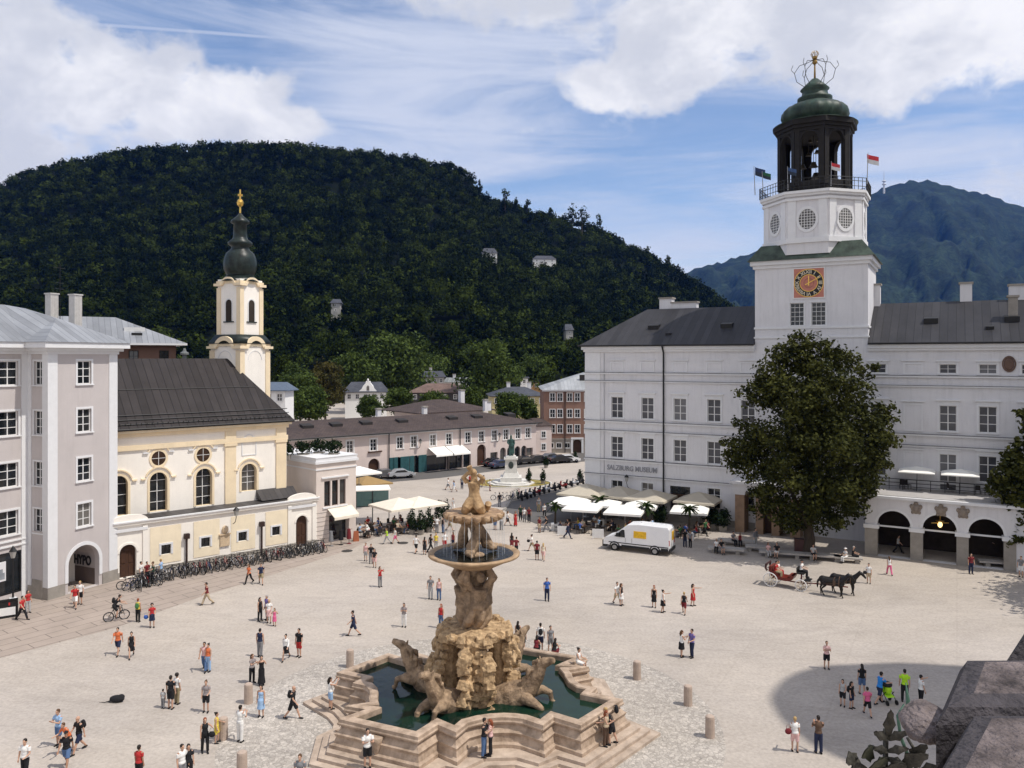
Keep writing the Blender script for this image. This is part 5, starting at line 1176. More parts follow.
m = MB(); u = BK.px(582, 5); m.box(u-.5, u+.5, 4.4, 5.2, BZ+1.6, BZ+2.9); m.build('dormer', M('dormer_dark', (.03, .026, .025), .8, .2), r_)
m = MB(); u = BK.px(565); m.path([(u, -.12, BZ-.3), (u, -.12, .1)], .08, 6); m.build('downpipe', black, bk)
# narrow pale house between rose and russet
NB = FR((P(535.5, 0, 152).x, 152), 20); nb_ = thing('narrow_pale_house', 'narrow pale house squeezed between the rose building and the russet block', 'house', NB.w(0), NB.a)
m = MB(); m.box(0, 3.4, 0, 8, 0, 5.6); m.box(-.1, 3.5, -.15, 8, 5.6, 5.8); m.build('wall', rose, nb_); m = MB(); hip_roof(m, -.3, 3.7, -.3, 8.3, 5.82, 7.0, 1, 1); m.build('roof', brown_tile, nb_)
window(nb_, I4, 1.7, 1.0, .9, 1.3, 2, 2, .1, 0, d=-.02); window(nb_, I4, 1.7, 3.4, .9, 1.3, 2, 2, .1, 0, d=-.02)

# ---------------------------------------------------- houses beyond, under the hill
def house(name, label, px0, px1, Y, y_eave, y_ridge, deg, wallm, roofm, depth=10, hip=.25, nwin=3, rows_=1, z0=0, cat='house', wh=1.4, chim=0, base=None):
    a, b = P(px0, 0, Y), P(px1, 0, Y); w = (b.x-a.x)/max(.3, math.cos(R(deg))); fr = FR((a.x, Y), deg); ez = EYE-(y_eave-HOR)*Y/F; rz = EYE-(y_ridge-HOR)*(Y+depth*.4)/F
    z0 = base if base is not None else z0
    t = thing(name, label, cat, fr.w(0, 0, z0), fr.a); m = MB(); ops = []; H = ez-z0
    for r in range(rows_):
        for i in range(nwin): c = w*(i+.5)/nwin; zz = H-.7-wh-r*(wh+1.4); 
        ops += [(w*(i+.5)/nwin-.5, w*(i+.5)/nwin+.5, H-.7-wh-r*(wh+1.4), H-.7-r*(wh+1.4)) for i in range(nwin) if H-.7-wh-r*(wh+1.4) > .2]
    wall(m, 0, w, 0, H, ops, .15); m.quad((w, 0, 0), (w, depth, 0), (w, depth, H), (w, 0, H)); m.quad((0, depth, 0), (0, 0, 0), (0, 0, H), (0, depth, H)); m.quad((w, depth, 0), (0, depth, 0), (0, depth, H), (w, depth, H))
    wl = m.build('wall', wallm, t); fix_normals(wl.data)
    for o in ops: window(t, I4, (o[0]+o[1])/2, o[2], 1.0, wh, 2, 2, .12, 0, .06, tm=whitepaint, bar=.1, d=.14)
    m = MB(); hip_roof(m, -.7, w+.7, -.7, depth+.7, H, rz-z0, w*hip, w*hip, 0); r = m.build('roof', roofm, t); fix_normals(r.data)
    for i in range(chim): chimney(r, w*(.35+.4*i), depth*.5, H+.3, rz-z0+1.2, 1, .9)
    return t, w, H, r
white_h = M('villa_white', (.78, .77, .75), .85, .05); slate = tiles('slate_roof', (.055, .06, .075), (.075, .08, .095), .5, .35, .7, .02, (.03, .03, .04), .3, .03)
grey_h = M('house_grey', (.36, .35, .33), .85, .1); dkwall = M('dark_timber_wall', (.05, .045, .042), .8, .2); yel_h = M('house_yellow', (.48, .41, .22), .85, .08)
t, w, H, r = house('gabled_villa', 'white villa with curved white gable and slate roof among trees', 345, 385, 236, 392, 382, 8, white_h, slate, 11, .18, 5, 1, 0)
m = MB(); gx = w*.56; hg = 3.6
pl = [(gx-2.9, H-.05), (gx+2.9, H-.05), (gx+2.5, H+.4), (gx+1.9, H+.9), (gx+1.4, H+1.9), (gx+.75, H+2.6), (gx+.6, H+3.2), (gx-.6, H+3.2), (gx-.75, H+2.6), (gx-1.4, H+1.9), (gx-1.9, H+.9), (gx-2.5, H+.4)]
m.extr(pl, -.25, 3.5); m.ell((gx, -.1, H+3.6), (.3, .3, .45)); m.build('gable', white_h, t); m = MB(); m.extr([(gx-.4, H+.4), (gx+.4, H+.4), (gx+.4, H+1.6), (gx, H+2.0), (gx-.4, H+1.6)], -.3, -.26); m.build('gable_window', gls, t)
house('brown_roofed_house', 'dark timber house under a wide brown hipped roof', 410, 470, 250, 392.5, 383.5, 4, dkwall, tiles('red_brown_tiles', (.15, .10, .085), (.19, .125, .105), .5, .35, .85, .02, (.07, .05, .04), .4, .03), 16, .3, 6, 1, 0)
house('grey_roofed_house', 'pale house with grey roof above the wide brown roof, left of two', 425, 444, 300, 377, 371, 12, grey_h, slate, 9, .12, 3, 1, 0, chim=1)
house('grey_flat_house', 'pale low house with grey roof above the wide brown roof, right of two', 444, 468, 305, 382, 377.5, -5, white_h, seam('grey_house_sheet', (.25, .26, .26), .5, .2, .7), 9, .1, 3, 1, 0, chim=1)
house('slate_roofed_house', 'ochre yellow house with broad slate hipped roof beside the russet block', 492, 546, 215, 396, 387, 6, yel_h, slate, 14, .38, 6, 1, 0, chim=2)
house('white_tower_house', 'narrow white house wall behind the slate roof', 520.5, 528, 320, 378, 376.5, 0, white_h, slate, 8, .1, 1, 1, 0)
house('amber_house', 'small amber house with dark roof behind the slate roof', 528.5, 544, 325, 382, 377.5, 0, M('house_amber', (.42, .25, .12), .85, .1), slate, 9, .2, 3, 1, 0)
house('blue_grey_house', 'small white house with blue grey mansard roof behind the church turret', 263, 286, 150, 390, 382, -8, white_h, M('blue_slate', (.10, .13, .18), .6, .15, 2), 4, .25, 2, 1, 0)
for (nm, lab, p0, p1, Y, ye, yr, zb) in [('hill_villa', 'bright white villa high on the wooded hill', 533, 556, 640, 259, 255.5, None), ('hill_villa', 'small pale villa half hidden in the woods left of the bright hill villa', 482, 497, 660, 253, 248, None), ('hill_tower', 'slim grey stone tower half hidden in the dark hill woods', 331, 340, 520, 303, 299, None), ('hill_gate', 'white capped turret low on the wooded hill beside the palace roof', 566, 573, 420, 330, 324, None)]:
    b = (((p0+p1)/2)-512)/F; Y = next((y for y in range(345, 900, 5) if hill_z(b, y)+(13 if 'villa' in nm else 13) >= EYE-(ye-HOR)*y/F), Y); zb = hill_z(b, Y)-1; t, w, H, r = house(nm, lab, p0, p1, Y, ye, yr, 5, white_h if 'villa' in nm else grey_h, slate, 9, .2, 3 if 'villa' in nm else 1, 2, zb)
# cathedral beyond the right edge (its drum throws the round shadow)
ca = thing('cathedral', 'great domed cathedral beyond the right edge of the square', 'church', (56.6, 28.4, 0))
m = MB(); m.box(-6, 30, -70, -8, 0, 26); m.box(-7, 8, -7.5, 8, 0, 30); m.build('wall', greystone, ca)
m = MB(); m.lathe([(8.7, 30), (8.7, 54), (9.0, 54.2), (9.0, 55)], 32); m.build('drum', greystone, ca)
m = MB(); m.lathe([(8.8, 55), (8.4, 60), (7.2, 65), (5.0, 69), (2, 70.8)], 32); m.lathe([(1.8, 70.4), (1.8, 74), (.3, 76.5)], 12); m.build('dome', copper, ca)
# ============================================================ the fountain
marble = M('weathered_marble', (.33, .235, .165), .75, .3, 1.6, .35, 9, col2=(.43, .33, .25), dirt=.35)
rock_m = M('tufa_rock', (.25, .15, .075), .9, .45, 2.6, .6, 9, col2=(.47, .33, .19), dirt=.7)
sculpt = M('brown_sculpture_stone', (.18, .12, .075), .75, .45, 2.2, .6, 12, col2=(.32, .225, .145), dirt=.6)
steps_m = M('step_marble', (.37, .285, .22), .8, .2, 1.2, .25, 9, col2=(.46, .37, .295), dirt=.2)
def water_mat(name, col, bump=.12, sc=2.2):
    m = M(name, col,   .09, .5, .25, spec=.22, col2=(col[0]*1.6, col[1]*1.3, col[2]*.8)); nt = m.node_tree
    n = nt.nodes.new('ShaderNodeTexNoise'); n.inputs['Scale'].default_value = sc; n.inputs['Detail'].default_value = 4; tc = nt.nodes.new('ShaderNodeTexCoord'); nt.links.new(tc.outputs['Object'], n.inputs['Vector'])
    b = nt.nodes.new('ShaderNodeBump'); b.inputs['Strength'].default_value = bump; b.inputs['Distance'].default_value = .1; nt.links.new(n.outputs['Fac'], b.inputs['Height']); nt.links.new(b.outputs[0], nt.nodes['Principled BSDF'].inputs['Normal']); return m
water = water_mat('basin_water', (.003, .015, .014))
fo = thing('fountain', 'huge baroque marble fountain with rearing horses in the middle of the square', 'fountain', FC)
half = [(-6.1, -3.8), (-2.3, -5.5), (-1.5, -4.25), (-.6, -5.0), (-.17, -4.15), (.4, -3.82), (1.0, -3.62), (1.6, -3.56), (2.1, -3.6), (2.6, -3.75), (3.43, -4.35), (3.97, -3.5), (5.2, -4.35), (7.44, -1.7), (5.95, -.95), (6.3, -.35), (5.6, 0), (5.3, .5), (5.18, 1.05), (5.15, 1.5), (5.0, 2.05), (6.1, 2.45), (5.0, 2.75)]
OUT = half+[(-x, -y) for x, y in half]
def offset(poly, d):
    n = len(poly); out = []
    for i in range(n):
        a, b, c = Vector(poly[i-1]), Vector(poly[i]), Vector(poly[(i+1) % n])
        e1, e2 = (b-a).normalized(), (c-b).normalized(); n1, n2 = Vector((e1.y, -e1.x)), Vector((e2.y, -e2.x))
        m = (n1+n2); m = m.normalized() if m.length > .1 else n1
        k = d/max(.55, m.dot(n1)); out.append((b.x+m.x*k, b.y+m.y*k))
    return out
area = sum(OUT[i-1][0]*OUT[i][1]-OUT[i][0]*OUT[i-1][1] for i in range(len(OUT)))
SGN = 1 if area > 0 else -1
def ring_wall(mb, prof, mat=0):
    rings = [[(p[0], p[1], z) for p in offset(OUT, SGN*d)] for d, z in prof]; n = len(OUT); vs = [p for r in rings for p in r]
    mb.add(vs, [(i*n+k, i*n+(k+1) % n, (i+1)*n+(k+1) % n, (i+1)*n+k) for i in range(len(prof)-1) for k in range(n)], mat)
m = MB()
ring_wall(m, [(.34, .44), (.34, .62), (.22, .70), (.16, .95), (.22, 1.12), (.12, 1.2), (-.02, 1.42), (.12, 1.52), (.14, 1.60), (.10, 1.66), (.10, 1.80), (.0, 1.84), (-.30, 1.84), (-.34, 1.78), (-.34, .5)])
bw = m.build('basin_wall', marble, fo); fix_normals(bw.data)
m = MB(); ip = offset(OUT, -SGN*.31); m.add([(x, y, 1.52) for x, y in ip], [tuple(range(len(ip)))]); wt = m.build('water', water, fo); fix_normals(wt.data)
if wt.data.polygons[0].normal.z < 0: wt.data.flip_normals()
# three steps following a simpler outline
simp = [(-6.5, -4.1), (-2.0, -6.1), (-1.1, -5.2), (-.3, -5.5), (.6, -4.6), (2.3, -4.5), (3.2, -5.0), (4.1, -4.3), (5.3, -5.0), (8.1, -1.8), (6.9, -.6), (6.2, .5), (6.1, 1.6), (6.7, 2.4)]
SO = simp+[(-x, -y) for x, y in simp]
def off2(poly, d):
    global OUT
    k = OUT; OUT = poly; r = offset(poly, SGN*d); OUT = k; return r
for i, (d, z0, z1) in enumerate(((1.0, 0, .15), (.62, .1501, .30), (.26, .3001, .45))):
    m = MB(); m.prism(off2(SO, d), z0, z1); s_ = m.build('step', steps_m, fo); fix_normals(s_.data)
# shell-shaped niche bowls on the four long faces
for (a, b) in (((-6.1, -3.8), (-2.3, -5.5)), ((5.2, -4.35), (7.44, -1.7)), ((6.1, 3.8), (2.3, 5.5)), ((-5.2, 4.35), (-7.44, 1.7))):
    A, B = Vector((*a, 0)), Vector((*b, 0)); c = (A+B)/2; d = (B-A).normalized(); nn = Vector((d.y, -d.x, 0)); nn = nn if nn.dot(c) > 0 else -nn
    m = MB(); m.T = Matrix.Translation(c+nn*.18) @ Matrix.Rotation(math.atan2(d.y, d.x), 4, 'Z')
    m.lathe([(.1, .5), (.14, .8), (.26, 1.2), (.33, 1.45), (.28, 1.47)], 14); m.build('wall_shell', marble, fo, smooth=True)
# the rock: bulging tufa boulders round four dark grottoes
def rocks():
    rr = random.Random(5); m = MB()
    m.lathe([(.6, .8), (.55, 2.5), (.7, 3.8), (1.75, 4.5), (1.6, 4.9), (.4, 5.0)], 20)
    def block(c, e, t):
        T0 = m.T; m.T = Matrix.Translation(c) @ Matrix.Rotation(t, 4, 'Z') @ Matrix.Rotation(rr.uniform(-.35, .35), 4, 'X') @ Matrix.Rotation(rr.uniform(-.35, .35), 4, 'Y')
        m.taper(-e*rr.uniform(.8, 1.2), e*rr.uniform(.8, 1.2), -e*rr.uniform(.8, 1.3), e*rr.uniform(.8, 1.3), -e*rr.uniform(.6, .9), e*rr.uniform(.6, .9), rr.uniform(.6, .9)); m.T = T0
    for sec in range(4):
        a0 = R(-84+90*sec)
        m.path([(1.3*math.cos(a0), 1.3*math.sin(a0), .8), (1.25*math.cos(a0), 1.25*math.sin(a0), 4.6)], [.56, .5], 10)
        for lev in range(9):
            z = 1.2+lev*.42
            for k in range(5):
                t = a0+R((k-2)*10+rr.uniform(-2.5, 2.5)); rad = 1.93-.02*lev+rr.uniform(-.12, .12)
                block(Vector((rad*math.cos(t), rad*math.sin(t), z+rr.uniform(-.06, .06))), rr.uniform(.16, .23), t)
    for k in range(54):   # rim over the grottoes
        t = 2*math.pi*k/54+rr.uniform(-.1, .1); rad = rr.uniform(1.3, 1.95)
        block(Vector((rad*math.cos(t), rad*math.sin(t), 4.72+rr.uniform(-.2, .15))), rr.uniform(.18, .27), t)
    for k in range(40):   # rough skirt in the water
        t = rr.uniform(0, 6.28); rad = rr.uniform(1.6, 2.25)
        block(Vector((rad*math.cos(t), rad*math.sin(t), 1.15+rr.uniform(-.1, .12))), rr.uniform(.15, .28), t)
    for sec in range(4):  # side buttresses behind the horses
        for k in range(18):
            t = R(-84+90*sec+45)+rr.choice((-1, 1))*rr.uniform(.46, .58); rad = rr.uniform(1.8, 2.4)
            block(Vector((rad*math.cos(t), rad*math.sin(t), rr.uniform(1.2, 4.3)*(1.2-rad*.12))), rr.uniform(.2, .32), t)
    return remesh(m, 'rock_base', rock_m, .035, 1, [(.2, .06), (.07, .05)])
put('rock_base', rocks(), fo)
def skin(parts, name, mat, voxel, smooth=2, disp=None):
    m = MB()
    for p in parts:
        if p[0] == 'p': m.path(p[1], p[2], 10)
        else: m.ell(p[1], p[2], 0, 12, 8, p[3] if len(p) > 3 else None)
    return remesh(m, name, mat, voxel, smooth, disp)
# rearing sea horses: chest out of the water, forelegs striking out (local +x is outwards)
def sea_horse():
    q = []
    q.append(('p', [(-1.0, 0, .3), (-.3, 0, .55), (.5, 0, .95), (1.1, 0, 1.35)], [.75, .9, .86, .6]))           # body
    q.append(('p', [(.7, 0, 1.0), (1.25, 0, 1.6), (1.65, 0, 2.25), (1.85, 0, 2.75)], [.66, .47, .36, .28]))       # neck
    q.append(('p', [(1.75, 0, 2.75), (2.05, 0, 2.98), (2.42, 0, 3.12), (2.58, 0, 3.16)], [.27, .26, .18, .145]))   # head
    q.append(('e', (1.98, 0, 2.88), (.26, .18, .22)))
    for s in (-1, 1):
        q.append(('p', [(1.75, s*.12, 2.95), (1.68, s*.17, 3.22)], [.08, .03]))
        q.append(('p', [(1.05, s*.42, 1.15), (1.7, s*.6, 1.05+.25*(s > 0)), (2.1, s*.6, .85+.35*(s > 0)), (2.2, s*.6, .5+.3*(s > 0)), (2.34, s*.6, .42+.28*(s > 0))], [.34, .23, .16, .12, .16]))
        q.append(('e', (-.4, s*.6, .75), (.6, .4, .55)))
    for k in range(8): q.append(('p', [(1.68-.13*k, (-1)**k*.05, 2.95-.25*k), (1.36-.13*k, (-1)**k*.24, 2.75-.25*k), (1.28-.13*k, (-1)**k*.36, 2.4-.25*k)], [.13, .16, .06]))
    q.append(('p', [(-.9, 0, .4), (-1.5, .3, .5), (-1.9, .1, 1.0), (-1.8, -.2, 1.5), (-1.6, -.3, 1.8)], [.6, .45, .3, .22, .3]))
    return skin(q, 'sea_horse', sculpt, .036, 1, [(.25, .05), (.08, .03)])
sh_me = sea_horse()
for i, (a, r, z, k) in enumerate([(236, 1.95, .85, .92), (170, 2.1, .95, .92), (-24, 2.0, .72, .98), (48, 2.0, .85, .92)]):
    o = put('sea_horse', sh_me, fo, (r*math.cos(R(a)), r*math.sin(R(a)), z), R(a)); o.scale = (k, k, k)
# three atlantes under the lower bowl
def atlas(seed):
    rr = random.Random(seed); q = []
    q.append(('p', [(.35, 0, .0), (.62, .12, .55), (.55, .05, 1.1)], [.22, .24, .3]))       # leg, bent
    q.append(('p', [(.1, -.45, .0), (.55, -.42, .5), (.5, -.2, 1.1)], [.2, .24, .3]))
    q.append(('p', [(.5, -.05, 1.1), (.48, .02, 1.6), (.55, .08, 2.15)], [.42, .40, .46]))  # trunk
    q.append(('p', [(.55, .45, 2.15), (.85, .6, 2.65), (.5, .5, 3.2)], [.2, .18, .14]))     # arms up
    q.append(('p', [(.55, -.35, 2.15), (.8, -.6, 2.6), (.5, -.5, 3.2)], [.2, .18, .14]))
    q.append(('e', (.72, .1, 2.72), (.25, .22, .3)))
    q.append(('p', [(.3, .3, .3), (.45, .5, 1.0), (.35, .35, 1.9)], [.3, .2, .2]))          # drapery
    return skin(q, 'atlas_figure', sculpt, .045, 2, [(.2, .04)])
at = atlas(1)
for i in range(4):
    o = put('atlas_figure', at, fo, (0, 0, 4.95), R(-70+90*i)); o.scale = (1.12, 1.12, 1)
m = MB(); m.lathe([(.7, 4.7), (.45, 5.4), (.36, 6.5), (.45, 7.6), (.9, 8.1)], 16); m.build('shaft', sculpt, fo, smooth=True)
LB = 8.75
m = MB(); m.lathe([(.7, LB-.75), (1.2, LB-.62), (1.85, LB-.30), (2.25, LB-.12), (2.40, LB-.08), (2.42, LB+.02), (2.36, LB+.06), (2.16, LB+.05), (2.05, LB-.04), (1.2, LB-.12), (.3, LB-.15)], 48); lb = m.build('lower_bowl', M('bowl_stone', (.30, .19, .105), .6, .3, 1.5, .3, 9, col2=(.40, .275, .165), dirt=.3), fo, smooth=True)
m = MB(); m.lathe([(0.01, LB-.02), (2.15, LB-.015)], 40); m.build('bowl_water', water_mat('bowl_water', (.006, .008, .010), .3, 5), fo)
# tangled dolphins above the bowl
def dolphins():
    q = []
    for k in range(3):
        a = R(120*k+20); c, s = math.cos(a), math.sin(a); f = lambda r, t, z: (r*c-t*s, r*s+t*c, z)
        q.append(('p', [f(1.05, 0, .28), f(.75, .05, .45), f(.55, .25, 1.0), f(.35, .35, 1.5), f(.5, .1, 1.95), f(.75, -.1, 2.15)], [.18, .33, .27, .19, .15, .2]))
        q.append(('e', f(1.02, .02, .3), (.28, .28, .2))); q.append(('p', [f(1.2, .15, .2), f(1.32, .2, .12)], [.1, .08]))
    q.append(('p', [(0, 0, 0), (0, 0, 1.1), (0, 0, 2.1)], [.3, .16, .5])); q.append(('e', (.1, -.6, .1), (.5, .35, .18)))
    return skin(q, 'dolphin_group', sculpt, .04, 2, [(.15, .04)])
put('dolphin_group', dolphins(), fo, (0, 0, LB-.05))
UB = 10.85
m = MB(); m.lathe([(.4, UB-.42), (.8, UB-.36), (1.2, UB-.24), (1.38, UB-.08), (1.45, UB+.08), (1.3, UB+.06), (.3, UB-.02)], 40)
for k in range(18):
    a = 2*math.pi*k/18; m.path([(.7*math.cos(a), .7*math.sin(a), UB-.40), (1.2*math.cos(a), 1.2*math.sin(a), UB-.26), (1.47*math.cos(a), 1.47*math.sin(a), UB-.05), (1.5*math.cos(a), 1.5*math.sin(a), UB+.06)], [.08, .13, .2, .14], 8)
put('shell_bowl', remesh(m, 'shell_bowl', M('shell_stone', (.24, .13, .07), .6, .35, 3, .3, 8, col2=(.38, .26, .155), dirt=.4), .035, 1), fo)
def triton():
    q = [('p', [(.45, -.25, .1), (.35, -.4, .35), (.1, -.1, .65), (0, 0, 1.0)], [.2, .28, .33, .3]), ('p', [(-.5, -.25, .1), (-.38, -.35, .35), (-.1, -.05, .65)], [.2, .27, .33]),
         ('p', [(0, 0, .7), (.02, 0, 1.2), (0, .03, 1.65)], [.32, .28, .36]), ('e', (-.02, -.02, 2.12), (.19, .22, .24)), ('p', [(0, .02, 1.7), (0, 0, 2.1)], [.2, .16]),
         ('p', [(-.36, 0, 1.65), (-.55, -.1, 1.9), (-.3, -.25, 2.15), (-.12, -.3, 2.22)], [.15, .13, .11, .1]), ('p', [(.36, 0, 1.65), (.5, -.12, 1.85), (.22, -.3, 2.08)], [.15, .13, .1]),
         ('p', [(-.02, -.28, 2.15), (-.15, -.42, 2.35), (-.25, -.45, 2.55)], [.08, .12, .17]), ('e', (0, .2, .2), (.5, .4, .3)), ('p', [(.3, .2, .2), (.7, .3, .25), (.75, .1, .5)], [.25, .18, .2])]
    return skin(q, 'triton', M('triton_stone', (.27, .16, .075), .75, .35, 2, .4, 9, col2=(.42, .28, .15), dirt=.35), .035, 2, [(.12, .03)])
put('triton', triton(), fo, (0, 0, UB-.02))
# ring of stone bollards
for i, (px, py, h, lab) in enumerate([(350, 667, 1, 'small stone bollard just behind the far left corner of the fountain'), (248.5, 703, 1, 'stone bollard by the two women with raised arms left of the fountain'), (223, 739, 1, 'stone bollard beside the girl in yellow'), (242, 775, 1, 'stone bollard cut by the bottom edge left of the fountain'), (637, 679, 1, 'farther upper stone bollard right of the fountain'), (688, 705, 1, 'middle stone bollard right of the fountain'), (710, 737, 1, 'nearest lower stone bollard right of the fountain')]):
    p = G(px, py); m = MB(); m.lathe([(.24, 0), (.23, .95), (.215, 1.05), (.13, 1.1)], 16); o = m.build('bollard', M('bollard_stone', (.42, .33, .27), .85, .15, 3, .3, 10, dirt=.2), None, p, smooth=False); tag(o, lab, 'bollard', 'stone bollards round the fountain')

# ============================================================ monument in the far square
MO = G(511, 483.5); mo = thing('monument', 'bronze standing figure monument on white stone pedestal in the far square', 'monument', MO)
wst = M('pedestal_stone', (.62, .60, .56), .8, .1, 2, dirt=.2)
m = MB(); m.lathe([(3.6, 0), (3.6, .2), (3.0, .21), (3.0, .42)], 8); m.box(-1.6, 1.6, -1.6, 1.6, .42, 1.1); m.taper(-1.25, 1.25, -1.25, 1.25, 1.1, 1.7, .8); m.taper(-.95, .95, -.95, .95, 1.7, 3.7, .9); m.box(-1.05, 1.05, -1.05, 1.05, 3.7, 3.95); m.box(-.75, .75, -.75, .75, 3.951, 4.2); m.build('pedestal', wst, mo)
m = MB(); m.ell((0, -.9, 2.9), (.4, .12, .55)); m.build('relief', M('bronze_dark', (.04, .05, .045), .5, .3), mo)
q = [('p', [(-.15, -.1, 0), (-.17, -.08, .8), (-.15, 0, 1.5)], [.16, .17, .24]), ('p', [(.22, .1, 0), (.2, .08, .8), (.14, 0, 1.5)], [.16, .17, .24]), ('p', [(0, 0, 1.4), (0, 0, 2.0), (0, .02, 2.5)], [.34, .32, .36]), ('e', (0, -.02, 2.98), (.17, .2, .23)), ('p', [(0, 0, 2.5), (0, 0, 2.9)], [.18, .14]), ('p', [(-.4, 0, 2.45), (-.5, -.15, 2.0), (-.3, -.4, 1.8)], [.15, .13, .1]), ('p', [(.4, 0, 2.45), (.5, 0, 1.9), (.4, -.2, 1.55)], [.15, .13, .1]), ('p', [(.1, .25, .3), (.12, .3, 1.5), (.05, .2, 2.5)], [.45, .4, .3])]
put('bronze_figure', skin(q, 'bronze_figure', M('green_bronze', (.035, .08, .07), .55, .35, 3, .2, 8), .05, 2), mo, (0, 0, 4.18))
fb = sheet('flower_bed', [(MO.x+6*math.cos(t), MO.y+4.2*math.sin(t)) for t in np.linspace(0, 2*math.pi, 24, endpoint=False)], .03, M('flower_bed_soil', (.10, .12, .03), .9, .5, 2, col2=(.30, .22, .06)))
m = MB()
for t in np.linspace(0, 2*math.pi, 37)[:-1]:
    a, b = t, t+2*math.pi/36; m.prism([(6.0*math.cos(a), 4.2*math.sin(a)), (6.2*math.cos(a), 4.4*math.sin(a)), (6.2*math.cos(b), 4.4*math.sin(b)), (6.0*math.cos(b), 4.2*math.sin(b))], 0, .14)
tag(m.build('flower_bed_kerb', wst, None, MO), kind='structure')

# ============================================================ near stone ledge at the lower right
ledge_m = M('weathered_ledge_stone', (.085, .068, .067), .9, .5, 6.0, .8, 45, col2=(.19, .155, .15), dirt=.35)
ledge_d = M('ledge_shaded_side', (.06, .053, .058), .9, .4, 7.0, .7, 35)  # ledge stone darkened: shade of the side faces put into the colour
le = thing('stone_ledge', 'weathered grey stone ledge in the near lower right corner', 'parapet')
def bevel_block(pts, z0, z1, bev, name):
    m = MB(); ins = pts; n = len(pts); c = Vector((sum(p[0] for p in pts)/n, sum(p[1] for p in pts)/n))
    def shr(d):
        k = []
        for i in range(n):
            a, b, e = Vector(pts[i-1]), Vector(pts[i]), Vector(pts[(i+1) % n]); e1, e2 = (b-a).normalized(), (e-b).normalized(); n1, n2 = Vector((-e1.y, e1.x)), Vector((-e2.y, e2.x)); mm = (n1+n2).normalized(); k.append(b+mm*(d/max(.4, mm.dot(n1))))
        return k
    r0, r1, r2 = [Vector(p) for p in pts], shr(bev*.3), shr(bev)
    vs = [(p.x, p.y, z0) for p in r0]+[(p.x, p.y, z1-bev*.75) for p in r0]+[(p.x, p.y, z1-bev*.22) for p in r1]+[(p.x, p.y, z1) for p in r2]
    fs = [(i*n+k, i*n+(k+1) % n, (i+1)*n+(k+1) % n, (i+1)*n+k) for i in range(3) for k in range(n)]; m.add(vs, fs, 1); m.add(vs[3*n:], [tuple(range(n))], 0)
    return m.build(name, [ledge_m, ledge_d], le)
LZ = 17.9
def L2(px, py, z=LZ): p = G(px, py, z); return (p.x, p.y)
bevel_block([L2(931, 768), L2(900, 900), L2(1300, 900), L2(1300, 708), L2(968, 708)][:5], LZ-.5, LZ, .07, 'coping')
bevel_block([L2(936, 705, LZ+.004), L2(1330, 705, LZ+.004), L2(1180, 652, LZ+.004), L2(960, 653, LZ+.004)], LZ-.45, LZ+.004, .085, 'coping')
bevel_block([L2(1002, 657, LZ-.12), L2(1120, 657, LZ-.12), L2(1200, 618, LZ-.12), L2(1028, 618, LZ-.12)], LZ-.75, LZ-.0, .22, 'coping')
m = MB(); sp = P(926, 722, 2.75); m.ell(sp, (.085, .15, .046), 0, 20, 14, Matrix.Rotation(R(-25), 3, 'Z')); m.path([sp+Vector((.02, 0, -.02)), sp+Vector((.22, -.06, -.06)), sp+Vector((.4, -.1, -.1))], [.05, .06, .08], 12)
put('stone_spout', remesh(m, 'stone_spout', ledge_m, .008, 2, [(.05, .022), (.02, .008)]), le)
# wrought iron flower on a bracket just outside the ledge
IR = P(888, 754, 4.2); ir = thing('iron_ornament', 'dark wrought iron leaf ornament with green spear beside the stone ledge', 'ornament', IR); ir.scale = (.8, .8, .8)
irm = M('weathered_iron', (.022, .022, .020), .6, .5, 12, .3, 30, col2=(.06, .055, .045)); grn = M('verdigris_iron', (.035, .085, .06), .6, .4, 10, col2=(.07, .14, .10))
def leaf(par, base, d, up, ln, w, mat, curl=.0, nm='leaf'):
    base, d, up = Vector(base), Vector(d).normalized(), Vector(up); s = d.cross(up).normalized(); nrm = s.cross(d); vs = []; fs = []; n = 7
    for i in range(n+1):
        t = i/n; ww = w*math.sin(math.pi*min(1, t*.92+.08))**.8*(1+.25*math.cos(t*14)); c = base+d*ln*t+nrm*curl*ln*(t*t)
        vs += [c-s*ww+nrm*.01, c+nrm*.022*math.sin(math.pi*t), c+s*ww+nrm*.01]
    vs += [v-nrm*.008 for v in vs]; k = 3*(n+1)
    for i in range(n):
        for j in (0, 1): a = 3*i+j; fs += [(a, a+1, a+4, a+3), (k+a+3, k+a+4, k+a+1, k+a)]
    m = MB(); m.add(vs, fs); return m.build(nm, mat, par, smooth=True)
vt = Vector((0, -.25, 1))
for i, (a, ln, w, z, cu) in enumerate([(0, .20, .035, .12, .1), (62, .14, .028, .10, .2), (-62, .14, .028, .10, .2), (75, .13, .026, .02, .2), (-75, .13, .026, .02, .2), (112, .12, .03, -.03, .2), (-112, .12, .03, -.03, .2)]):
    leaf(ir, (0, 0, z), (math.sin(R(a)), -.1, math.cos(R(a))), (0, -1, .2), ln, w, irm, cu)
for i, (x, z, a, ln, w, cu) in enumerate([(-.10, -.05, -35, .24, .05, .5), (-.14, -.12, -70, .22, .05, .5), (-.05, -.14, -20, .2, .07, .4), (.10, -.10, 40, .22, .05, .4), (.16, -.06, 20, .2, .045, .3), (.02, -.2, 5, .22, .09, .3), (.2, -.15, 65, .22, .05, .4), (-.2, -.02, -100, .14, .04, .6)]):
    leaf(ir, (x, .02, z), (math.sin(R(a)), -.25, math.cos(R(a))), (0, -1, .3), ln, w, irm if i not in (0, 2) else M('dull_green_iron', (.06, .065, .04), .6, .4, 10), cu)
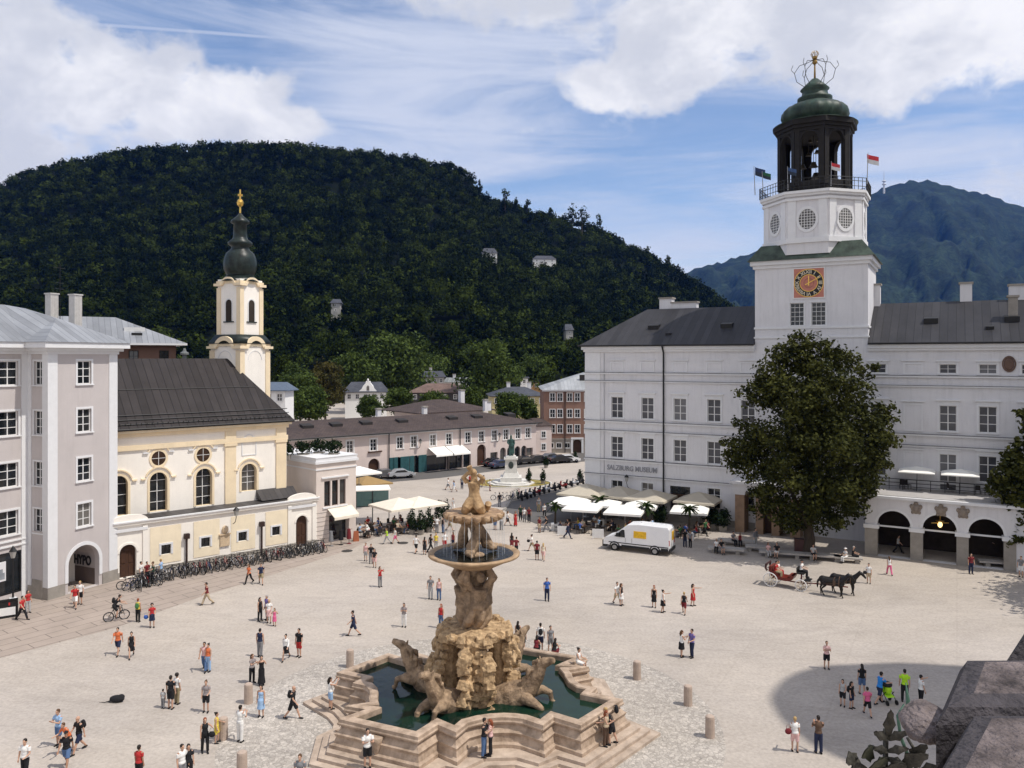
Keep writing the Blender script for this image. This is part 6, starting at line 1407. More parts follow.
m = MB(); m.path([(.16, 0, -.3), (.15, 0, -.05), (.08, -.01, .12), (.06, -.01, .26), (.10, -.01, .33), (.12, -.01, .25), (.13, -.01, .36), (.12, 0, .48)], [.015, .013, .011, .011, .013, .009, .014, .003], 8); m.build('spear', grn, ir, smooth=True)
m = MB(); m.path([(.19, .02, -.35), (.2, .02, 0), (.14, .02, .10)], [.015, .013, .01], 6); m.path([(0, .03, .15), (0, .05, -.5), (.5, .2, -1.2)], .02, 6); m.build('stem', irm, ir, smooth=True)
wf = M('falling_water_strands', (.7, .72, .74), .1, .1, 2, spec=.5); _b = wf.node_tree.nodes['Principled BSDF']; _b.inputs['Alpha'].default_value = .45
m = MB()
for k in range(26):
    a = 2*math.pi*k/26+.1; c, s_ = math.cos(a), math.sin(a); m.path([(1.5*c, 1.5*s_, UB+.03), (1.56*c, 1.56*s_, UB-.25), (1.6*c, 1.6*s_, UB-1.1), (1.62*c, 1.62*s_, LB+.0)], [.012, .010, .008, .006], 4)
m.build('falling_water', wf, fo)
# ============================================================ people
POSES = dict(
    #        hipL kneeL hipR kneeR  | armL (fwd, out, elbow) armR | lean
    stand=((2, 3), (-3, 2), (4, 8, 10), (-2, 7, 12), 0),
    rest=((10, 14), (-3, 0), (18, 12, 60), (0, 8, 14), 0),
    walk=((26, 6), (-20, 18), (-22, 6, 14), (24, 6, 22), 3),
    stride=((-22, 22), (25, 4), (22, 7, 28), (-24, 6, 10), 4),
    phone=((3, 4), (-2, 2), (34, 8, 88), (30, 6, 92), 2),
    photo=((0, 2), (3, 3), (72, 16, 78), (76, 14, 74), -2),
    reach=((4, 4), (-6, 6), (85, 20, 16), (4, 8, 12), 0),
    hips=((5, 5), (-4, 2), (-14, 42, 84), (-12, 40, 84), 0),
    raise_=((3, 3), (-2, 2), (150, 20, 20), (140, 26, 30), -2),
    bow=((16, 20), (-12, 8), (38, 12, 40), (42, 12, 40), 26),
    push=((24, 8), (-20, 20), (46, 4, 40), (46, 4, 40), 10),
    squat=((104, 138), (96, 128), (34, 8, 60), (30, 8, 60), 18),
    sit=((86, 86), (84, 84), (28, 6, 50), (32, 8, 44), 4),
    lounge=((80, 60), (84, 78), (10, 12, 30), (40, 8, 70), 14),
    ride=((70, 70), (30, 40), (58, 8, 12), (58, 8, 12), 34))
def fk(pose, fem):
    hL, hR, aL, aR, lean = POSES[pose]; J = {}
    sw = .165 if fem else .195; hw = .095 if fem else .088
    def d(a, out=0): a, o = R(a), R(out); return Vector((math.sin(o), -math.sin(a)*math.cos(o), -math.cos(a)*math.cos(o)))
    def leg(h, s):
        hip = Vector((s*hw, 0, 0)); kn = hip+d(h[0], s*2.5)*.44; an = kn+d(h[0]-h[1], s*.5)*.42; return hip, kn, an
    J['L'], J['R'] = leg(hL, 1), leg(hR, -1)
    low = min(J['L'][2].z, J['R'][2].z) if pose not in ('ride',) else J['L'][2].z
    off = Vector((0, 0, .075-low))
    for k in 'LR': J[k] = tuple(v+off for v in J[k])
    pel = off.copy(); up = Vector((0, -math.sin(R(lean)), math.cos(R(lean)))); J['pel'] = pel; J['up'] = up
    J['waist'] = pel+up*.20; J['chest'] = pel+up*.38; J['neck'] = pel+up*.53; J['head'] = pel+up*.62+Vector((0, -.02-.001*lean, .085))
    for k, s, a in (('AL', 1, aL), ('AR', -1, aR)):
        sh = pel+up*.485+Vector((s*sw, 0, 0)); el = sh+d(a[0]-lean*.3, s*a[1])*.28
        inw = -s*max(0, a[2]-40)*.55 if a[0] > 15 else (-s*a[2]*.9 if a[1] > 30 else s*a[1]*.4)
        wr = el+d(a[0]+(a[2] if a[1] < 30 or a[0] > 15 else 8), inw)*.245; J[k] = (sh, el, wr)
    return J
SKINS = {}
VOX = .0135
def body_mesh(pose, fem):
    J = fk(pose, fem); m = MB(); p, up = J['pel'], J['up']; k = .92 if fem else 1
    rt = Matrix.Rotation(math.acos(max(-1, min(1, up.z))), 3, 'X')
    m.ell(p+up*.02, (.160 if fem else .150, .112, .12), 0, 14, 10, rt); m.ell(p+up*.18, (.122*k, .092, .16), 0, 14, 10, rt); m.ell(p+up*.37, (.155*k, .108, .17), 0, 14, 10, rt)
    m.path([J['AL'][0], J['AR'][0]], [.062*k, .062*k], 10); m.path([J['neck']-up*.05, J['head']-Vector((0, 0, .03))], [.060*k, .052*k], 10)
    h = J['head']; m.ell(h+Vector((0, .005, .03)), (.074, .094, .100), 0, 14, 10); m.ell(h+Vector((0, -.028, -.045)), (.055, .062, .065), 0, 12, 8)
    m.path([h+Vector((0, -.085, .03)), h+Vector((0, -.112, -.015))], [.012, .019], 6); m.ell(h+Vector((0, -.082, -.055)), (.028, .016, .012), 0, 8, 6); m.ell(h+Vector((0, -.084, .045)), (.055, .016, .014), 0, 8, 6)
    for s in (-1, 1): m.ell(h+Vector((s*.076, .008, .0)), (.012, .022, .032), 0, 8, 6)
    for q in 'LR':
        a, b, c = J[q]; mid = a.lerp(b, .45); cm = b.lerp(c, .32)
        m.path([a, mid, b, cm, c], [.088, .078*k, .054*k, .056*k, .036], 10); fw = Vector((0, -1, 0)); f = (c-b).normalized(); toe = Vector((0, -1, 0)) if abs(f.z) > .5 else Vector((0, -.4, -.9))
        m.path([c+Vector((0, .045, -.04)), c+toe*.08-Vector((0, 0, .045)), c+toe*.17-Vector((0, 0, .052))], [.036, .036, .026], 8)
    for q, s in (('AL', 1), ('AR', -1)):
        a, b, c = J[q]; m.path([a, a.lerp(b, .5), b, b.lerp(c, .35), c], [.056*k, .048*k, .040*k, .041*k, .027], 10)
        dv = (c-b).normalized(); sd = Vector((0, 1, 0)) if abs(dv.y) < .7 else Vector((1, 0, 0)); sd = (sd-dv*sd.dot(dv)).normalized(); nn = dv.cross(sd)
        m.path([c, c+dv*.05, c+dv*.09], [.026, .036, .032], 8)
        for i, l in enumerate((.066, .078, .074, .056)): o = sd*(i-1.5)*.023; b0 = c+dv*.085+o; m.path([b0, b0+dv*l*.55+nn*.004, b0+dv*l+nn*.02], [.0115, .0105, .009], 6)
        m.path([c+dv*.02-sd*.028, c+dv*.055-sd*.052, c+dv*.09-sd*.055], [.014, .0125, .010], 6)
    return remesh(m, 'body', skin_a, VOX, 1)
def top_mesh(pose, fem, kind):
    J = fk(pose, fem); m = MB(); p, up = J['pel'], J['up']; k = .92 if fem else 1; rt = Matrix.Rotation(math.acos(max(-1, min(1, up.z))), 3, 'X'); e = .016
    lo = -.02 if kind != 'tank' else .03
    m.ell(p+up*(.06+lo*.5), ((.166 if fem else .160)+e, .118+e, .13), 0, 16, 10, rt); m.ell(p+up*.20, (.135*k+e, .098+e, .17), 0, 16, 10, rt); m.ell(p+up*.375, (.158*k+e, .110+e, .165), 0, 16, 10, rt)
    m.path([J['AL'][0].lerp(J['AR'][0], .08), J['AL'][0].lerp(J['AR'][0], .92)], [.060*k+e]*2, 10)
    if kind != 'tank':
        f = .62 if kind == 'tee' else 1
        for q in ('AL', 'AR'):
            a, b, c = J[q]; m.path([a, a.lerp(b, f)], [.058*k+e, .052*k+e*.8], 10)
            if kind == 'long': m.path([b, b.lerp(c, .92)], [.056*k+e*.8, .036*k+e*.8], 10)
    return remesh(m, 'shirt', cloth_w, .02, 2)
def bot_mesh(pose, fem, kind):
    J = fk(pose, fem); m = MB(); p, up = J['pel'], J['up']; k = .95 if fem else 1; e = .017
    m.ell(p+up*.02, ((.162 if fem else .153)+e, .114+e, .125), 0, 14, 10)
    if kind in ('trousers', 'shorts'):
        for q in 'LR':
            a, b, c = J[q]
            if kind == 'shorts': m.path([a, a.lerp(b, .45), a.lerp(b, .9)], [.095+e, .088*k+e, .078*k+e], 10)
            else: m.path([a, a.lerp(b, .45), b, b.lerp(c, .5), b.lerp(c, .96)], [.094+e*.8, .084*k+e*.8, .064*k+e, .060*k+e, .052+e], 10)
    else:
        ln = {'skirt': .40, 'dress': .46, 'longdress': .80}[kind]; sit = pose in ('sit', 'lounge')
        kn = (J['L'][1]+J['R'][1])/2
        if sit: m.path([p, p.lerp(kn, .5), kn], [.17, .175, .17], 12)
        else:
            dn = Vector((0, (kn.y-p.y)*.35, -1)).normalized(); m.path([p+up*.12, p, p+dn*ln*.5, p+dn*ln], [.12, .165+e, .185, .215 if ln < .6 else .24], 16)
        if kind != 'skirt':
            rt = Matrix.Rotation(math.acos(max(-1, min(1, up.z))), 3, 'X')
            m.ell(p+up*.19, (.132*k+e, .096+e, .17), 0, 14, 10, rt); m.ell(p+up*.36, (.150*k+e, .108+e, .15), 0, 14, 10, rt)
    return remesh(m, kind, cloth_w, .02, 2)
def hair_mesh(pose, fem, kind):
    J = fk(pose, fem); h = J['head']; m = MB()
    if kind == 'hat':
        m.lathe([(.16, .062), (.16, .072), (.092, .075), (.088, .14), (.05, .155)], 16, h); return m.mesh('hat', cloth_w, True)
    if kind == 'cap':
        m.ell(h+Vector((0, .01, .062)), (.088, .104, .075)); m.ell(h+Vector((0, -.11, .06)), (.07, .075, .012)); return remesh(m, 'cap', cloth_w, .014, 1)
    m.ell(h+Vector((0, .022, .052)), (.086, .100, .090), 0, 14, 10); m.ell(h+Vector((0, .05, .005)), (.078, .062, .085), 0, 12, 8)
    if kind == 'long': m.path([h+Vector((0, .06, .04)), h+Vector((0, .105, -.10)), h+Vector((0, .11, -.24))], [.085, .088, .05], 10)
    if kind == 'bun': m.ell(h+Vector((0, .11, .10)), (.045, .045, .045))
    if kind == 'curly':
        m.ell(h+Vector((0, .035, .05)), (.115, .115, .115), 0, 14, 10)
    return remesh(m, 'hair', hair_d, .013, 1)
def shoe_mesh(pose, fem, q):
    J = fk(pose, fem); b, c = J[q][1], J[q][2]; m = MB(); f = (c-b).normalized(); toe = Vector((0, -1, 0)) if abs(f.z) > .5 else Vector((0, -.4, -.9))
    m.path([c+Vector((0, .05, -.035)), c+toe*.07-Vector((0, 0, .036)), c+toe*.185-Vector((0, 0, .048))], [.047, .047, .036], 10); return m.mesh('shoe', cloth_w, True)
def cloth(name, c): return M('cloth_'+name, c, .85, .12, 9, .15, 60)
skin_a = M('skin_light', (.50, .30, .21), .6, .08, 6); skin_b = M('skin_tan', (.36, .20, .13), .6, .08, 6); skin_c = M('skin_dark', (.14, .075, .05), .6, .08, 6)
hair_d = M('hair_dark', (.018, .013, .010), .6, .3, 30)
cloth_w = cloth('white', (.75, .74, .72))
CC = dict(white=(.75, .74, .72), black=(.014, .014, .016), grey=(.20, .20, .21), lightgrey=(.42, .42, .42), red=(.42, .03, .03), darkred=(.16, .02, .025), orange=(.62, .16, .06), navy=(.018, .025, .06), blue=(.04, .11, .38), lightblue=(.30, .45, .66), brightblue=(.03, .22, .60), denim=(.08, .14, .27), yellow=(.68, .52, .08), neon=(.42, .72, .03), green=(.05, .16, .06), darkgreen=(.02, .05, .03), pink=(.62, .12, .25), palepink=(.66, .42, .40), beige=(.45, .36, .25), khaki=(.28, .23, .14), brown=(.10, .06, .04), purple=(.16, .13, .34), patterned=(.25, .22, .22), violet=(.2, .1, .3), teal=(.03, .2, .2), cream=(.66, .58, .45))
for k, v in CC.items(): cloth(k, v)
CC2 = dict(neon='neon green', lightgrey='light grey', lightblue='light blue', brightblue='bright blue', darkred='dark red', darkgreen='dark green', palepink='pale pink', patterned='patterned dark', denim='denim')
HAIR = dict(d=(.018, .013, .010), b=(.09, .045, .02), l=(.42, .28, .12), g=(.35, .33, .31), r=(.22, .06, .025))
for k, v in HAIR.items(): M('hair_'+k, v, .6, .25, 30)
MATS['hair_d'] = hair_d
def get(kind, *a):
    key = (kind,)+a
    if key not in SKINS: SKINS[key] = dict(body=body_mesh, top=top_mesh, bot=bot_mesh, hair=hair_mesh, shoe=shoe_mesh)[kind](*a)
    return SKINS[key]
def part(name, me, par, mat):
    o = put(name, me, par); o.material_slots[0].link = 'OBJECT'; o.material_slots[0].material = mat; return o
LABELS = {}
def person(loc, sex, pose, face, top, bottom, hair, label, group=None, scale=1.0, shoes='black', sk='a', back=None):
    fem = sex in ('w', 'g'); sc = scale*{'m': 1.03, 'w': .965, 'b': .74, 'g': .72, 'k': .6}[sex]
    t = thing('person', label, 'person', loc, R(face), group); t.scale = (sc, sc, sc)
    part('body', get('body', pose, fem), t, {'a': skin_a, 'b': skin_b, 'c': skin_c}[sk])
    bk, bc = bottom
    if top: part('shirt', get('top', pose, fem, top[0]), t, MATS['cloth_'+top[1]])
    part({'longdress': 'dress'}.get(bk, bk), get('bot', pose, fem, bk), t, MATS['cloth_'+bc])
    hk = {'s': 'short', 'l': 'long', 'b': 'bun', 'c': 'curly', 'h': 'hat', 'k': 'cap', 'n': None}[hair[0]]
    if hk: part({'hat': 'hat', 'cap': 'cap'}.get(hk, 'hair'), get('hair', pose, fem, hk), t, MATS['cloth_'+hair[1:]] if hk in ('hat', 'cap') else MATS['hair_'+hair[1]])
    for q in 'LR': part('shoe', get('shoe', pose, fem, q), t, MATS['cloth_'+shoes])
    return t
def zc(c): return CC2.get(c, c)
GARM = dict(tee='tee', tank='tank top', long='long sleeved top')
GROUPS = {}
def who(x, y, sex, pose, face, top, bottom, hair, phrase, z=0, **k):
    """x, y: the feet in the photograph; phrase: what singles the person out"""
    tp = tuple(top.split()) if top else None; bt = tuple(bottom.split())
    noun = {'m': 'man', 'w': 'woman', 'b': 'boy', 'g': 'girl', 'k': 'small child'}[sex]
    dress = bt[0] in ('dress', 'longdress')
    if dress: d = 'in %s %sdress' % (zc(bt[1]), 'long ' if bt[0] == 'longdress' else '')
    else: d = 'in %s %s and %s %s' % (zc(tp[1]), GARM[tp[0]], zc(bt[1]), bt[0])
    lab = '%s %s %s' % (noun, d, phrase)
    if len(lab.split()) > 16: lab = '%s %s, %s' % (noun, d.split(' and ')[0], phrase)
    n = len(lab.split())
    if lab in LABELS or n > 16 or n < 4: print('LABEL', n, lab)
    LABELS[lab] = 1
    p = G(x, y, z); return person(p, sex, pose, face, tp, bt, hair, lab, **k)
B_ = 'long'
# --- left side, near the lilac building and the bicycles
who(22, 620, 'm', 'walk', 80, 'tee red', 'trousers black', 'sd', 'walking nearest the street lamp')
who(28, 613, 'w', 'stand', 60, 'tee red', 'trousers lightgrey', 'ld', 'just behind the man in black trousers by the lamp')
who(75, 608, 'm', 'walk', 20, 'tee red', 'shorts white', 'sd', 'leaving the arched passage')
who(80, 604.5, 'm', 'stand', 10, 'tee white', 'shorts black', 'sl', 'beside the arched passage')
who(138, 622, 'w', 'stand', 175, 'tank yellow', 'trousers black', 'sr', 'with orange hair next to the cyclist')
who(152, 627.5, 'w', 'rest', 30, 'tee red', 'skirt navy', 'cd', 'with curly hair below the bicycle row')
who(141, 583, 'm', 'stand', 90, 'tee white', 'trousers grey', 'sd', 'leftmost of four behind the bicycles by the church door')
who(147, 583, 'm', 'stand', 60, 'tee darkred', 'trousers black', 'sd', 'second of four behind the bicycles by the church door')
who(153, 583, 'm', 'rest', -60, 'tee darkgreen', 'trousers black', 'sb', 'third of four behind the bicycles by the church door')
who(161, 580, 'm', 'stand', -90, 'tee lightblue', 'trousers grey', 'sl', 'rightmost of four behind the bicycles by the church door')
who(207, 605, 'm', 'stride', -60, 'tee darkred', 'trousers beige', 'sd', 'walking alone below the middle of the bicycle row')
who(249, 583.5, 'w', 'stride', -20, 'tee orange', 'trousers black', 'lb', 'passing the right part of the bicycle row', sk='b')
who(261, 584, 'm', 'walk', 20, 'tee navy', 'shorts khaki', 'sd', 'beside the woman in orange at the bicycles')
who(260, 621, 'w', 'stand', 60, 'tank black', 'trousers black', 'ld', 'with long hair, left of a family group')
who(267, 620, 'm', 'stand', -40, 'tee purple', 'trousers grey', 'sg', 'in the family group left of the square')
who(269, 623, 'w', 'rest', 10, 'tee white', 'skirt palepink', 'll', 'in the family group left of the square')
who(274.5, 626, 'g', 'hips', 0, None, 'dress pink', 'lb', 'in front of the family group')
who(118, 654.5, 'm', 'walk', 5, 'tee orange', 'shorts navy', 'sd', 'walking hand in hand across the left of the square')
who(131.5, 657.5, 'w', 'stride', 25, 'tank black', 'skirt black', 'bd', 'walking beside the man in orange')
who(204.5, 670.5, 'm', 'walk', 10, 'tank palepink', 'trousers denim', 'sd', 'walking arm in arm in the left middle', sk='b')
who(208.3, 671.5, 'w', 'stand', -15, 'tank orange', 'trousers lightblue', 'bd', 'walking arm in arm in the left middle')
who(260, 657, 'm', 'stand', 170, 'tank navy', 'trousers grey', 'sd', 'standing behind the woman with raised arms')
who(252, 683, 'w', 'phone', 60, 'tee patterned', 'trousers black', 'lb', 'looking at her phone above a bollard')
who(261.5, 685, 'w', 'photo', 20, None, 'longdress black', 'ld', 'taking a picture just behind the bollard')
who(286, 660, 'w', 'stride', 0, 'long white', 'skirt black', 'bd', 'walking in the middle left of the square')
who(299, 657, 'm', 'stand', -20, 'tee black', 'shorts red', 'sd', 'next to the woman in black skirt')
who(353.5, 636, 'm', 'stride', -80, 'tee navy', 'shorts navy', 'sd', 'striding left alone above the fountain')
who(170.7, 709, 'm', 'stand', 175, 'tee black', 'shorts black', 'sd', 'with wife and child, seen from behind')
who(177, 704, 'w', 'stand', 160, 'tee white', 'trousers khaki', 'cd', 'beside the man all in black')
who(163, 708.5, 'k', 'stand', 170, 'tee lightgrey', 'trousers grey', 'sd', 'standing left of the man all in black')
who(206, 712, 'w', 'rest', 10, 'tee patterned', 'shorts black', 'bb', 'just above the woman in black with a bag')
who(205, 753, 'w', 'reach', 30, 'tank black', 'trousers black', 'lr', 'pointing, standing near the bottom left bollard')
who(216.5, 743, 'g', 'rest', 100, 'tank yellow', 'shorts yellow', 'bd', 'leaning at the stone bollard', scale=1.2)
who(240, 742, 'm', 'phone', 160, 'tee white', 'trousers white', 'sd', 'all in white right of the bollard')
who(261, 717, 'w', 'stand', 0, None, 'dress lightblue', 'ld', 'standing on the cobbles left of the fountain')
who(292.7, 719, 'm', 'walk', 80, 'tee black', 'shorts black', 'nd', 'bald, walking on the cobbles to the fountain steps')
who(58.5, 746, 'm', 'phone', -20, 'tee lightblue', 'shorts denim', 'sb', 'holding a map, leftmost of three walkers')
who(68.5, 754, 'w', 'bow', -20, 'tee orange', 'shorts black', 'sb', 'reading a red map among three walkers')
who(66.5, 768, 'm', 'walk', 10, 'tee black', 'shorts denim', 'kblack', 'with cap, nearest of the group with the red map', sk='b')
who(79, 752, 'm', 'walk', -30, 'tee black', 'shorts navy', 'nd', 'bald with backpack, right of the group with the red map')
who(25, 779, 'm', 'rest', 0, 'tee white', 'trousers black', 'sd', 'cut by the bottom edge at the far left')
who(139, 783, 'w', 'stand', 170, 'tee red', 'trousers black', 'sd', 'cut by the bottom edge left of middle', sk='b')
who(182, 785, 'm', 'stand', 60, 'tee white', 'shorts grey', 'sd', 'cut by the bottom edge below the woman in black')
who(188.5, 782, 'w', 'stand', 30, 'tee black', 'trousers black', 'ld', 'cut by the bottom edge beside a man in white')
who(300, 796, 'm', 'stand', 0, 'tee grey', 'trousers grey', 'sb', 'only the head showing at the bottom edge')
# --- round the fountain
who(330.5, 709, 'w', 'photo', 120, 'tank white', 'shorts lightblue', 'ld', 'photographing on the left fountain steps', z=.3)
who(367.5, 768, 'm', 'phone', 20, 'tee white', 'shorts black', 'sd', 'standing on the front fountain steps', z=.3)
who(484, 757, 'm', 'phone', 80, 'tee black', 'trousers denim', 'sd', 'embracing a woman in front of the basin', z=.45)
who(490.5, 755.5, 'w', 'phone', -85, 'tee palepink', 'trousers black', 'lr', 'embracing a man in front of the basin', z=.45)
who(612, 744, 'm', 'bow', -100, 'tee black', 'shorts black', 'sl', 'leaning on the right side of the basin', z=.45)
who(606, 746, 'w', 'phone', 60, 'tank beige', 'trousers brown', 'lr', 'at the right side of the basin beside a man', z=.45)
who(578, 671, 'w', 'sit', 60, 'tank white', 'shorts white', 'bd', 'sitting on the far right rim of the basin', z=1.40)
who(404, 627, 'w', 'phone', 0, 'tee patterned', 'trousers white', 'ld', 'behind the left stone horse')
who(441, 628, 'w', 'stand', -20, 'tank red', 'trousers denim', 'lr', 'close behind the rock of the fountain')
who(518, 647, 'w', 'stand', 160, 'tank black', 'trousers lightgrey', 'ld', 'tall with long hair behind the fountain')
who(523.5, 649, 'b', 'stand', 150, 'tee black', 'shorts black', 'sd', 'beside the tall woman behind the fountain', scale=1.1)
who(540.5, 651, 'm', 'stand', 175, 'tee white', 'shorts navy', 'sd', 'with black backpack behind the fountain')
who(550.5, 652, 'w', 'stand', 20, 'tee grey', 'shorts grey', 'sd', 'right of the backpack man behind the fountain')
who(536, 654, 'w', 'squat', 160, 'tank darkred', 'trousers black', 'ld', 'crouching beside the backpack man', z=.0)
who(554, 657, 'w', 'squat', 150, 'tank black', 'trousers darkred', 'ld', 'crouching by the far basin step')
who(547, 601, 'm', 'stand', 5, 'tee blue', 'trousers navy', 'sd', 'standing quite alone in the middle of the square')
who(380, 587, 'w', 'photo', 40, 'tee red', 'trousers grey', 'ld', 'photographing alone in the middle left')
who(365.7, 561, 'w', 'stand', -10, 'tee palepink', 'shorts lightgrey', 'sb', 'leftmost of three near the shop awning')
who(371, 563.5, 'm', 'stand', 10, 'tee black', 'trousers grey', 'sd', 'middle of three near the shop awning')
who(374.6, 567.5, 'w', 'rest', 0, 'tee black', 'shorts palepink', 'ld', 'nearest of three near the shop awning')
who(387, 544, 'w', 'stride', -60, 'tee neon', 'trousers lightgrey', 'lb', 'walking left of the parasols')
who(395.3, 543.5, 'w', 'walk', -70, 'tee white', 'shorts pink', 'ld', 'beside the neon top woman')
who(368.5, 538, 'm', 'bow', -60, 'tee white', 'shorts palepink', 'sb', 'bending at the tables by the shop')
who(430.5, 599, 'm', 'rest', 0, 'tee grey', 'trousers lightgrey', 'sd', 'left of a standing pair above the fountain')
who(439, 600, 'w', 'stand', -10, 'tank palepink', 'trousers denim', 'lb', 'right of a standing pair above the fountain')
for i, (x, y, s, p, f, t, b, h, ph) in enumerate([
    (416, 553, 'm', 'walk', 160, 'tee white', 'shorts black', 'sd', 'leftmost of the line left of the lower bowl'),
    (424.7, 554.5, 'w', 'stand', 170, None, 'dress black', 'ld', 'second of the line left of the lower bowl'),
    (430.5, 552, 'm', 'walk', 120, 'tee black', 'trousers black', 'sd', 'third of the line left of the lower bowl'),
    (436, 550, 'w', 'stand', 0, 'tee yellow', 'trousers lightgrey', 'll', 'fourth of the line left of the lower bowl'),
    (444.6, 550, 'm', 'rest', 20, 'tee white', 'shorts red', 'sd', 'fifth of the line left of the lower bowl'),
    (453, 549, 'w', 'stand', -20, 'tank darkred', 'trousers navy', 'ld', 'hard left of the lower bowl'),
    (424.7, 532, 'm', 'stand', 20, 'tee lightgrey', 'trousers black', 'sg', 'first of the far group by the clipped cones'),
    (431, 531, 'w', 'walk', 60, 'tee blue', 'shorts white', 'lb', 'second of the far group by the clipped cones'),
    (437, 533, 'm', 'stand', 170, 'tee white', 'trousers grey', 'sd', 'third of the far group by the clipped cones'),
    (443, 533, 'w', 'stand', -40, 'tank black', 'trousers denim', 'ld', 'fourth of the far group by the clipped cones'),
    (450, 531, 'm', 'stride', 90, 'tee grey', 'shorts khaki', 'sd', 'last of the far group by the clipped cones'),
    (409, 529, 'm', 'stand', 170, 'tee white', 'trousers black', 'sd', 'in front of the clipped cones'),
    (453, 511, 'w', 'walk', 30, 'tee lightgrey', 'trousers white', 'sb', 'on the far square left of the top bowl'),
    (448, 490, 'm', 'walk', 80, 'tee white', 'shorts grey', 'sd', 'by the far awnings, left one'),
    (454, 492, 'w', 'stride', -60, 'tee lightblue', 'skirt white', 'lb', 'by the far awnings, right one'),
    (462, 489, 'm', 'stand', 0, 'tee grey', 'trousers navy', 'sd', 'behind the triton head'),
    (470, 486, 'w', 'stand', 20, 'tee red', 'trousers black', 'ld', 'in front of the shop door in red'),
    (484, 487, 'm', 'walk', -80, 'tee black', 'shorts beige', 'sd', 'right of the triton head far away'),
    (490, 491, 'w', 'stand', 100, 'tee white', 'trousers darkred', 'sb', 'left of the monument steps'),
    (499.5, 507, 'm', 'stand', 180, 'tee black', 'trousers grey', 'sd', 'standing by the white bicycles'),
    (495, 530, 'w', 'stand', 160, 'tank patterned', 'shorts denim', 'ld', 'first right of the shell bowl'),
    (501.3, 530, 'm', 'rest', 170, 'tee lightgrey', 'trousers grey', 'sd', 'second right of the shell bowl'),
    (507.5, 525.5, 'w', 'walk', 90, 'tee white', 'skirt black', 'lb', 'third right of the shell bowl'),
    (515.5, 526, 'w', 'stand', 10, None, 'longdress red', 'ld', 'standing out right of the shell bowl'),
    (520.5, 520.5, 'm', 'stand', 0, 'tee darkgreen', 'trousers black', 'sd', 'left of three at the road edge'),
    (524.3, 522, 'w', 'stand', 0, 'tee white', 'trousers grey', 'lb', 'middle of three at the road edge'),
    (529, 522.5, 'm', 'stand', -10, 'tee darkred', 'trousers black', 'sd', 'right of three at the road edge'),
    (538.7, 512, 'm', 'stand', 20, 'tee grey', 'trousers khaki', 'sd', 'on the road left of the potted palm'),
    (544.4, 517, 'w', 'walk', 0, 'tee white', 'trousers black', 'ld', 'on the road just by the potted palm'),
    (539.4, 532.5, 'w', 'stand', -30, 'tee darkred', 'skirt beige', 'lb', 'left of a pair before the parasols'),
    (546.6, 532, 'm', 'stride', -70, 'tee black', 'trousers grey', 'sd', 'right of a pair before the parasols'),
    (567.8, 538.5, 'm', 'stride', 80, 'long navy', 'trousers navy', 'sd', 'striding along the front of the parasols'),
    (511.8, 550, 'w', 'stand', 170, 'tank black', 'skirt darkred', 'ld', 'left of a pair right of the lower bowl'),
    (516.3, 555, 'm', 'walk', 165, 'tee darkred', 'shorts black', 'sd', 'right of a pair right of the lower bowl'),
    (532, 551, 'w', 'walk', -110, 'tee white', 'shorts khaki', 'bd', 'carrying a black bag right of the lower bowl'),
    (537, 560, 'm', 'stand', 175, 'tee darkred', 'shorts black', 'sd', 'left of the nearer couple below the parasols'),
    (543.3, 560.5, 'w', 'walk', 170, 'tank cream', 'shorts palepink', 'll', 'right of the nearer couple below the parasols')]):
    who(x, y, s, p, f, t, b, h, ph, sk='aab'[i % 3])
# --- right half
who(617, 604.5, 'm', 'walk', 20, 'tee white', 'shorts beige', 'sd', 'left of a pair below the white van')
who(621.3, 605.5, 'w', 'stand', 60, 'tank black', 'skirt white', 'lb', 'right of a pair below the white van')
who(654, 607.5, 'w', 'stand', -20, None, 'dress black', 'lr', 'left of the four in the right middle')
who(663, 612.5, 'w', 'reach', 80, 'tank white', 'skirt black', 'bd', 'holding out one arm in the right middle')
who(684, 614, 'w', 'walk', 160, 'tank black', 'shorts darkred', 'sl', 'right middle, next to the red dress', sk='b')
who(693, 606, 'w', 'reach', 60, None, 'dress red', 'ld', 'stretching an arm in the right middle')
who(681.5, 657, 'w', 'phone', 100, 'tank white', 'skirt black', 'lb', 'half of the close couple right of the fountain', z=.0)
who(692, 657.5, 'm', 'rest', -60, 'tee purple', 'trousers navy', 'sd', 'half of the close couple right of the fountain')
who(826.6, 668.8, 'w', 'phone', -10, 'tee palepink', 'shorts black', 'sb', 'just above the edge of the round shadow')
who(862, 694, 'w', 'stand', 170, 'tee black', 'shorts denim', 'ld', 'tallest of the group in the round shadow')
who(842.7, 706, 'g', 'rest', -30, 'tank lightgrey', 'shorts black', 'ld', 'left of the group in the round shadow', scale=1.15)
who(851.7, 708.5, 'g', 'stand', 40, 'tee black', 'shorts navy', 'ld', 'second left in the round shadow group', scale=1.15)
who(867.5, 715.5, 'b', 'walk', 170, 'tee pink', 'shorts black', 'sd', 'nearest of the group in the round shadow', scale=1.2)
who(879.6, 704, 'm', 'push', 110, 'tee brightblue', 'shorts navy', 'sd', 'pushing a stroller in the round shadow')
who(904.7, 702, 'm', 'stand', 160, 'tee neon', 'trousers black', 'sd', 'right of the stroller in the round shadow')
who(921, 706, 'w', 'reach', 100, 'tee white', 'trousers black', 'sd', 'holding something yellow beside the stone ledge')
who(795, 752, 'w', 'rest', 170, 'tee white', 'shorts palepink', 'sl', 'blonde, left of two at the shadow rim')
who(818.5, 753.5, 'm', 'phone', 175, 'tee brown', 'trousers navy', 'sd', 'right of two in the round shadow bottom', sk='b')
who(868.8, 583.5, 'w', 'stand', -30, 'tee white', 'shorts beige', 'bd', 'right of the carriage horses with a black bag')
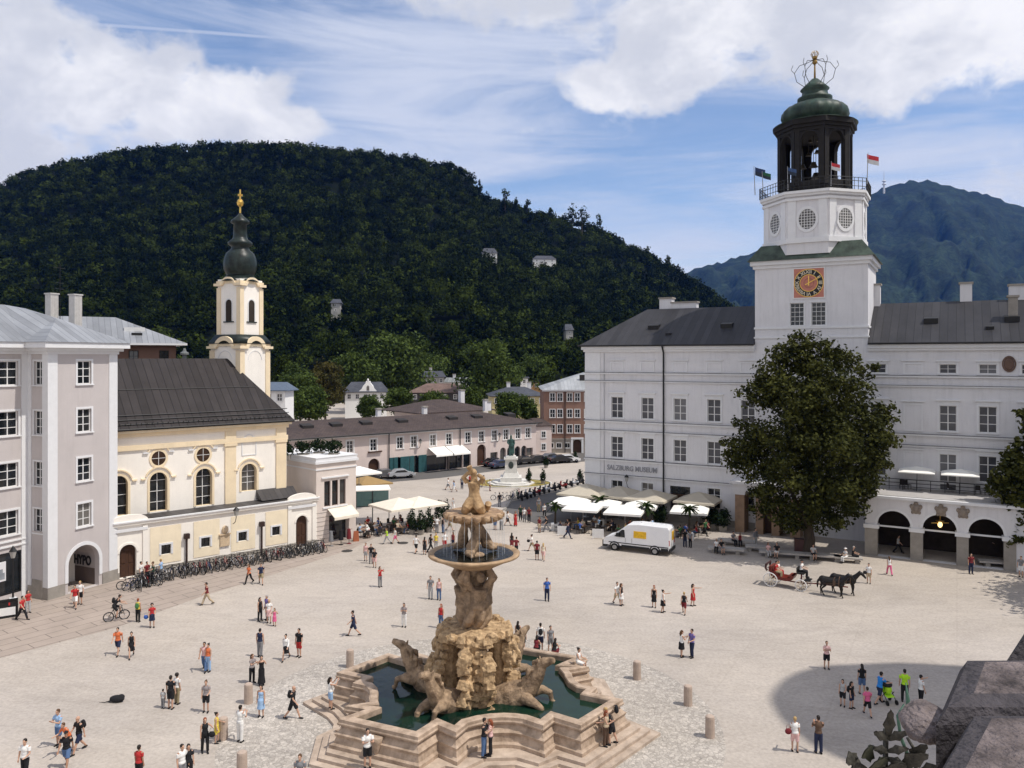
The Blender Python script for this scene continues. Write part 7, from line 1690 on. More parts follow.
who(889.4, 575, 'w', 'walk', 170, 'tank white', 'trousers pink', 'lb', 'in front of the left arcade arch')
who(971, 574, 'm', 'stand', 0, 'tee darkred', 'trousers navy', 'sd', 'in front of the right arcade arch')
who(898, 553, 'm', 'walk', 60, 'tee lightgrey', 'trousers black', 'sd', 'inside the left arcade arch')
who(995, 556, 'w', 'phone', -60, 'tee palepink', 'shorts red', 'hwhite', 'with white hat in the right arcade arch')
who(1010, 566, 'w', 'sit', -60, 'tee red', 'trousers grey', 'lb', 'seated on the bench at the right edge', z=.08)
who(1021, 577, 'm', 'rest', -40, 'tee grey', 'shorts white', 'sd', 'standing at the right edge of the square')
who(685, 547, 'm', 'stand', 10, 'tee black', 'trousers navy', 'sd', 'left of two behind the van')
who(690.3, 547.5, 'w', 'stand', -40, 'tee grey', 'trousers black', 'ld', 'right of two behind the van')
who(705, 535.5, 'm', 'stride', 40, 'tee green', 'trousers black', 'sd', 'waiting at the tables behind the van')
who(755.5, 547, 'm', 'stand', 30, 'long grey', 'trousers lightgrey', 'sd', 'standing by the stone benches under the tree', scale=1.05)
# ============================================================ street furniture and vehicles
granite = M('bench_granite', (.40, .37, .34), .8, .12, 5)
def bench(px, py, rz, w, lab, legs=True):
    t = thing('stone_bench', lab, 'bench', G(px, py), R(rz), 'stone benches under the chestnut tree'); m = MB(); m.box(-w/2, w/2, -.55, .55, .38, .52); m.build('seat', granite, t)
    for x in (-w*.32, w*.32): m = MB(); m.box(x-.18, x+.18, -.4, .4, 0, .379); m.build('support', greystone, t)
BN = [(726, 553, -18, 3.4, 'nearest left stone bench under the tree'), (736, 545, -18, 3.6, 'stone bench farther back at the left, beside the parasols'), (757, 551, -18, 2.2, 'short stone bench behind the grey man'), (782, 557, -18, 4.2, 'long stone bench left of the tree trunk'), (824, 560, -18, 3.4, 'stone bench right of the tree trunk'), (848, 562, -18, 2.4, 'stone bench with a seated pair near the arcade'), (1003, 567, -18, 4, 'stone bench at the right edge of the square')]
for b in BN: bench(*b)
def sitter(x, y, rz, s, top, bot, hair, ph, dz=.52, pose='sit', **k):
    tp = tuple(top.split()) if top else None; bt = tuple(bot.split()); p = G(x, y); noun = {'m': 'man', 'w': 'woman'}[s]
    lab = '%s in %s and %s %s' % (noun, zc(tp[1])+' '+GARM[tp[0]], zc(bt[1])+' '+bt[0], ph)
    n = len(lab.split())
    if lab in LABELS or n > 16: print('LABEL', n, lab)
    LABELS[lab] = 1; return person(p+Vector((0, 0, dz-.44)), s, pose, rz, tp, bt, hair, lab, **k)
sitter(716.5, 553, -20, 'w', 'tee white', 'trousers black', 'ld', 'seated at the left end of the nearest bench')
sitter(721, 554, 10, 'm', 'tee black', 'shorts grey', 'sd', 'seated near the left end of the nearest bench')
sitter(733, 546, 20, 'm', 'tee grey', 'trousers black', 'sd', 'seated on the bench beside the parasols')
sitter(740, 546.5, -10, 'w', 'tank darkred', 'trousers black', 'ld', 'seated on the bench beside the parasols')
sitter(768, 557, 0, 'w', 'tee palepink', 'trousers lightgrey', 'lb', 'seated left on the long bench', sk='b')
sitter(777, 558, -30, 'm', 'tee black', 'shorts white', 'sd', 'seated beside her on the long bench')
sitter(813, 560, 0, 'm', 'tee lightgrey', 'shorts black', 'sd', 'seated under the tree beside the trunk')
sitter(846, 563, -70, 'w', 'tee white', 'trousers white', 'hwhite', 'with white hat on the bench near the arcade')
sitter(853, 562, 60, 'm', 'tee black', 'trousers black', 'sg', 'on the bench near the arcade')
# dark red information pillar
m = MB(); m.box(-.5, .5, -.4, .4, 0, .15); m.box(-.42, .42, -.35, .35, .15, 1.5); m.box(-.46, .46, -.4, .4, 1.501, 1.58); m.box(-.34, .34, -.37, -.34, .4, 1.35)
tag(m.build('information_pillar', M('dark_red_enamel', (.07, .03, .026), .5, .15), None, G(799, 555), R(-15)), 'dark red information pillar beside the big tree trunk', 'pillar')
# parasols
def parasol(loc, w, h, lab, mat, group, rz=0, cat='parasol', slope=.22, edge=.22):
    t = thing('parasol', lab, cat, loc, rz, group); a = w/2; zt, z0 = h+w*slope, h; m = MB(); n = 4; c = [(-a, -a), (a, -a), (a, a), (-a, a)]
    vs = [(0, 0, zt)]; fs = []
    for i in range(4):
        p, q = Vector(c[i]), Vector(c[(i+1) % 4])
        for k in range(4): e = p.lerp(q, k/4); vs.append((e.x, e.y, z0+.10*w*.04*math.sin(math.pi*k/4)*0))
    for i in range(16): fs.append((0, 1+i, 1+(i+1) % 16))
    lo = [(x*1.004, y*1.004, z-edge) for x, y, z in vs[1:]]; b = len(vs); vs += lo
    for i in range(16): fs.append((1+i, b+i, b+(i+1) % 16, 1+(i+1) % 16))
    vs += [(0, 0, zt-.03)]; k = len(vs)-1
    fs += [(k, b+(i+1) % 16, b+i) for i in range(16)]
    m.add(vs, fs); m.build('canopy', mat, t)
    m = MB(); m.tube((0, 0, 0), (0, 0, zt-.02), .045, n=8); m.lathe([(.4, 0), (.4, .08), (.08, .12)], 12); m.build('pole', steel, t); return t
PG = 'white parasols of the cafe before the palace'
for (px, py, w, lab) in [(571, 524, 4.1, 'leftmost white parasol in the front row before the palace'), (583, 530, 3.9, 'white parasol at the front left corner, in front of the potted palm'), (606, 526, 3.2, 'white parasol half hidden behind the second palm'), (625, 534, 4.0, 'middle white parasol of the front row, left of the van roof'), (641, 528, 3.6, 'white parasol behind the van cab'), (690, 533, 3.9, 'rightmost white parasol, just behind the van rear')]:
    p = G(px, py); parasol(p, w, 2.55, lab, wcanvas, PG, R(-18), slope=.16)
for (px, py, w, lab) in [(586, 517, 5.3, 'leftmost beige parasol against the palace wall'), (619, 519, 4.9, 'second beige parasol against the palace wall'), (650, 523, 4.9, 'third beige parasol against the palace wall'), (699, 526, 4.6, 'rightmost beige parasol near the palace door')]:
    p = G(px, py); parasol(p, w, 3.0, lab, bcanvas, 'beige parasols against the palace wall', MU.a, slope=.19)
LG = 'parasols of the cafe by the terrace shop'
for (px, py, w, h, lab, mt) in [(399, 529, 4.9, 2.7, 'large cream parasol left of the twin, above the diners', canvas), (419, 527, 4.6, 2.7, 'large cream parasol right of the twin, by the clipped cones', canvas), (359, 508, 4.2, 4.6, 'high white parasol behind the terrace shop', wcanvas), (367, 500, 5, 2.4, 'tan brown parasol behind the terrace shop', M('tan_canvas', (.32, .21, .09), .85, .1))]:
    parasol(G(px, py), w, h, lab, mt, LG, R(40), slope=.17)
for px, lab in ((917, 'white parasol on the palace terrace, left'), (960, 'white parasol on the palace terrace, right')):
    u = MU.px(px, -1.0); parasol(MU.w(u, -1.0, 5.9), 3.2, 1.9, lab, wcanvas, 'parasols on the palace terrace', MU.a, slope=.14, edge=.1)
# glazed wind screen of the cafe
ws = thing('glass_shelter', 'teal glazed wind shelter with white top beside the terrace shop', 'shelter', G(356, 526), R(14)); m = MB(); m.box(-.2, 3.9, -.05, 3.2, 3.9, 4.02); m.build('roof', wcanvas, ws)
m = MB(); m.box(0, 3.7, -.02, .02, 2.2, 3.88); m.build('pane', M('teal_glass', (.05, .10, .10), .1, .15, 1, spec=.5), ws)
for x in (0, 1.85, 3.7): m = MB(); m.box(x-.05, x+.05, -.06, .06, 0, 3.89); m.build('post', black if x != 3.7 else whitepaint, ws)
m = MB(); m.box(0, 3.7, -.04, .04, 2.1, 2.2); m.build('rail', black, ws)
# cafe tables and chairs (dark, small in the picture)
chair_m = M('dark_rattan', (.03, .024, .02), .7, .3, 8)
def make_table():
    m = MB(); m.lathe([(.4, .72), (.4, .75), (.02, .751)], 14); m.tube((0, 0, 0), (0, 0, .72), .03, n=6); m.lathe([(.22, 0), (.22, .03), (.04, .05)], 10); return m.mesh('cafe_table', M('table_wood', (.16, .10, .06), .6, .2))
def make_chair():
    m = MB(); m.box(-.22, .22, -.22, .22, .42, .47); m.box(-.22, .22, .19, .24, .471, .9)
    for x in (-.19, .19):
        for y in (-.19, .19): m.tube((x, y, 0), (x, y, .42), .02, n=5)
    return m.mesh('cafe_chair', chair_m)
tb_me, ch_me = make_table(), make_chair()
seats = []
def cafe(n, pts, wh, group, label_t, label_c):
    for k, (px, py) in enumerate(pts):
        p = G(px, py); tag(put('cafe_table', tb_me, None, p), label_t, 'table', group+' tables')
        a0 = random.uniform(0, 6)
        for j in range(3):
            a = a0+2.1*j; q = p+Vector((.72*math.cos(a), .72*math.sin(a), 0)); o = put('cafe_chair', ch_me, None, q, a+R(90)+R(180)); tag(o, label_c, 'chair', group+' chairs')
            seats.append((q, a, k, j, group))
cafe(8, [(366, 537), (380, 535), (390, 531), (402, 534), (415, 530), (428, 529), (372, 530), (395, 527)], 0, 'shop cafe', 'round dark cafe table under the parasols by the terrace shop', 'dark cafe chair under the parasols by the terrace shop')
cafe(11, [(562, 532), (572, 529), (584, 533), (594, 528), (608, 531), (620, 536), (634, 533), (647, 530), (676, 537), (690, 536), (702, 533)], 0, 'palace cafe', 'round dark cafe table under the parasols before the palace', 'dark cafe chair under the parasols before the palace')
tops = ['white', 'black', 'blue', 'darkred', 'grey', 'red', 'lightblue', 'green', 'cream', 'navy', 'yellow']; PLC = {'shop cafe': 'terrace shop', 'palace cafe': 'palace'}
for i, (q, a, k, j, g) in enumerate(seats):
    if (i*7) % 10 > 5: continue
    fem = i % 2; c = tops[(i*3) % len(tops)]; b = ['black', 'denim', 'grey', 'white'][i % 4]
    person(q+Vector((0, 0, .02)), 'w' if fem else 'm', 'sit' if i % 3 else 'lounge', math.degrees(a)-90+0, ('tee', c), ('trousers', b), ('l' if fem else 's')+'db'[i % 2], '%s in %s tee seated at a cafe table before the %s' % ('woman' if fem else 'man', zc(c), PLC[g]), g+' guests in '+zc(c)+(' (women)' if fem else ' (men)'))
# potted cones, palms and hedges
def cone(px, py, h, r, lab, group=None):
    t = thing('clipped_cone', lab, 'shrub', G(px, py), 0, group); m = MB(); m.lathe([(.28, 0), (.36, .5), (.33, .52)], 12); m.build('pot', greystone, t)
    c, d, ti = crown_points([(0, 0, .5+h*.25, r, r, h*.3), (0, 0, .5+h*.5, r*.8, r*.8, h*.3), (0, 0, .5+h*.78, r*.45, r*.45, h*.25)], 700, .6, 5); put('foliage', leaf_mesh('foliage', c, .16, ti, lf_dark, d), t)
for i, (px, py, h) in enumerate([(412, 534, 2.3), (421, 534.5, 2.2), (429, 532, 2.2), (439, 524, 2.2), (446, 522, 2.2)]): cone(px, py, h, .62, ['first', 'second', 'third', 'fourth', 'fifth'][i]+' dark clipped cone shrub from the left at the cafe', 'clipped cones at the cafe')
for i, (px, py, h, lab) in enumerate([(529, 484, 1.9, 'dark cone shrub right of the monument'), (543, 484, 1.7, 'dark cone shrub farther right of the monument'), (580, 483, 1.6, 'dark cone shrub beside the palace corner'), (575, 462, 1.5, 'small dark shrub in front of the russet block'), (546, 468, 1.5, 'red flowering tub shrub on the far street')]): cone(px, py, h, .5, lab, 'cone shrubs in the far square')
def palm(px, py, h, lab):
    t = thing('potted_palm', lab, 'palm', G(px, py), 0, 'potted palms at the parasols'); m = MB(); m.taper(-.4, .4, -.4, .4, 0, .75, 1.12); m.build('planter', whitepaint, t)
    m = MB(); m.path([(0, 0, .7), (.04, 0, h*.5), (0, 0, h-.6)], [.12, .10, .09], 8); m.build('trunk', bark, t); rr = random.Random(px)
    m = MB()
    for k in range(26):
        a = rr.uniform(0, 6.28); e = rr.uniform(-.5, 1.2); L_ = rr.uniform(.8, 1.15); pts = []
        for i in range(6): s = i/5; pts.append(Vector((math.cos(a)*L_*s*math.cos(e*(1-s)), math.sin(a)*L_*s*math.cos(e*(1-s)), h-.6+L_*math.sin(e)*s-.55*s*s)))
        sd = Vector((-math.sin(a), math.cos(a), 0))
        for i in range(5):
            w0, w1 = .16*math.sin(math.pi*(.12+.85*i/5)), .16*math.sin(math.pi*(.12+.85*(i+1)/5)); p, q = pts[i], pts[i+1]
            for s in (-1, 1): m.add([p, q, q+sd*s*w1-Vector((0, 0, .07)), p+sd*s*w0-Vector((0, 0, .07))], [(0, 1, 2, 3)])
    me = m.mesh('fronds', lf_green); put('fronds', me, t)
palm(555, 530, 3.4, 'potted palm at the left front of the parasols'); palm(600, 526, 3.7, 'potted palm second from left among the parasols'); palm(646, 533, 3.6, 'potted palm just above the van roof'); palm(689, 540, 3.9, 'tall thin potted palm just right of the van'); 
for i, (px, py, w, lab) in enumerate([(712, 529, 2.2, 'leafy potted bush at the right end of the parasols'), (722, 531, 2.0, 'leafy potted bush beside the portal pillar'), (660, 527, 1.6, 'leafy potted bush behind the van')]):
    t = thing('potted_bush', lab, 'shrub', G(px, py), 0, 'potted bushes at the palace wall'); m = MB(); m.taper(-.4, .4, -.4, .4, 0, .6, 1.1); m.build('planter', greystone, t)
    c, d, ti = crown_points([(0, 0, 1.3, w*.5, w*.45, .9), (.3, .1, 1.8, w*.3, w*.3, .6)], 900, .5, 5); put('foliage', leaf_mesh('foliage', c, .2, ti, lf_dark, d), t)
for i, (px, py, lab) in enumerate([(563, 536, 'white panel barrier at the left parasol'), (598, 539, 'white panel barrier in the middle of the parasol front')]):
    m = MB(); m.box(-.6, .6, -.03, .03, .12, 1.05); m.box(-.55, -.5, -.2, .2, 0, .119); m.box(.5, .55, -.2, .2, 0, .119); tag(m.build('barrier', whitepaint, None, G(px, py), R(-10)), lab, 'barrier', 'white barriers at the cafe')
# terrace furniture on the palace terrace
for i, px in enumerate((902, 908, 950, 978, 985)):
    u = MU.px(px, -1.0); tag(put('cafe_chair', ch_me, None, MU.w(u, -1.0, 5.9), MU.a+i), 'dark cafe chair on the palace terrace behind the railing', 'chair', 'palace terrace chairs')
# ---------------------------------------------------- lamps
def wall_lamp(par_loc, rz, lab, h=0):
    t = thing('wall_lamp', lab, 'lamp', par_loc, rz); m = MB(); m.path([(0, 0, -.6), (0, -.5, -.35), (0, -.75, .1), (0, -.75, .3)], .035, 6); m.build('bracket', black, t)
    m = MB(); m.lathe([(.16, .3), (.26, .75), (.28, .8)], 6, (0, -.75, 0)); m.build('lantern', M('lamp_glass', (.35, .34, .32), .2, .1), t); m = MB(); m.lathe([(.32, .8), (.2, .95), (.05, 1.1)], 6, (0, -.75, 0)); m.build('lamp_cap', black, t)
u = MU.px(629); wall_lamp(MU.w(u, -.02, MU.z(u, 483)), MU.a, 'black wall lantern on the palace above the parasols')
u = CH.px(231.5); wall_lamp(CH.w(u, -.35, CH.z(u, 517)), CH.a, 'black wall lantern on top of the yellow church annexe')
for p, lab in ((418, 'small wall lantern on the rose building, left'), (497, 'small wall lantern on the rose building, right')):
    u = PK.px(p); wall_lamp(PK.w(u, -.02, 4.6), PK.a, lab)
lt_ = thing('street_lamp', 'old fashioned street lamp on white plinth beside the shop window', 'lamp', G(13, 613)); m = MB(); m.lathe([(.34, 0), (.34, 1.0), (.26, 1.15)], 8); m.build('plinth', white_t, lt_)
m = MB(); m.path([(0, 0, 1.1), (0, 0, 4.1)], [.07, .045], 8); m.build('post', black, lt_); m = MB(); m.lathe([(.14, 4.1), (.26, 4.55), (.27, 4.6)], 6); m.build('lantern', M('lamp_glass', (.35, .34, .32), .2, .1), lt_); m = MB(); m.lathe([(.3, 4.6), (.16, 4.8), (.03, 5.0)], 6); m.build('lamp_cap', black, lt_)
sb = thing('sign_stand', 'black framed notice stand with white sheet at the left edge', 'sign', G(6, 618), R(35)); m = MB()
for q in ((-.75, .75, 0, .1), (-.75, .75, 1.25, 1.35), (-.75, -.65, .1, 1.25), (.65, .75, .1, 1.25)): m.box(q[0], q[1], -.08, .08, q[2], q[3])
m.box(-.65, .65, -.03, .05, .1, 1.25); m.build('frame', black, sb); m = MB(); m.box(-.58, .58, -.06, -.031, .18, .75); m.build('notice', whitepaint, sb)
m = MB(); m.box(.15, .25, -.062, -.03, .9, 1.1); m.build('red_mark', cloth('red', CC['red']), sb)
# A-board at the terrace shop and clothes on show
m = MB(); m.add([(-.3, -.25, 0), (.3, -.25, 0), (.25, 0, 1.05), (-.25, 0, 1.05), (-.3, .25, 0), (.3, .25, 0)], [(0, 1, 2, 3), (3, 2, 5, 4), (0, 3, 4), (1, 5, 2), (0, 4, 5, 1)]); tag(m.build('advertising_board', M('rust_board', (.30, .09, .04), .6, .15), None, G(356, 541), R(20)), 'rust red folding board on the pavement at the terrace shop', 'sign')
for i, (px, c, lab) in enumerate([(331, 'grey', 'grey clothes rack in the shop entrance'), (341, 'black', 'black garment hanging under the shop awning'), (349, 'darkred', 'dark dress stand outside the shop awning')]):
    m = MB(); m.tube((0, 0, 0), (0, 0, 1.6), .03, n=6); m.path([(-.35, 0, 1.5), (.35, 0, 1.5)], .02, 5); m.path([(0, 0, 1.5), (0, 0, 1.1), (0, 0, .5)], [.16, .2, .25], 10); m.lathe([(.25, 0), (.25, .03)], 10); tag(m.build('clothes_stand', MATS['cloth_'+c], None, G(px, 546-i*1.2)), lab, 'clothes stand')
# lit lantern in the arcade
u = MU.px(940, AV); al = thing('hanging_lantern', 'lit brass lantern hanging in the middle arcade arch', 'lamp', MU.w(u, AV+.35, 3.35)); m = MB(); m.tube((0, 0, .5), (0, 0, 1.0), .02, n=5); m.lathe([(.35, .45), (.4, .5), (.1, .55)], 6); m.path([(-.8, 0, .3), (.8, 0, .3)], .05, 6); m.build('frame', gold, al); m = MB(); m.ell((0, 0, .15), (.2, .2, .28)); m.build('bulb', M('warm_bulb', (1, .72, .3), .5, .02, 1, emit=2.2), al)
# manholes
for px, py, lab in ((347, 551, 'dark round manhole cover near the terrace shop'), (403, 543, 'dark round manhole cover near the cafe')):
    m = MB(); m.lathe([(.55, .004), (.55, .014), (.5, .016)], 20); tag(m.build('manhole_cover', M('cast_iron', (.05, .045, .04), .6, .3), None, G(px, py)), lab, 'manhole cover')
# ---------------------------------------------------- bicycles
rub = M('tyre_rubber', (.012, .012, .012), .8, .2, 8)
def make_bike(frame_m, name='bicycle'):
    t = thing(name, 'x x x x', 'bicycle'); RW = .34
    for x in (-.52, .52):
        w = put('wheel', None, t, (x, 0, RW)); m = MB(); m.path([(RW*math.cos(a), 0, RW*math.sin(a)) for a in np.linspace(0, 2*math.pi, 21)[:-1]], .03, 6, close=True); m.build('tyre', rub, w)
        m = MB(); m.path([((RW-.04)*math.cos(a), 0, (RW-.04)*math.sin(a)) for a in np.linspace(0, 2*math.pi, 21)[:-1]], .012, 5, close=True)
        for k in range(8): a = math.pi*k/4; m.tube((0, 0, 0), ((RW-.04)*math.cos(a), 0, (RW-.04)*math.sin(a)), .006, n=4)
        m.tube((0, -.05, 0), (0, .05, 0), .025, n=6); m.build('rim', steel, w)
    m = MB(); bb, st, hd, ra = (-.05, 0, .30), (-.2, 0, .82), (.36, 0, .86), (-.52, 0, RW)
    for a, b in ((bb, st), (st, hd), (bb, (.38, 0, .74)), (bb, ra), (ra, st), (hd, (.52, 0, RW))): m.tube(a, b, .022, n=6)
    m.build('frame', frame_m, t); m = MB(); m.path([(.36, 0, .86), (.34, 0, 1.02)], .018, 6); m.path([(.22, -.28, 1.05), (.36, -.12, 1.03), (.36, .12, 1.03), (.22, .28, 1.05)], .016, 6); m.build('handlebar', black, t)
    m = MB(); m.tube((-.2, 0, .8), (-.22, 0, .94), .015, n=6); m.ell((-.24, 0, .97), (.14, .07, .04)); m.build('saddle', black, t); m = MB(); m.lathe([(.09, -.01), (.09, .01)], 12, (0, 0, 0)); m.tube((0, 0, .02), (.16, 0, .02), .015, n=5); m.T = I4
    o = m.build('crank', steel, t, (-.05, 0, .30)); o.rotation_euler = (R(90), 0, 0); return t
cols = [('black', (.015, .015, .017)), ('silver', (.4, .4, .42)), ('dark blue', (.02, .04, .14)), ('red', (.3, .03, .03)), ('white', (.6, .6, .6)), ('green', (.03, .12, .06))]
protos = [make_bike(M('bike_paint_'+c.replace(' ', '_'), v, .35, .1)) for c, v in cols]; bkids = kid_map(None); used = set()
def bike(loc, rz, k, label, group=None, lean=0):
    pr = protos[k]
    if k in used: o = copy_tree(pr, bkids)
    else: o = pr; used.add(k)
    o.location = loc; o.rotation_euler = (R(lean), 0, rz); o['label'] = label
    if group: o['group'] = group
    elif 'group' in o: del o['group']
    return o
bd = Vector(CH.u)
rk = random.Random(3)
a_, b_ = CH.px(134, -2.2), CH.px(322, -2.2)
NBK = 80
for i in range(NBK):
    u = a_+(b_-a_)*i/(NBK-1); k = rk.choice([0, 0, 0, 1, 2, 3, 4, 0, 1]); v = -2.2-(.0 if i % 2 else .55)+rk.uniform(-.15, .15)-(.9 if i < 8 else 0)
    bike(CH.w(u, v), CH.a+R(90+rk.uniform(-25, 25)+(180 if rk.random() < .5 else 0)), k, cols[k][0]+' bicycle parked in the long row along the church annexe', cols[k][0]+' bicycles in the long row along the church', rk.uniform(-9, 9))
for i in range(6):
    k = [0, 2, 0, 1, 3, 0][i]; bike(G(128+i*4.5, 589+((i*5) % 4)-i*.8), R(20+i*31), k, cols[k][0]+' bicycle parked at the church door end of the row', cols[k][0]+' bicycles at the church door')
bike(G(116.5, 620.5), R(35), 0, 'black bicycle being ridden across the paving by the passage', None, 0)
rp = G(116.5, 620.5); person(rp+Vector((-.15, -.1, .42)), 'm', 'ride', 125, ('tee', 'black'), ('shorts', 'black'), 'sd', 'cyclist in black with backpack riding past the arched passage')
bike(G(497, 500), R(10), 4, 'white bicycle on the far square, left of two', None); bike(G(504.5, 500), R(-15), 1, 'silver bicycle on the far square, right of two', None)
for i, k in enumerate((0, 2, 1, 5, 3)):
    bike(G(511+i*2.0, 499.5-i*.9), R(70+i*9), k, cols[k][0]+' bicycle beside the motor scooters at the road', cols[k][0]+' bicycles beside the scooters')
for k in range(len(protos)):
    if k not in used: bike(G(532+k, 497), R(60), k, cols[k][0]+' bicycle near the monument')
# ---------------------------------------------------- scooters along the road
def make_scooter(pm):
    t = thing('motor_scooter', 'x x x x', 'scooter')
    for x in (-.62, .62): m = MB(); m.path([(x+.2*math.cos(a), 0, .26+.2*math.sin(a)) for a in np.linspace(0, 2*math.pi, 17)[:-1]], .07, 6, close=True); m.ell((x, 0, .26), (.16, .04, .16)); m.build('wheel', rub, t)
    m = MB(); m.path([(.62, 0, .5), (.5, 0, .75), (.42, 0, 1.0)], [.11, .14, .1], 8); m.path([(.5, 0, .45), (.1, 0, .33), (-.2, 0, .38)], [.14, .15, .18], 8); m.path([(-.2, 0, .5), (-.5, 0, .62), (-.85, 0, .66)], [.2, .23, .1], 8); put('fairing', remesh(m, 'fairing', pm, .03, 1), t)
    m = MB(); m.ell((-.4, 0, .86), (.42, .16, .09)); m.build('seat', black, t); m = MB(); m.path([(.3, -.33, 1.05), (.42, 0, 1.02), (.3, .33, 1.05)], .02, 6); m.tube((.42, 0, .9), (.42, 0, 1.03), .03); m.build('handlebar', black, t)
    m = MB(); m.ell((.56, 0, .9), (.05, .08, .07)); m.build('headlight', whitepaint, t); return t
sp_ = [make_scooter(M('scooter_'+c, v, .3, .1)) for c, v in (('black', (.02, .02, .022)), ('white', (.6, .6, .6)), ('red', (.28, .02, .02)))]; sk_ = kid_map(None)
spos = [(520, 500), (524, 498.6), (528, 497.2), (532, 496), (537, 494.6), (542, 493.2), (547, 492), (552, 490.8), (557, 489.6), (563, 488.2), (569, 486.8), (575, 485.4), (581, 484.2)]
for i, (x, y) in enumerate(spos):
    k = [0, 0, 1, 0, 2, 0, 1, 0, 0, 2, 0, 1, 0][i]; o = sp_[k] if [0, 2, 4].count(i) else copy_tree(sp_[k], sk_); nm = ['black', 'white', 'red'][k]
    o.location = G(x, y); o.rotation_euler = (0, 0, R(115+(i*37) % 20)); o['label'] = nm+' motor scooter parked in the row along the road'; o['group'] = nm+' scooters along the road'
# ---------------------------------------------------- cars in the far street
def make_car(pm, name='parked_car'):
    t = thing(name, 'x x x x', 'car'); sec = [(-2.15, .45), (-2.2, .75), (-2.05, .95), (-1.5, 1.02), (-.95, 1.42), (.45, 1.45), (1.15, .98), (1.9, .86), (2.15, .68), (2.15, .42)]
    m = MB(); n = len(sec); vs = []
    for y, k, zz in ((-.86, 1, 0), (-.80, .985, .03), (.80, .985, .03), (.86, 1, 0)):
        for x, z in sec: ins = .14*max(0, z-.95)/.5; vs.append((x*k, y*(1-ins), z+(zz if z > .9 else 0)))
    fs = [(i*n+k, i*n+(k+1) % n, (i+1)*n+(k+1) % n, (i+1)*n+k) for i in range(3) for k in range(n)]+[tuple(range(n))[::-1], tuple(3*n+k for k in range(n))]; m.add(vs, fs); b = m.build('body', pm, t); fix_normals(b.data)
    for s in (-1, 1):
        m = MB(); m.extr([(-1.3, 1.02), (-.88, 1.33), (.38, 1.36), (.95, 1.0)], s*.80, s*.865); m.build('side_window', gls, t)
        for x in (-1.35, 1.35): m = MB(); m.T = Matrix.Translation((x, s*.80, .33)) @ Matrix.Rotation(R(90), 4, 'X'); m.lathe([(.33, -.1), (.33, .1), (.2, .11), (.2, -.11)], 16); m.build('wheel', rub, t)
        m = MB(); m.ell((2.1, s*.62, .7), (.08, .18, .09)); m.build('headlight', whitepaint, t); m = MB(); m.ell((-2.16, s*.66, .82), (.06, .14, .09)); m.build('tail_light', M('tail_red', (.4, .02, .02), .3, .1), t)
    m = MB(); m.add([(.5, -.6, 1.47), (.5, .6, 1.47), (1.15, .68, 1.04), (1.15, -.68, 1.04)], [(0, 1, 2, 3)]); m.build('windscreen', gls, t); return t
ccol = [('black', (.012, .012, .014)), ('dark blue', (.02, .03, .07)), ('silver', (.35, .36, .38)), ('white', (.65, .65, .65)), ('grey', (.10, .10, .11))]
cp_ = [make_car(M('car_paint_'+c.replace(' ', '_'), v, .2, .05, spec=.6)) for c, v in ccol]; ck_ = kid_map(None); uc = set()
for (x, y, rz, k, lab) in [(352, 484, 40, 0, 'black car at the left end of the far street'), (366, 482, 40, 0, 'black car second from left before the rose building'), (385, 478, 38, 4, 'grey car in front of the teal shutters'), (401, 478, 25, 2, 'silver car in front of the awnings'), (494, 466, 38, 0, 'black car just left of the monument pedestal'), (501, 468, 38, 1, 'dark blue car hidden behind the monument pedestal'), (525, 464, 30, 0, 'black car just right of the monument'), (538, 463, 30, 0, 'second black car right of the monument'), (551, 461, 30, 4, 'grey car before the russet block'), (560, 463, 20, 0, 'black car nearest the white car at the russet block'), (568, 462.5, 10, 3, 'white car at the russet block door')]:
    o = cp_[k] if k not in uc else copy_tree(cp_[k], ck_); uc.add(k); o.location = G(x, y); o.rotation_euler = (0, 0, R(rz)); o['label'] = lab; o['group'] = 'cars in the far street'
# ---------------------------------------------------- white delivery van
va = thing('delivery_van', 'white high roofed delivery van with yellow square on its side', 'van'); fl_, rr0 = G(608, 549.5), G(672, 557)
vw = M('van_white', (.78, .78, .79), .3, .03, 2, spec=.5); vb = M('van_black_plastic', (.015, .015, .016), .5, .2)
L_ = 6.0; prof = [(-3.0, .55), (-3.0, 2.45), (-2.85, 2.68), (-.2, 2.72), (.75, 2.6), (1.35, 2.15), (2.1, 1.5), (2.85, 1.22), (3.0, .95), (3.02, .55)]
m = MB(); n = len(prof); W = 1.0; vs = []
for y, k in ((-W, 0), (-W*.93, .06), (W*.93, .06), (W, 0)):
    for x, z in prof: ins = .13*max(0, z-1.3)/1.4; vs.append((x, y*(1-ins), z+(k if z > 2.3 else 0)))
m.add(vs, [(i*n+k, i*n+(k+1) % n, (i+1)*n+(k+1) % n, (i+1)*n+k) for i in range(3) for k in range(n)]+[tuple(range(n))[::-1], tuple(3*n+k for k in range(n))]); b = m.build('body', vw, va); fix_normals(b.data)
def vy(z): return W*(1-.13*max(0, z-1.3)/1.4)
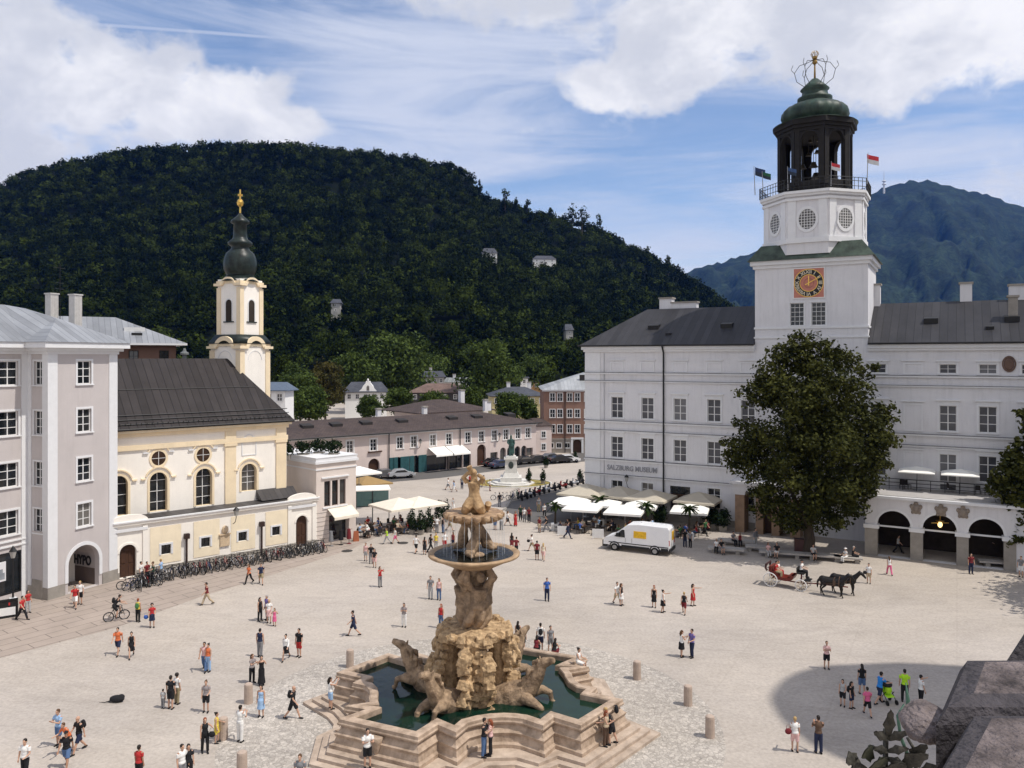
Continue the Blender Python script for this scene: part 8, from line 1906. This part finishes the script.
for s in (-1, 1):
    m = MB(); q = [(1.0, 1.38), (1.05, 2.1), (1.28, 2.12), (2.0, 1.42)]; m.add([(x, s*(vy(z)+.006), z) for x, z in q]+[(x, s*(vy(z)-.02), z) for x, z in q], [(0, 1, 2, 3), (7, 6, 5, 4), (0, 4, 5, 1), (1, 5, 6, 2), (2, 6, 7, 3), (3, 7, 4, 0)]); m.build('side_window', gls, va)
    q = [(-.95, 1.45), (-.95, 2.1), (.2, 2.1), (.2, 1.45)]; m = MB(); m.add([(x, s*(vy(z)+.008), z) for x, z in q]+[(x, s*(vy(z)-.02), z) for x, z in q], [(0, 1, 2, 3), (7, 6, 5, 4), (0, 4, 5, 1), (1, 5, 6, 2), (2, 6, 7, 3), (3, 7, 4, 0)]); m.build('side_panel', M('panel_yellow', (.72, .42, .02), .5, .2, 5), va)
    m = MB(); m.box(-2.95, -2.3, s*.96, s*1.03, .45, .72); m.box(-1.25, 1.3, s*.96, s*1.03, .45, .66); m.box(-2.95, 2.5, s*.995, s*1.02, .78, .86); m.build('side_trim', vb, va)
    for x in (-1.75, 1.95):
        m = MB(); m.T = Matrix.Translation((x, s*.92, .36)) @ Matrix.Rotation(R(90), 4, 'X'); m.lathe([(.36, -.12), (.37, .12)], 20); wq = m.build('wheel', rub, va); m = MB(); m.T = Matrix.Translation((x, s*.92, .36)) @ Matrix.Rotation(R(90), 4, 'X'); m.lathe([(.21, -.135), (.19, -.13), (.19, .13), (.21, .135)], 14); m.build('hub_cap', steel, wq)
        m = MB(); arch_ring(m, x, .42, .39, .50, s*.97-.03, s*.97+.045, 10); m.build('wheel_arch', vb, va)
    m = MB(); m.box(1.5, 1.75, s*1.02, s*1.25, 1.45, 1.8); m.build('wing_mirror', vb, va)
    m = MB(); m.ell((2.85, s*.75, 1.02), (.16, .16, .13)); m.build('headlight', M('lamp_clear', (.6, .6, .6), .15, .05), va); m = MB(); m.box(-3.03, -2.97, s*.80, s*.95, 1.0, 1.5); m.build('tail_light', M('tail_red', (.4, .02, .02), .3, .1), va)
    q = (.93, .28, .18)
    for x in (.35, .95): m = MB(); m.box(x-.01, x+.01, s*(W+.002)-.004, s*(W+.002)+.004, .9, 1.35); m.build('door_seam', vb, va)
m = MB(); m.add([(1.4, -.8, 2.18), (1.4, .8, 2.18), (2.15, .88, 1.52), (2.15, -.88, 1.52)], [(3, 2, 1, 0)]); m.build('windscreen', gls, va)
m = MB(); m.box(2.75, 3.12, -.96, .96, .32, .9); m.build('bumper', vb, va); m = MB(); m.box(-3.1, -2.97, -.97, .97, .4, .7); m.build('bumper', vb, va)
m = MB(); m.box(-3.02, -2.99, -.75, -.1, 1.35, 2.2); m.build('rear_panel', M('panel_yellow', (.72, .42, .02), .5, .2, 5), va); m = MB(); m.box(-3.015, -2.99, -.012, .012, .72, 2.5); m.build('door_seam', vb, va)
m = MB(); m.ell((-.3, 0, 2.82), (.12, .08, .08)); m.build('roof_vent', vw, va)
cv = (fl_+rr0)/2; dv = fl_-rr0; va.location = (cv.x+.1, cv.y+1.0, 0); va.rotation_euler = (0, 0, math.atan2(dv.y, dv.x)); va.scale = (1.1, 1.02, 1.0)
# ---------------------------------------------------- horse-drawn carriage
def horse_mesh():
    q = [('p', [(-.75, 0, 1.22), (-.3, 0, 1.18), (.25, 0, 1.16), (.62, 0, 1.22)], [.30, .33, .33, .27]), ('e', (-.78, 0, 1.25), (.32, .28, .30)), ('e', (.6, 0, 1.18), (.30, .24, .34)),
         ('p', [(.65, 0, 1.32), (.95, 0, 1.62), (1.18, 0, 1.86)], [.25, .18, .135]), ('p', [(1.12, 0, 1.88), (1.32, 0, 1.80), (1.52, 0, 1.58), (1.60, 0, 1.48)], [.13, .135, .085, .075]),
         ('p', [(.72, 0, 1.56), (.95, 0, 1.80), (1.12, 0, 1.98)], [.06, .05, .05]), ('p', [(-1.02, 0, 1.3), (-1.15, 0, 1.1), (-1.2, 0, .75), (-1.18, 0, .5)], [.06, .08, .08, .03])]
    for s, f in ((-1, 1), (1, -1)):
        q.append(('p', [(1.14, s*.07, 1.96), (1.14, s*.09, 2.08)], [.035, .012]))
        x = .62; q.append(('p', [(x, s*.16, 1.05), (x+.10*f, s*.16, .68), (x+.06*f, s*.16, .36), (x+.08*f+.02, s*.16, .12), (x+.14*f, s*.16, .03)], [.14, .075, .052, .048, .07]))
        x = -.78; q.append(('p', [(x, s*.17, 1.1), (x+.16*f+.05, s*.17, .80), (x-.14+.08*f, s*.17, .52), (x-.06+.12*f, s*.17, .14), (x+.16*f, s*.17, .03)], [.22, .12, .062, .05, .07]))
    return skin(q, 'body', M('black_horse_coat', (.012, .010, .009), .45, .3, 3), .03, 2)
hm = horse_mesh()
crg = thing('carriage', 'open red horse drawn carriage with big spoked wheels near the palace', 'carriage'); red_c = M('carriage_red_lacquer', (.13, .022, .016), .35, .2); leather = M('red_leather', (.17, .04, .03), .6, .2)
def wheel(x, y, r):
    w = put('wheel', None, crg, (x, y, r)); m = MB(); m.path([((r-.03)*math.cos(a), 0, (r-.03)*math.sin(a)) for a in np.linspace(0, 2*math.pi, 29)[:-1]], .04, 6, close=True); m.tube((0, -.1, 0), (0, .1, 0), .08, n=8)
    m.build('rim', whitepaint, w); m = MB()
    for k in range(6): a = math.pi*k/6; m.tube((-(r-.05)*math.cos(a), 0, -(r-.05)*math.sin(a)), ((r-.05)*math.cos(a), 0, (r-.05)*math.sin(a)), .022, n=5)
    m.build('spokes', cloth('cream', CC['cream']), w)
for s in (-1, 1): wheel(-1.3, s*.8, .58); wheel(1.15, s*.75, .48)
m = MB(); m.extr([(-1.45, 1.25), (-1.3, .85), (-.9, .62), (-.1, .58), (.4, .75), (.55, 1.1), (.3, 1.1), (.1, .85), (-.7, .85), (-.95, 1.25)], -.58, .58); m.box(-1.5, -1.35, -.62, .62, 1.2, 1.6); b = m.build('body', red_c, crg); fix_normals(b.data)
m = MB(); m.box(-1.35, -.8, -.55, .55, .95, 1.12); m.box(-1.42, -1.25, -.55, .55, 1.1, 1.65); m.box(.1, .45, -.5, .5, .95, 1.1); m.build('seat', leather, crg)
m = MB(); m.box(.75, 1.3, -.5, .5, 1.3, 1.45); m.box(.72, .8, -.5, .5, 1.4, 1.8); m.box(1.3, 1.75, -.5, .5, .8, .86); m.build('driver_box', black, crg)
m = MB(); m.path([(-1.3, 0, .58), (-.5, 0, .5), (1.15, 0, .48), (1.8, 0, .6), (4.6, 0, .75)], .05, 6); m.tube((-1.3, -.8, .58), (-1.3, .8, .58), .05); m.tube((1.15, -.75, .48), (1.15, .75, .48), .05); m.path([(1.0, 0, .5), (1.0, 0, 1.3)], .06, 6); m.build('undercarriage', red_c, crg)
m = MB(); m.path([(-1.6, -.62, 1.25), (-1.75, -.62, 1.45), (-1.7, -.62, 1.75), (-1.7, .62, 1.75), (-1.75, .62, 1.45), (-1.6, .62, 1.25)], .09, 6); m.build('folded_hood', M('hood_dark', (.05, .02, .02), .7, .2), crg)
cw = G(777, 589); hw_ = G(828, 597.5); dv = (hw_-cw).normalized(); az = math.atan2(dv.y, dv.x); crg.location = cw+Vector((1.2, .6, 0)); crg.rotation_euler = (0, 0, az)
CT = Matrix.Translation(crg.location) @ Matrix.Rotation(az, 4, 'Z')
for s, dx, lab in ((-1, .15, 'nearer black carriage horse in harness'), (1, .75, 'farther black carriage horse, head further forward')):
    h = thing('horse', lab, 'horse', CT @ Vector((3.45+dx, s*.62, 0)), az, 'carriage horses'); put('body', hm, h)
    m = MB(); m.path([(.5+.34*0, .34*math.cos(a), 1.2+.42*math.sin(a)) for a in np.linspace(0, 6.283, 17)[:-1]], .035, 6, close=True); m.path([(.12, .35*math.cos(a), 1.16+.36*math.sin(a)) for a in np.linspace(0, 6.283, 17)[:-1]], .025, 6, close=True); m.path([(.5, -.3, 1.15), (-.9, -.33, 1.0), (-1.9, -.3, .8)], .018, 5); m.path([(.5, .3, 1.15), (-.9, .33, 1.0), (-1.9, .3, .8)], .018, 5); m.box(.05, .25, -.36, -.32, .95, 1.35); m.build('harness', M('harness_leather', (.10, .06, .04), .5, .3), h)
pp = CT @ Vector((.98, 0, 0)); person(Vector((pp.x, pp.y, 1.45-.46)), 'm', 'sit', math.degrees(az)+90, ('tee', 'white'), ('trousers', 'black'), 'hblack', 'coachman in white shirt and black hat on the carriage box')
pp = CT @ Vector((-1.0, .26, 0)); person(Vector((pp.x, pp.y, 1.12-.46)), 'w', 'sit', math.degrees(az)+90, ('tee', 'white'), ('trousers', 'red'), 'lb', 'woman passenger in white in the red carriage')
pp = CT @ Vector((-1.0, -.26, 0)); person(Vector((pp.x, pp.y, 1.12-.46)), 'm', 'sit', math.degrees(az)+90, ('tee', 'red'), ('trousers', 'khaki'), 'sd', 'man passenger in red in the red carriage')
# ---------------------------------------------------- stroller, bags, litter bin
sl = thing('stroller', 'black stroller with neon green seat in the round shadow', 'stroller', G(888.5, 703), R(10)); m = MB()
for x, y in ((-.28, -.3), (.28, -.3), (-.28, .3), (.28, .3)): m = MB(); m.T = Matrix.Translation((x, y, .13)) @ Matrix.Rotation(R(90), 4, 'Y'); m.lathe([(.13, -.03), (.13, .03)], 12); m.build('wheel', rub, sl)
m = MB(); 
for x in (-.27, .27): m.path([(x, -.3, .15), (x, .1, .6), (x, .45, 1.0)], .02, 6); m.path([(x, .3, .15), (x, -.1, .65)], .02, 6)
m.tube((-.27, .45, 1.0), (.27, .45, 1.0), .02); m.build('frame', black, sl); m = MB(); m.add([(-.24, -.25, .4), (.24, -.25, .4), (.24, .1, .45), (-.24, .1, .45), (.24, .25, .95), (-.24, .25, .95)], [(0, 1, 2, 3), (3, 2, 4, 5)]); m.ell((0, .02, .72), (.2, .16, .26)); m.build('seat', MATS['cloth_neon'], sl); m = MB(); m.ell((0, .12, .98), (.27, .28, .16)); m.build('hood', black, sl)
def pack(px, py, z, dy, c, lab, s=1.0):
    p = G(px, py); m = MB(); m.ell((0, 0, 0), (.15*s, .10*s, .22*s)); m.ell((0, .07*s, -.06*s), (.11*s, .05*s, .11*s)); m.path([(-.09*s, -.06*s, .17*s), (-.10*s, -.14*s, .1*s), (-.09*s, -.06*s, -.14*s)], .018, 5); m.path([(.09*s, -.06*s, .17*s), (.10*s, -.14*s, .1*s), (.09*s, -.06*s, -.14*s)], .018, 5)
    o = put('backpack', remesh(m, 'backpack', MATS['cloth_'+c], .02, 1), None, p+Vector((dy[0], dy[1], z)), R(dy[2])); tag(o, lab, 'backpack')
pack(79, 752, 1.28, (.12, .17, -30), 'black', 'black backpack on the bald man by the red map group')
pack(138, 622, 1.2, (0, -.17, 175), 'green', 'green backpack of the orange haired woman by the cyclist')
pack(612, 744, 1.70, (.22, .03, -100), 'black', 'black backpack of the man leaning on the basin')
pack(540.5, 651, 1.3, (0, -.18, 175), 'black', 'black backpack on the white shirted man behind the fountain')
pack(116.5, 620.5, 1.46, (-.22, .0, 125), 'black', 'black backpack of the cyclist by the arched passage')
pack(851.7, 708.5, 1.0, (-.1, .14, 40), 'black', 'black backpack on the girl in the round shadow', .9)
pack(292.7, 719, 1.3, (-.17, .03, 80), 'black', 'black backpack of the bald man near the fountain steps')
m = MB(); m.ell((0, 0, .18), (.42, .22, .2)); m.ell((.2, .05, .25), (.2, .18, .16)); m.path([(-.3, -.1, .1), (-.6, -.15, .05), (-.95, -.1, .03)], [.05, .03, .02], 6); o = put('duffel_bag', remesh(m, 'duffel_bag', MATS['cloth_black'], .03, 2), None, G(117, 702)); tag(o, 'black bag lying alone on the paving at the lower left', 'bag')
def handbag(px, py, off, c, lab):
    m = MB(); m.ell((0, 0, 0), (.17, .09, .15)); m.path([(-.1, 0, .1), (-.08, 0, .3), (.08, 0, .3), (.1, 0, .1)], .015, 5); o = put('handbag', remesh(m, 'handbag', MATS['cloth_'+c], .02, 1), None, G(px, py)+Vector(off)); tag(o, lab, 'bag')
handbag(152, 627.5, (-.4, -.05, .75), 'blue', 'blue bag of the curly haired woman in red'); handbag(868.8, 583.5, (-.35, -.05, .95), 'black', 'black bag of the woman right of the horses'); handbag(532, 551, (-.35, 0, 1.0), 'black', 'black bag of the woman right of the lower bowl'); handbag(795, 752, (-.32, .0, 1.0), 'darkred', 'dark red bag of the blonde woman at the shadow rim'); handbag(205, 753, (.33, 0, .9), 'black', 'black bag of the pointing woman in black')
# ---------------------------------------------------- big trees on the square
tb = G(808, 556)
rr = random.Random(4); Yc = tb.y
def at_(px, py, r, dy=0): p = P(px, py, Yc); return (p.x-tb.x, dy, p.z, r, r*.95, r*.85)
lob = [at_(*q) for q in [(800, 345, 1.7), (817, 348, 1.7), (783, 352, 1.6), (833, 352, 1.3), (797, 358, 2.6), (772, 372, 2.4), (822, 368, 2.7), (845, 362, 2.2), (760, 395, 2.4), (790, 395, 3.2, -1.5), (825, 400, 3.4, -1.5), (858, 392, 2.5), (866, 372, 1.3), (872, 415, 2.2), (755, 430, 2.2), (782, 432, 3.4, -1.8), (820, 440, 3.6, -2.2), (858, 438, 3.0, -1), (876, 442, 1.6), (740, 445, 1.7), (736, 458, 1.3), (748, 468, 2.1), (775, 472, 3.0, -1.5), (812, 478, 3.5, -2), (850, 474, 3.0, -1.5), (874, 460, 1.9), (770, 500, 2.2), (800, 508, 2.8, -1), (832, 506, 2.6, -1), (856, 492, 2.1), (790, 460, 4.2, 2), (830, 430, 4.2, 2.2), (800, 400, 3.6, 2), (845, 480, 3.4, 2), (790, 522, 1.7), (822, 522, 1.8)]]
def ragged(big, k, f, seed):
    rr = random.Random(seed); out = []
    for (x, y, z, a, b, c) in big:
        out.append((x, y, z, a*.7, b*.7, c*.62))
        for i in range(k):
            d = Vector((rr.gauss(0, 1), rr.gauss(0, 1), rr.gauss(.1, .8))).normalized(); q = rr.uniform(.28, f)
            out.append((x+d.x*a*.78, y+d.y*b*.78, z+d.z*c*.78, a*q, b*q, a*q*.55))
    return out
lob = ragged(lob, 5, .48, 3)
make_tree('huge dark chestnut tree standing in front of the white palace', 'tree', tb, lob, 52000, .31, lf_chest, 3.2, .55, bark, None, 14, .55, 8, 'chestnut_tree', .16, (.75, .75))
tb2 = G(1062, 570); Yc = tb2.y
def at2(px, py, r, dy=0): p = P(px, py, Yc); return (p.x-tb2.x, dy, p.z, r, r*.95, r*.85)
lob = [at2(*q) for q in [(1032, 420, 1.5), (1045, 440, 2.4), (1020, 450, 1.5), (1012, 468, 1.9), (1035, 475, 2.8), (1000, 490, 1.4), (1018, 500, 2.2), (1045, 505, 2.8), (1075, 460, 3.4), (1085, 500, 3.4), (1070, 420, 2.6), (1022, 525, 1.7), (1050, 530, 2.2), (1100, 440, 3), (1012, 540, 1.0)]]
lob = ragged(lob, 5, .5, 4)
make_tree('dark chestnut tree half cut off by the right edge', 'tree', tb2, lob, 19000, .38, lf_chest, 3.0, .5, bark, None, 8, .45, 9, 'chestnut_tree', .13, .9)
tb3 = Vector((52.5, 59.5, 0)); lob = round_lobes(8.5, 4, 21, 16, 9)
make_tree('chestnut tree standing beyond the right edge before the palace', 'tree', tb3, lob, 14000, .42, lf_chest, 3.5, .5, bark, None, 8, .45, 9, 'chestnut_tree', .12, .9)
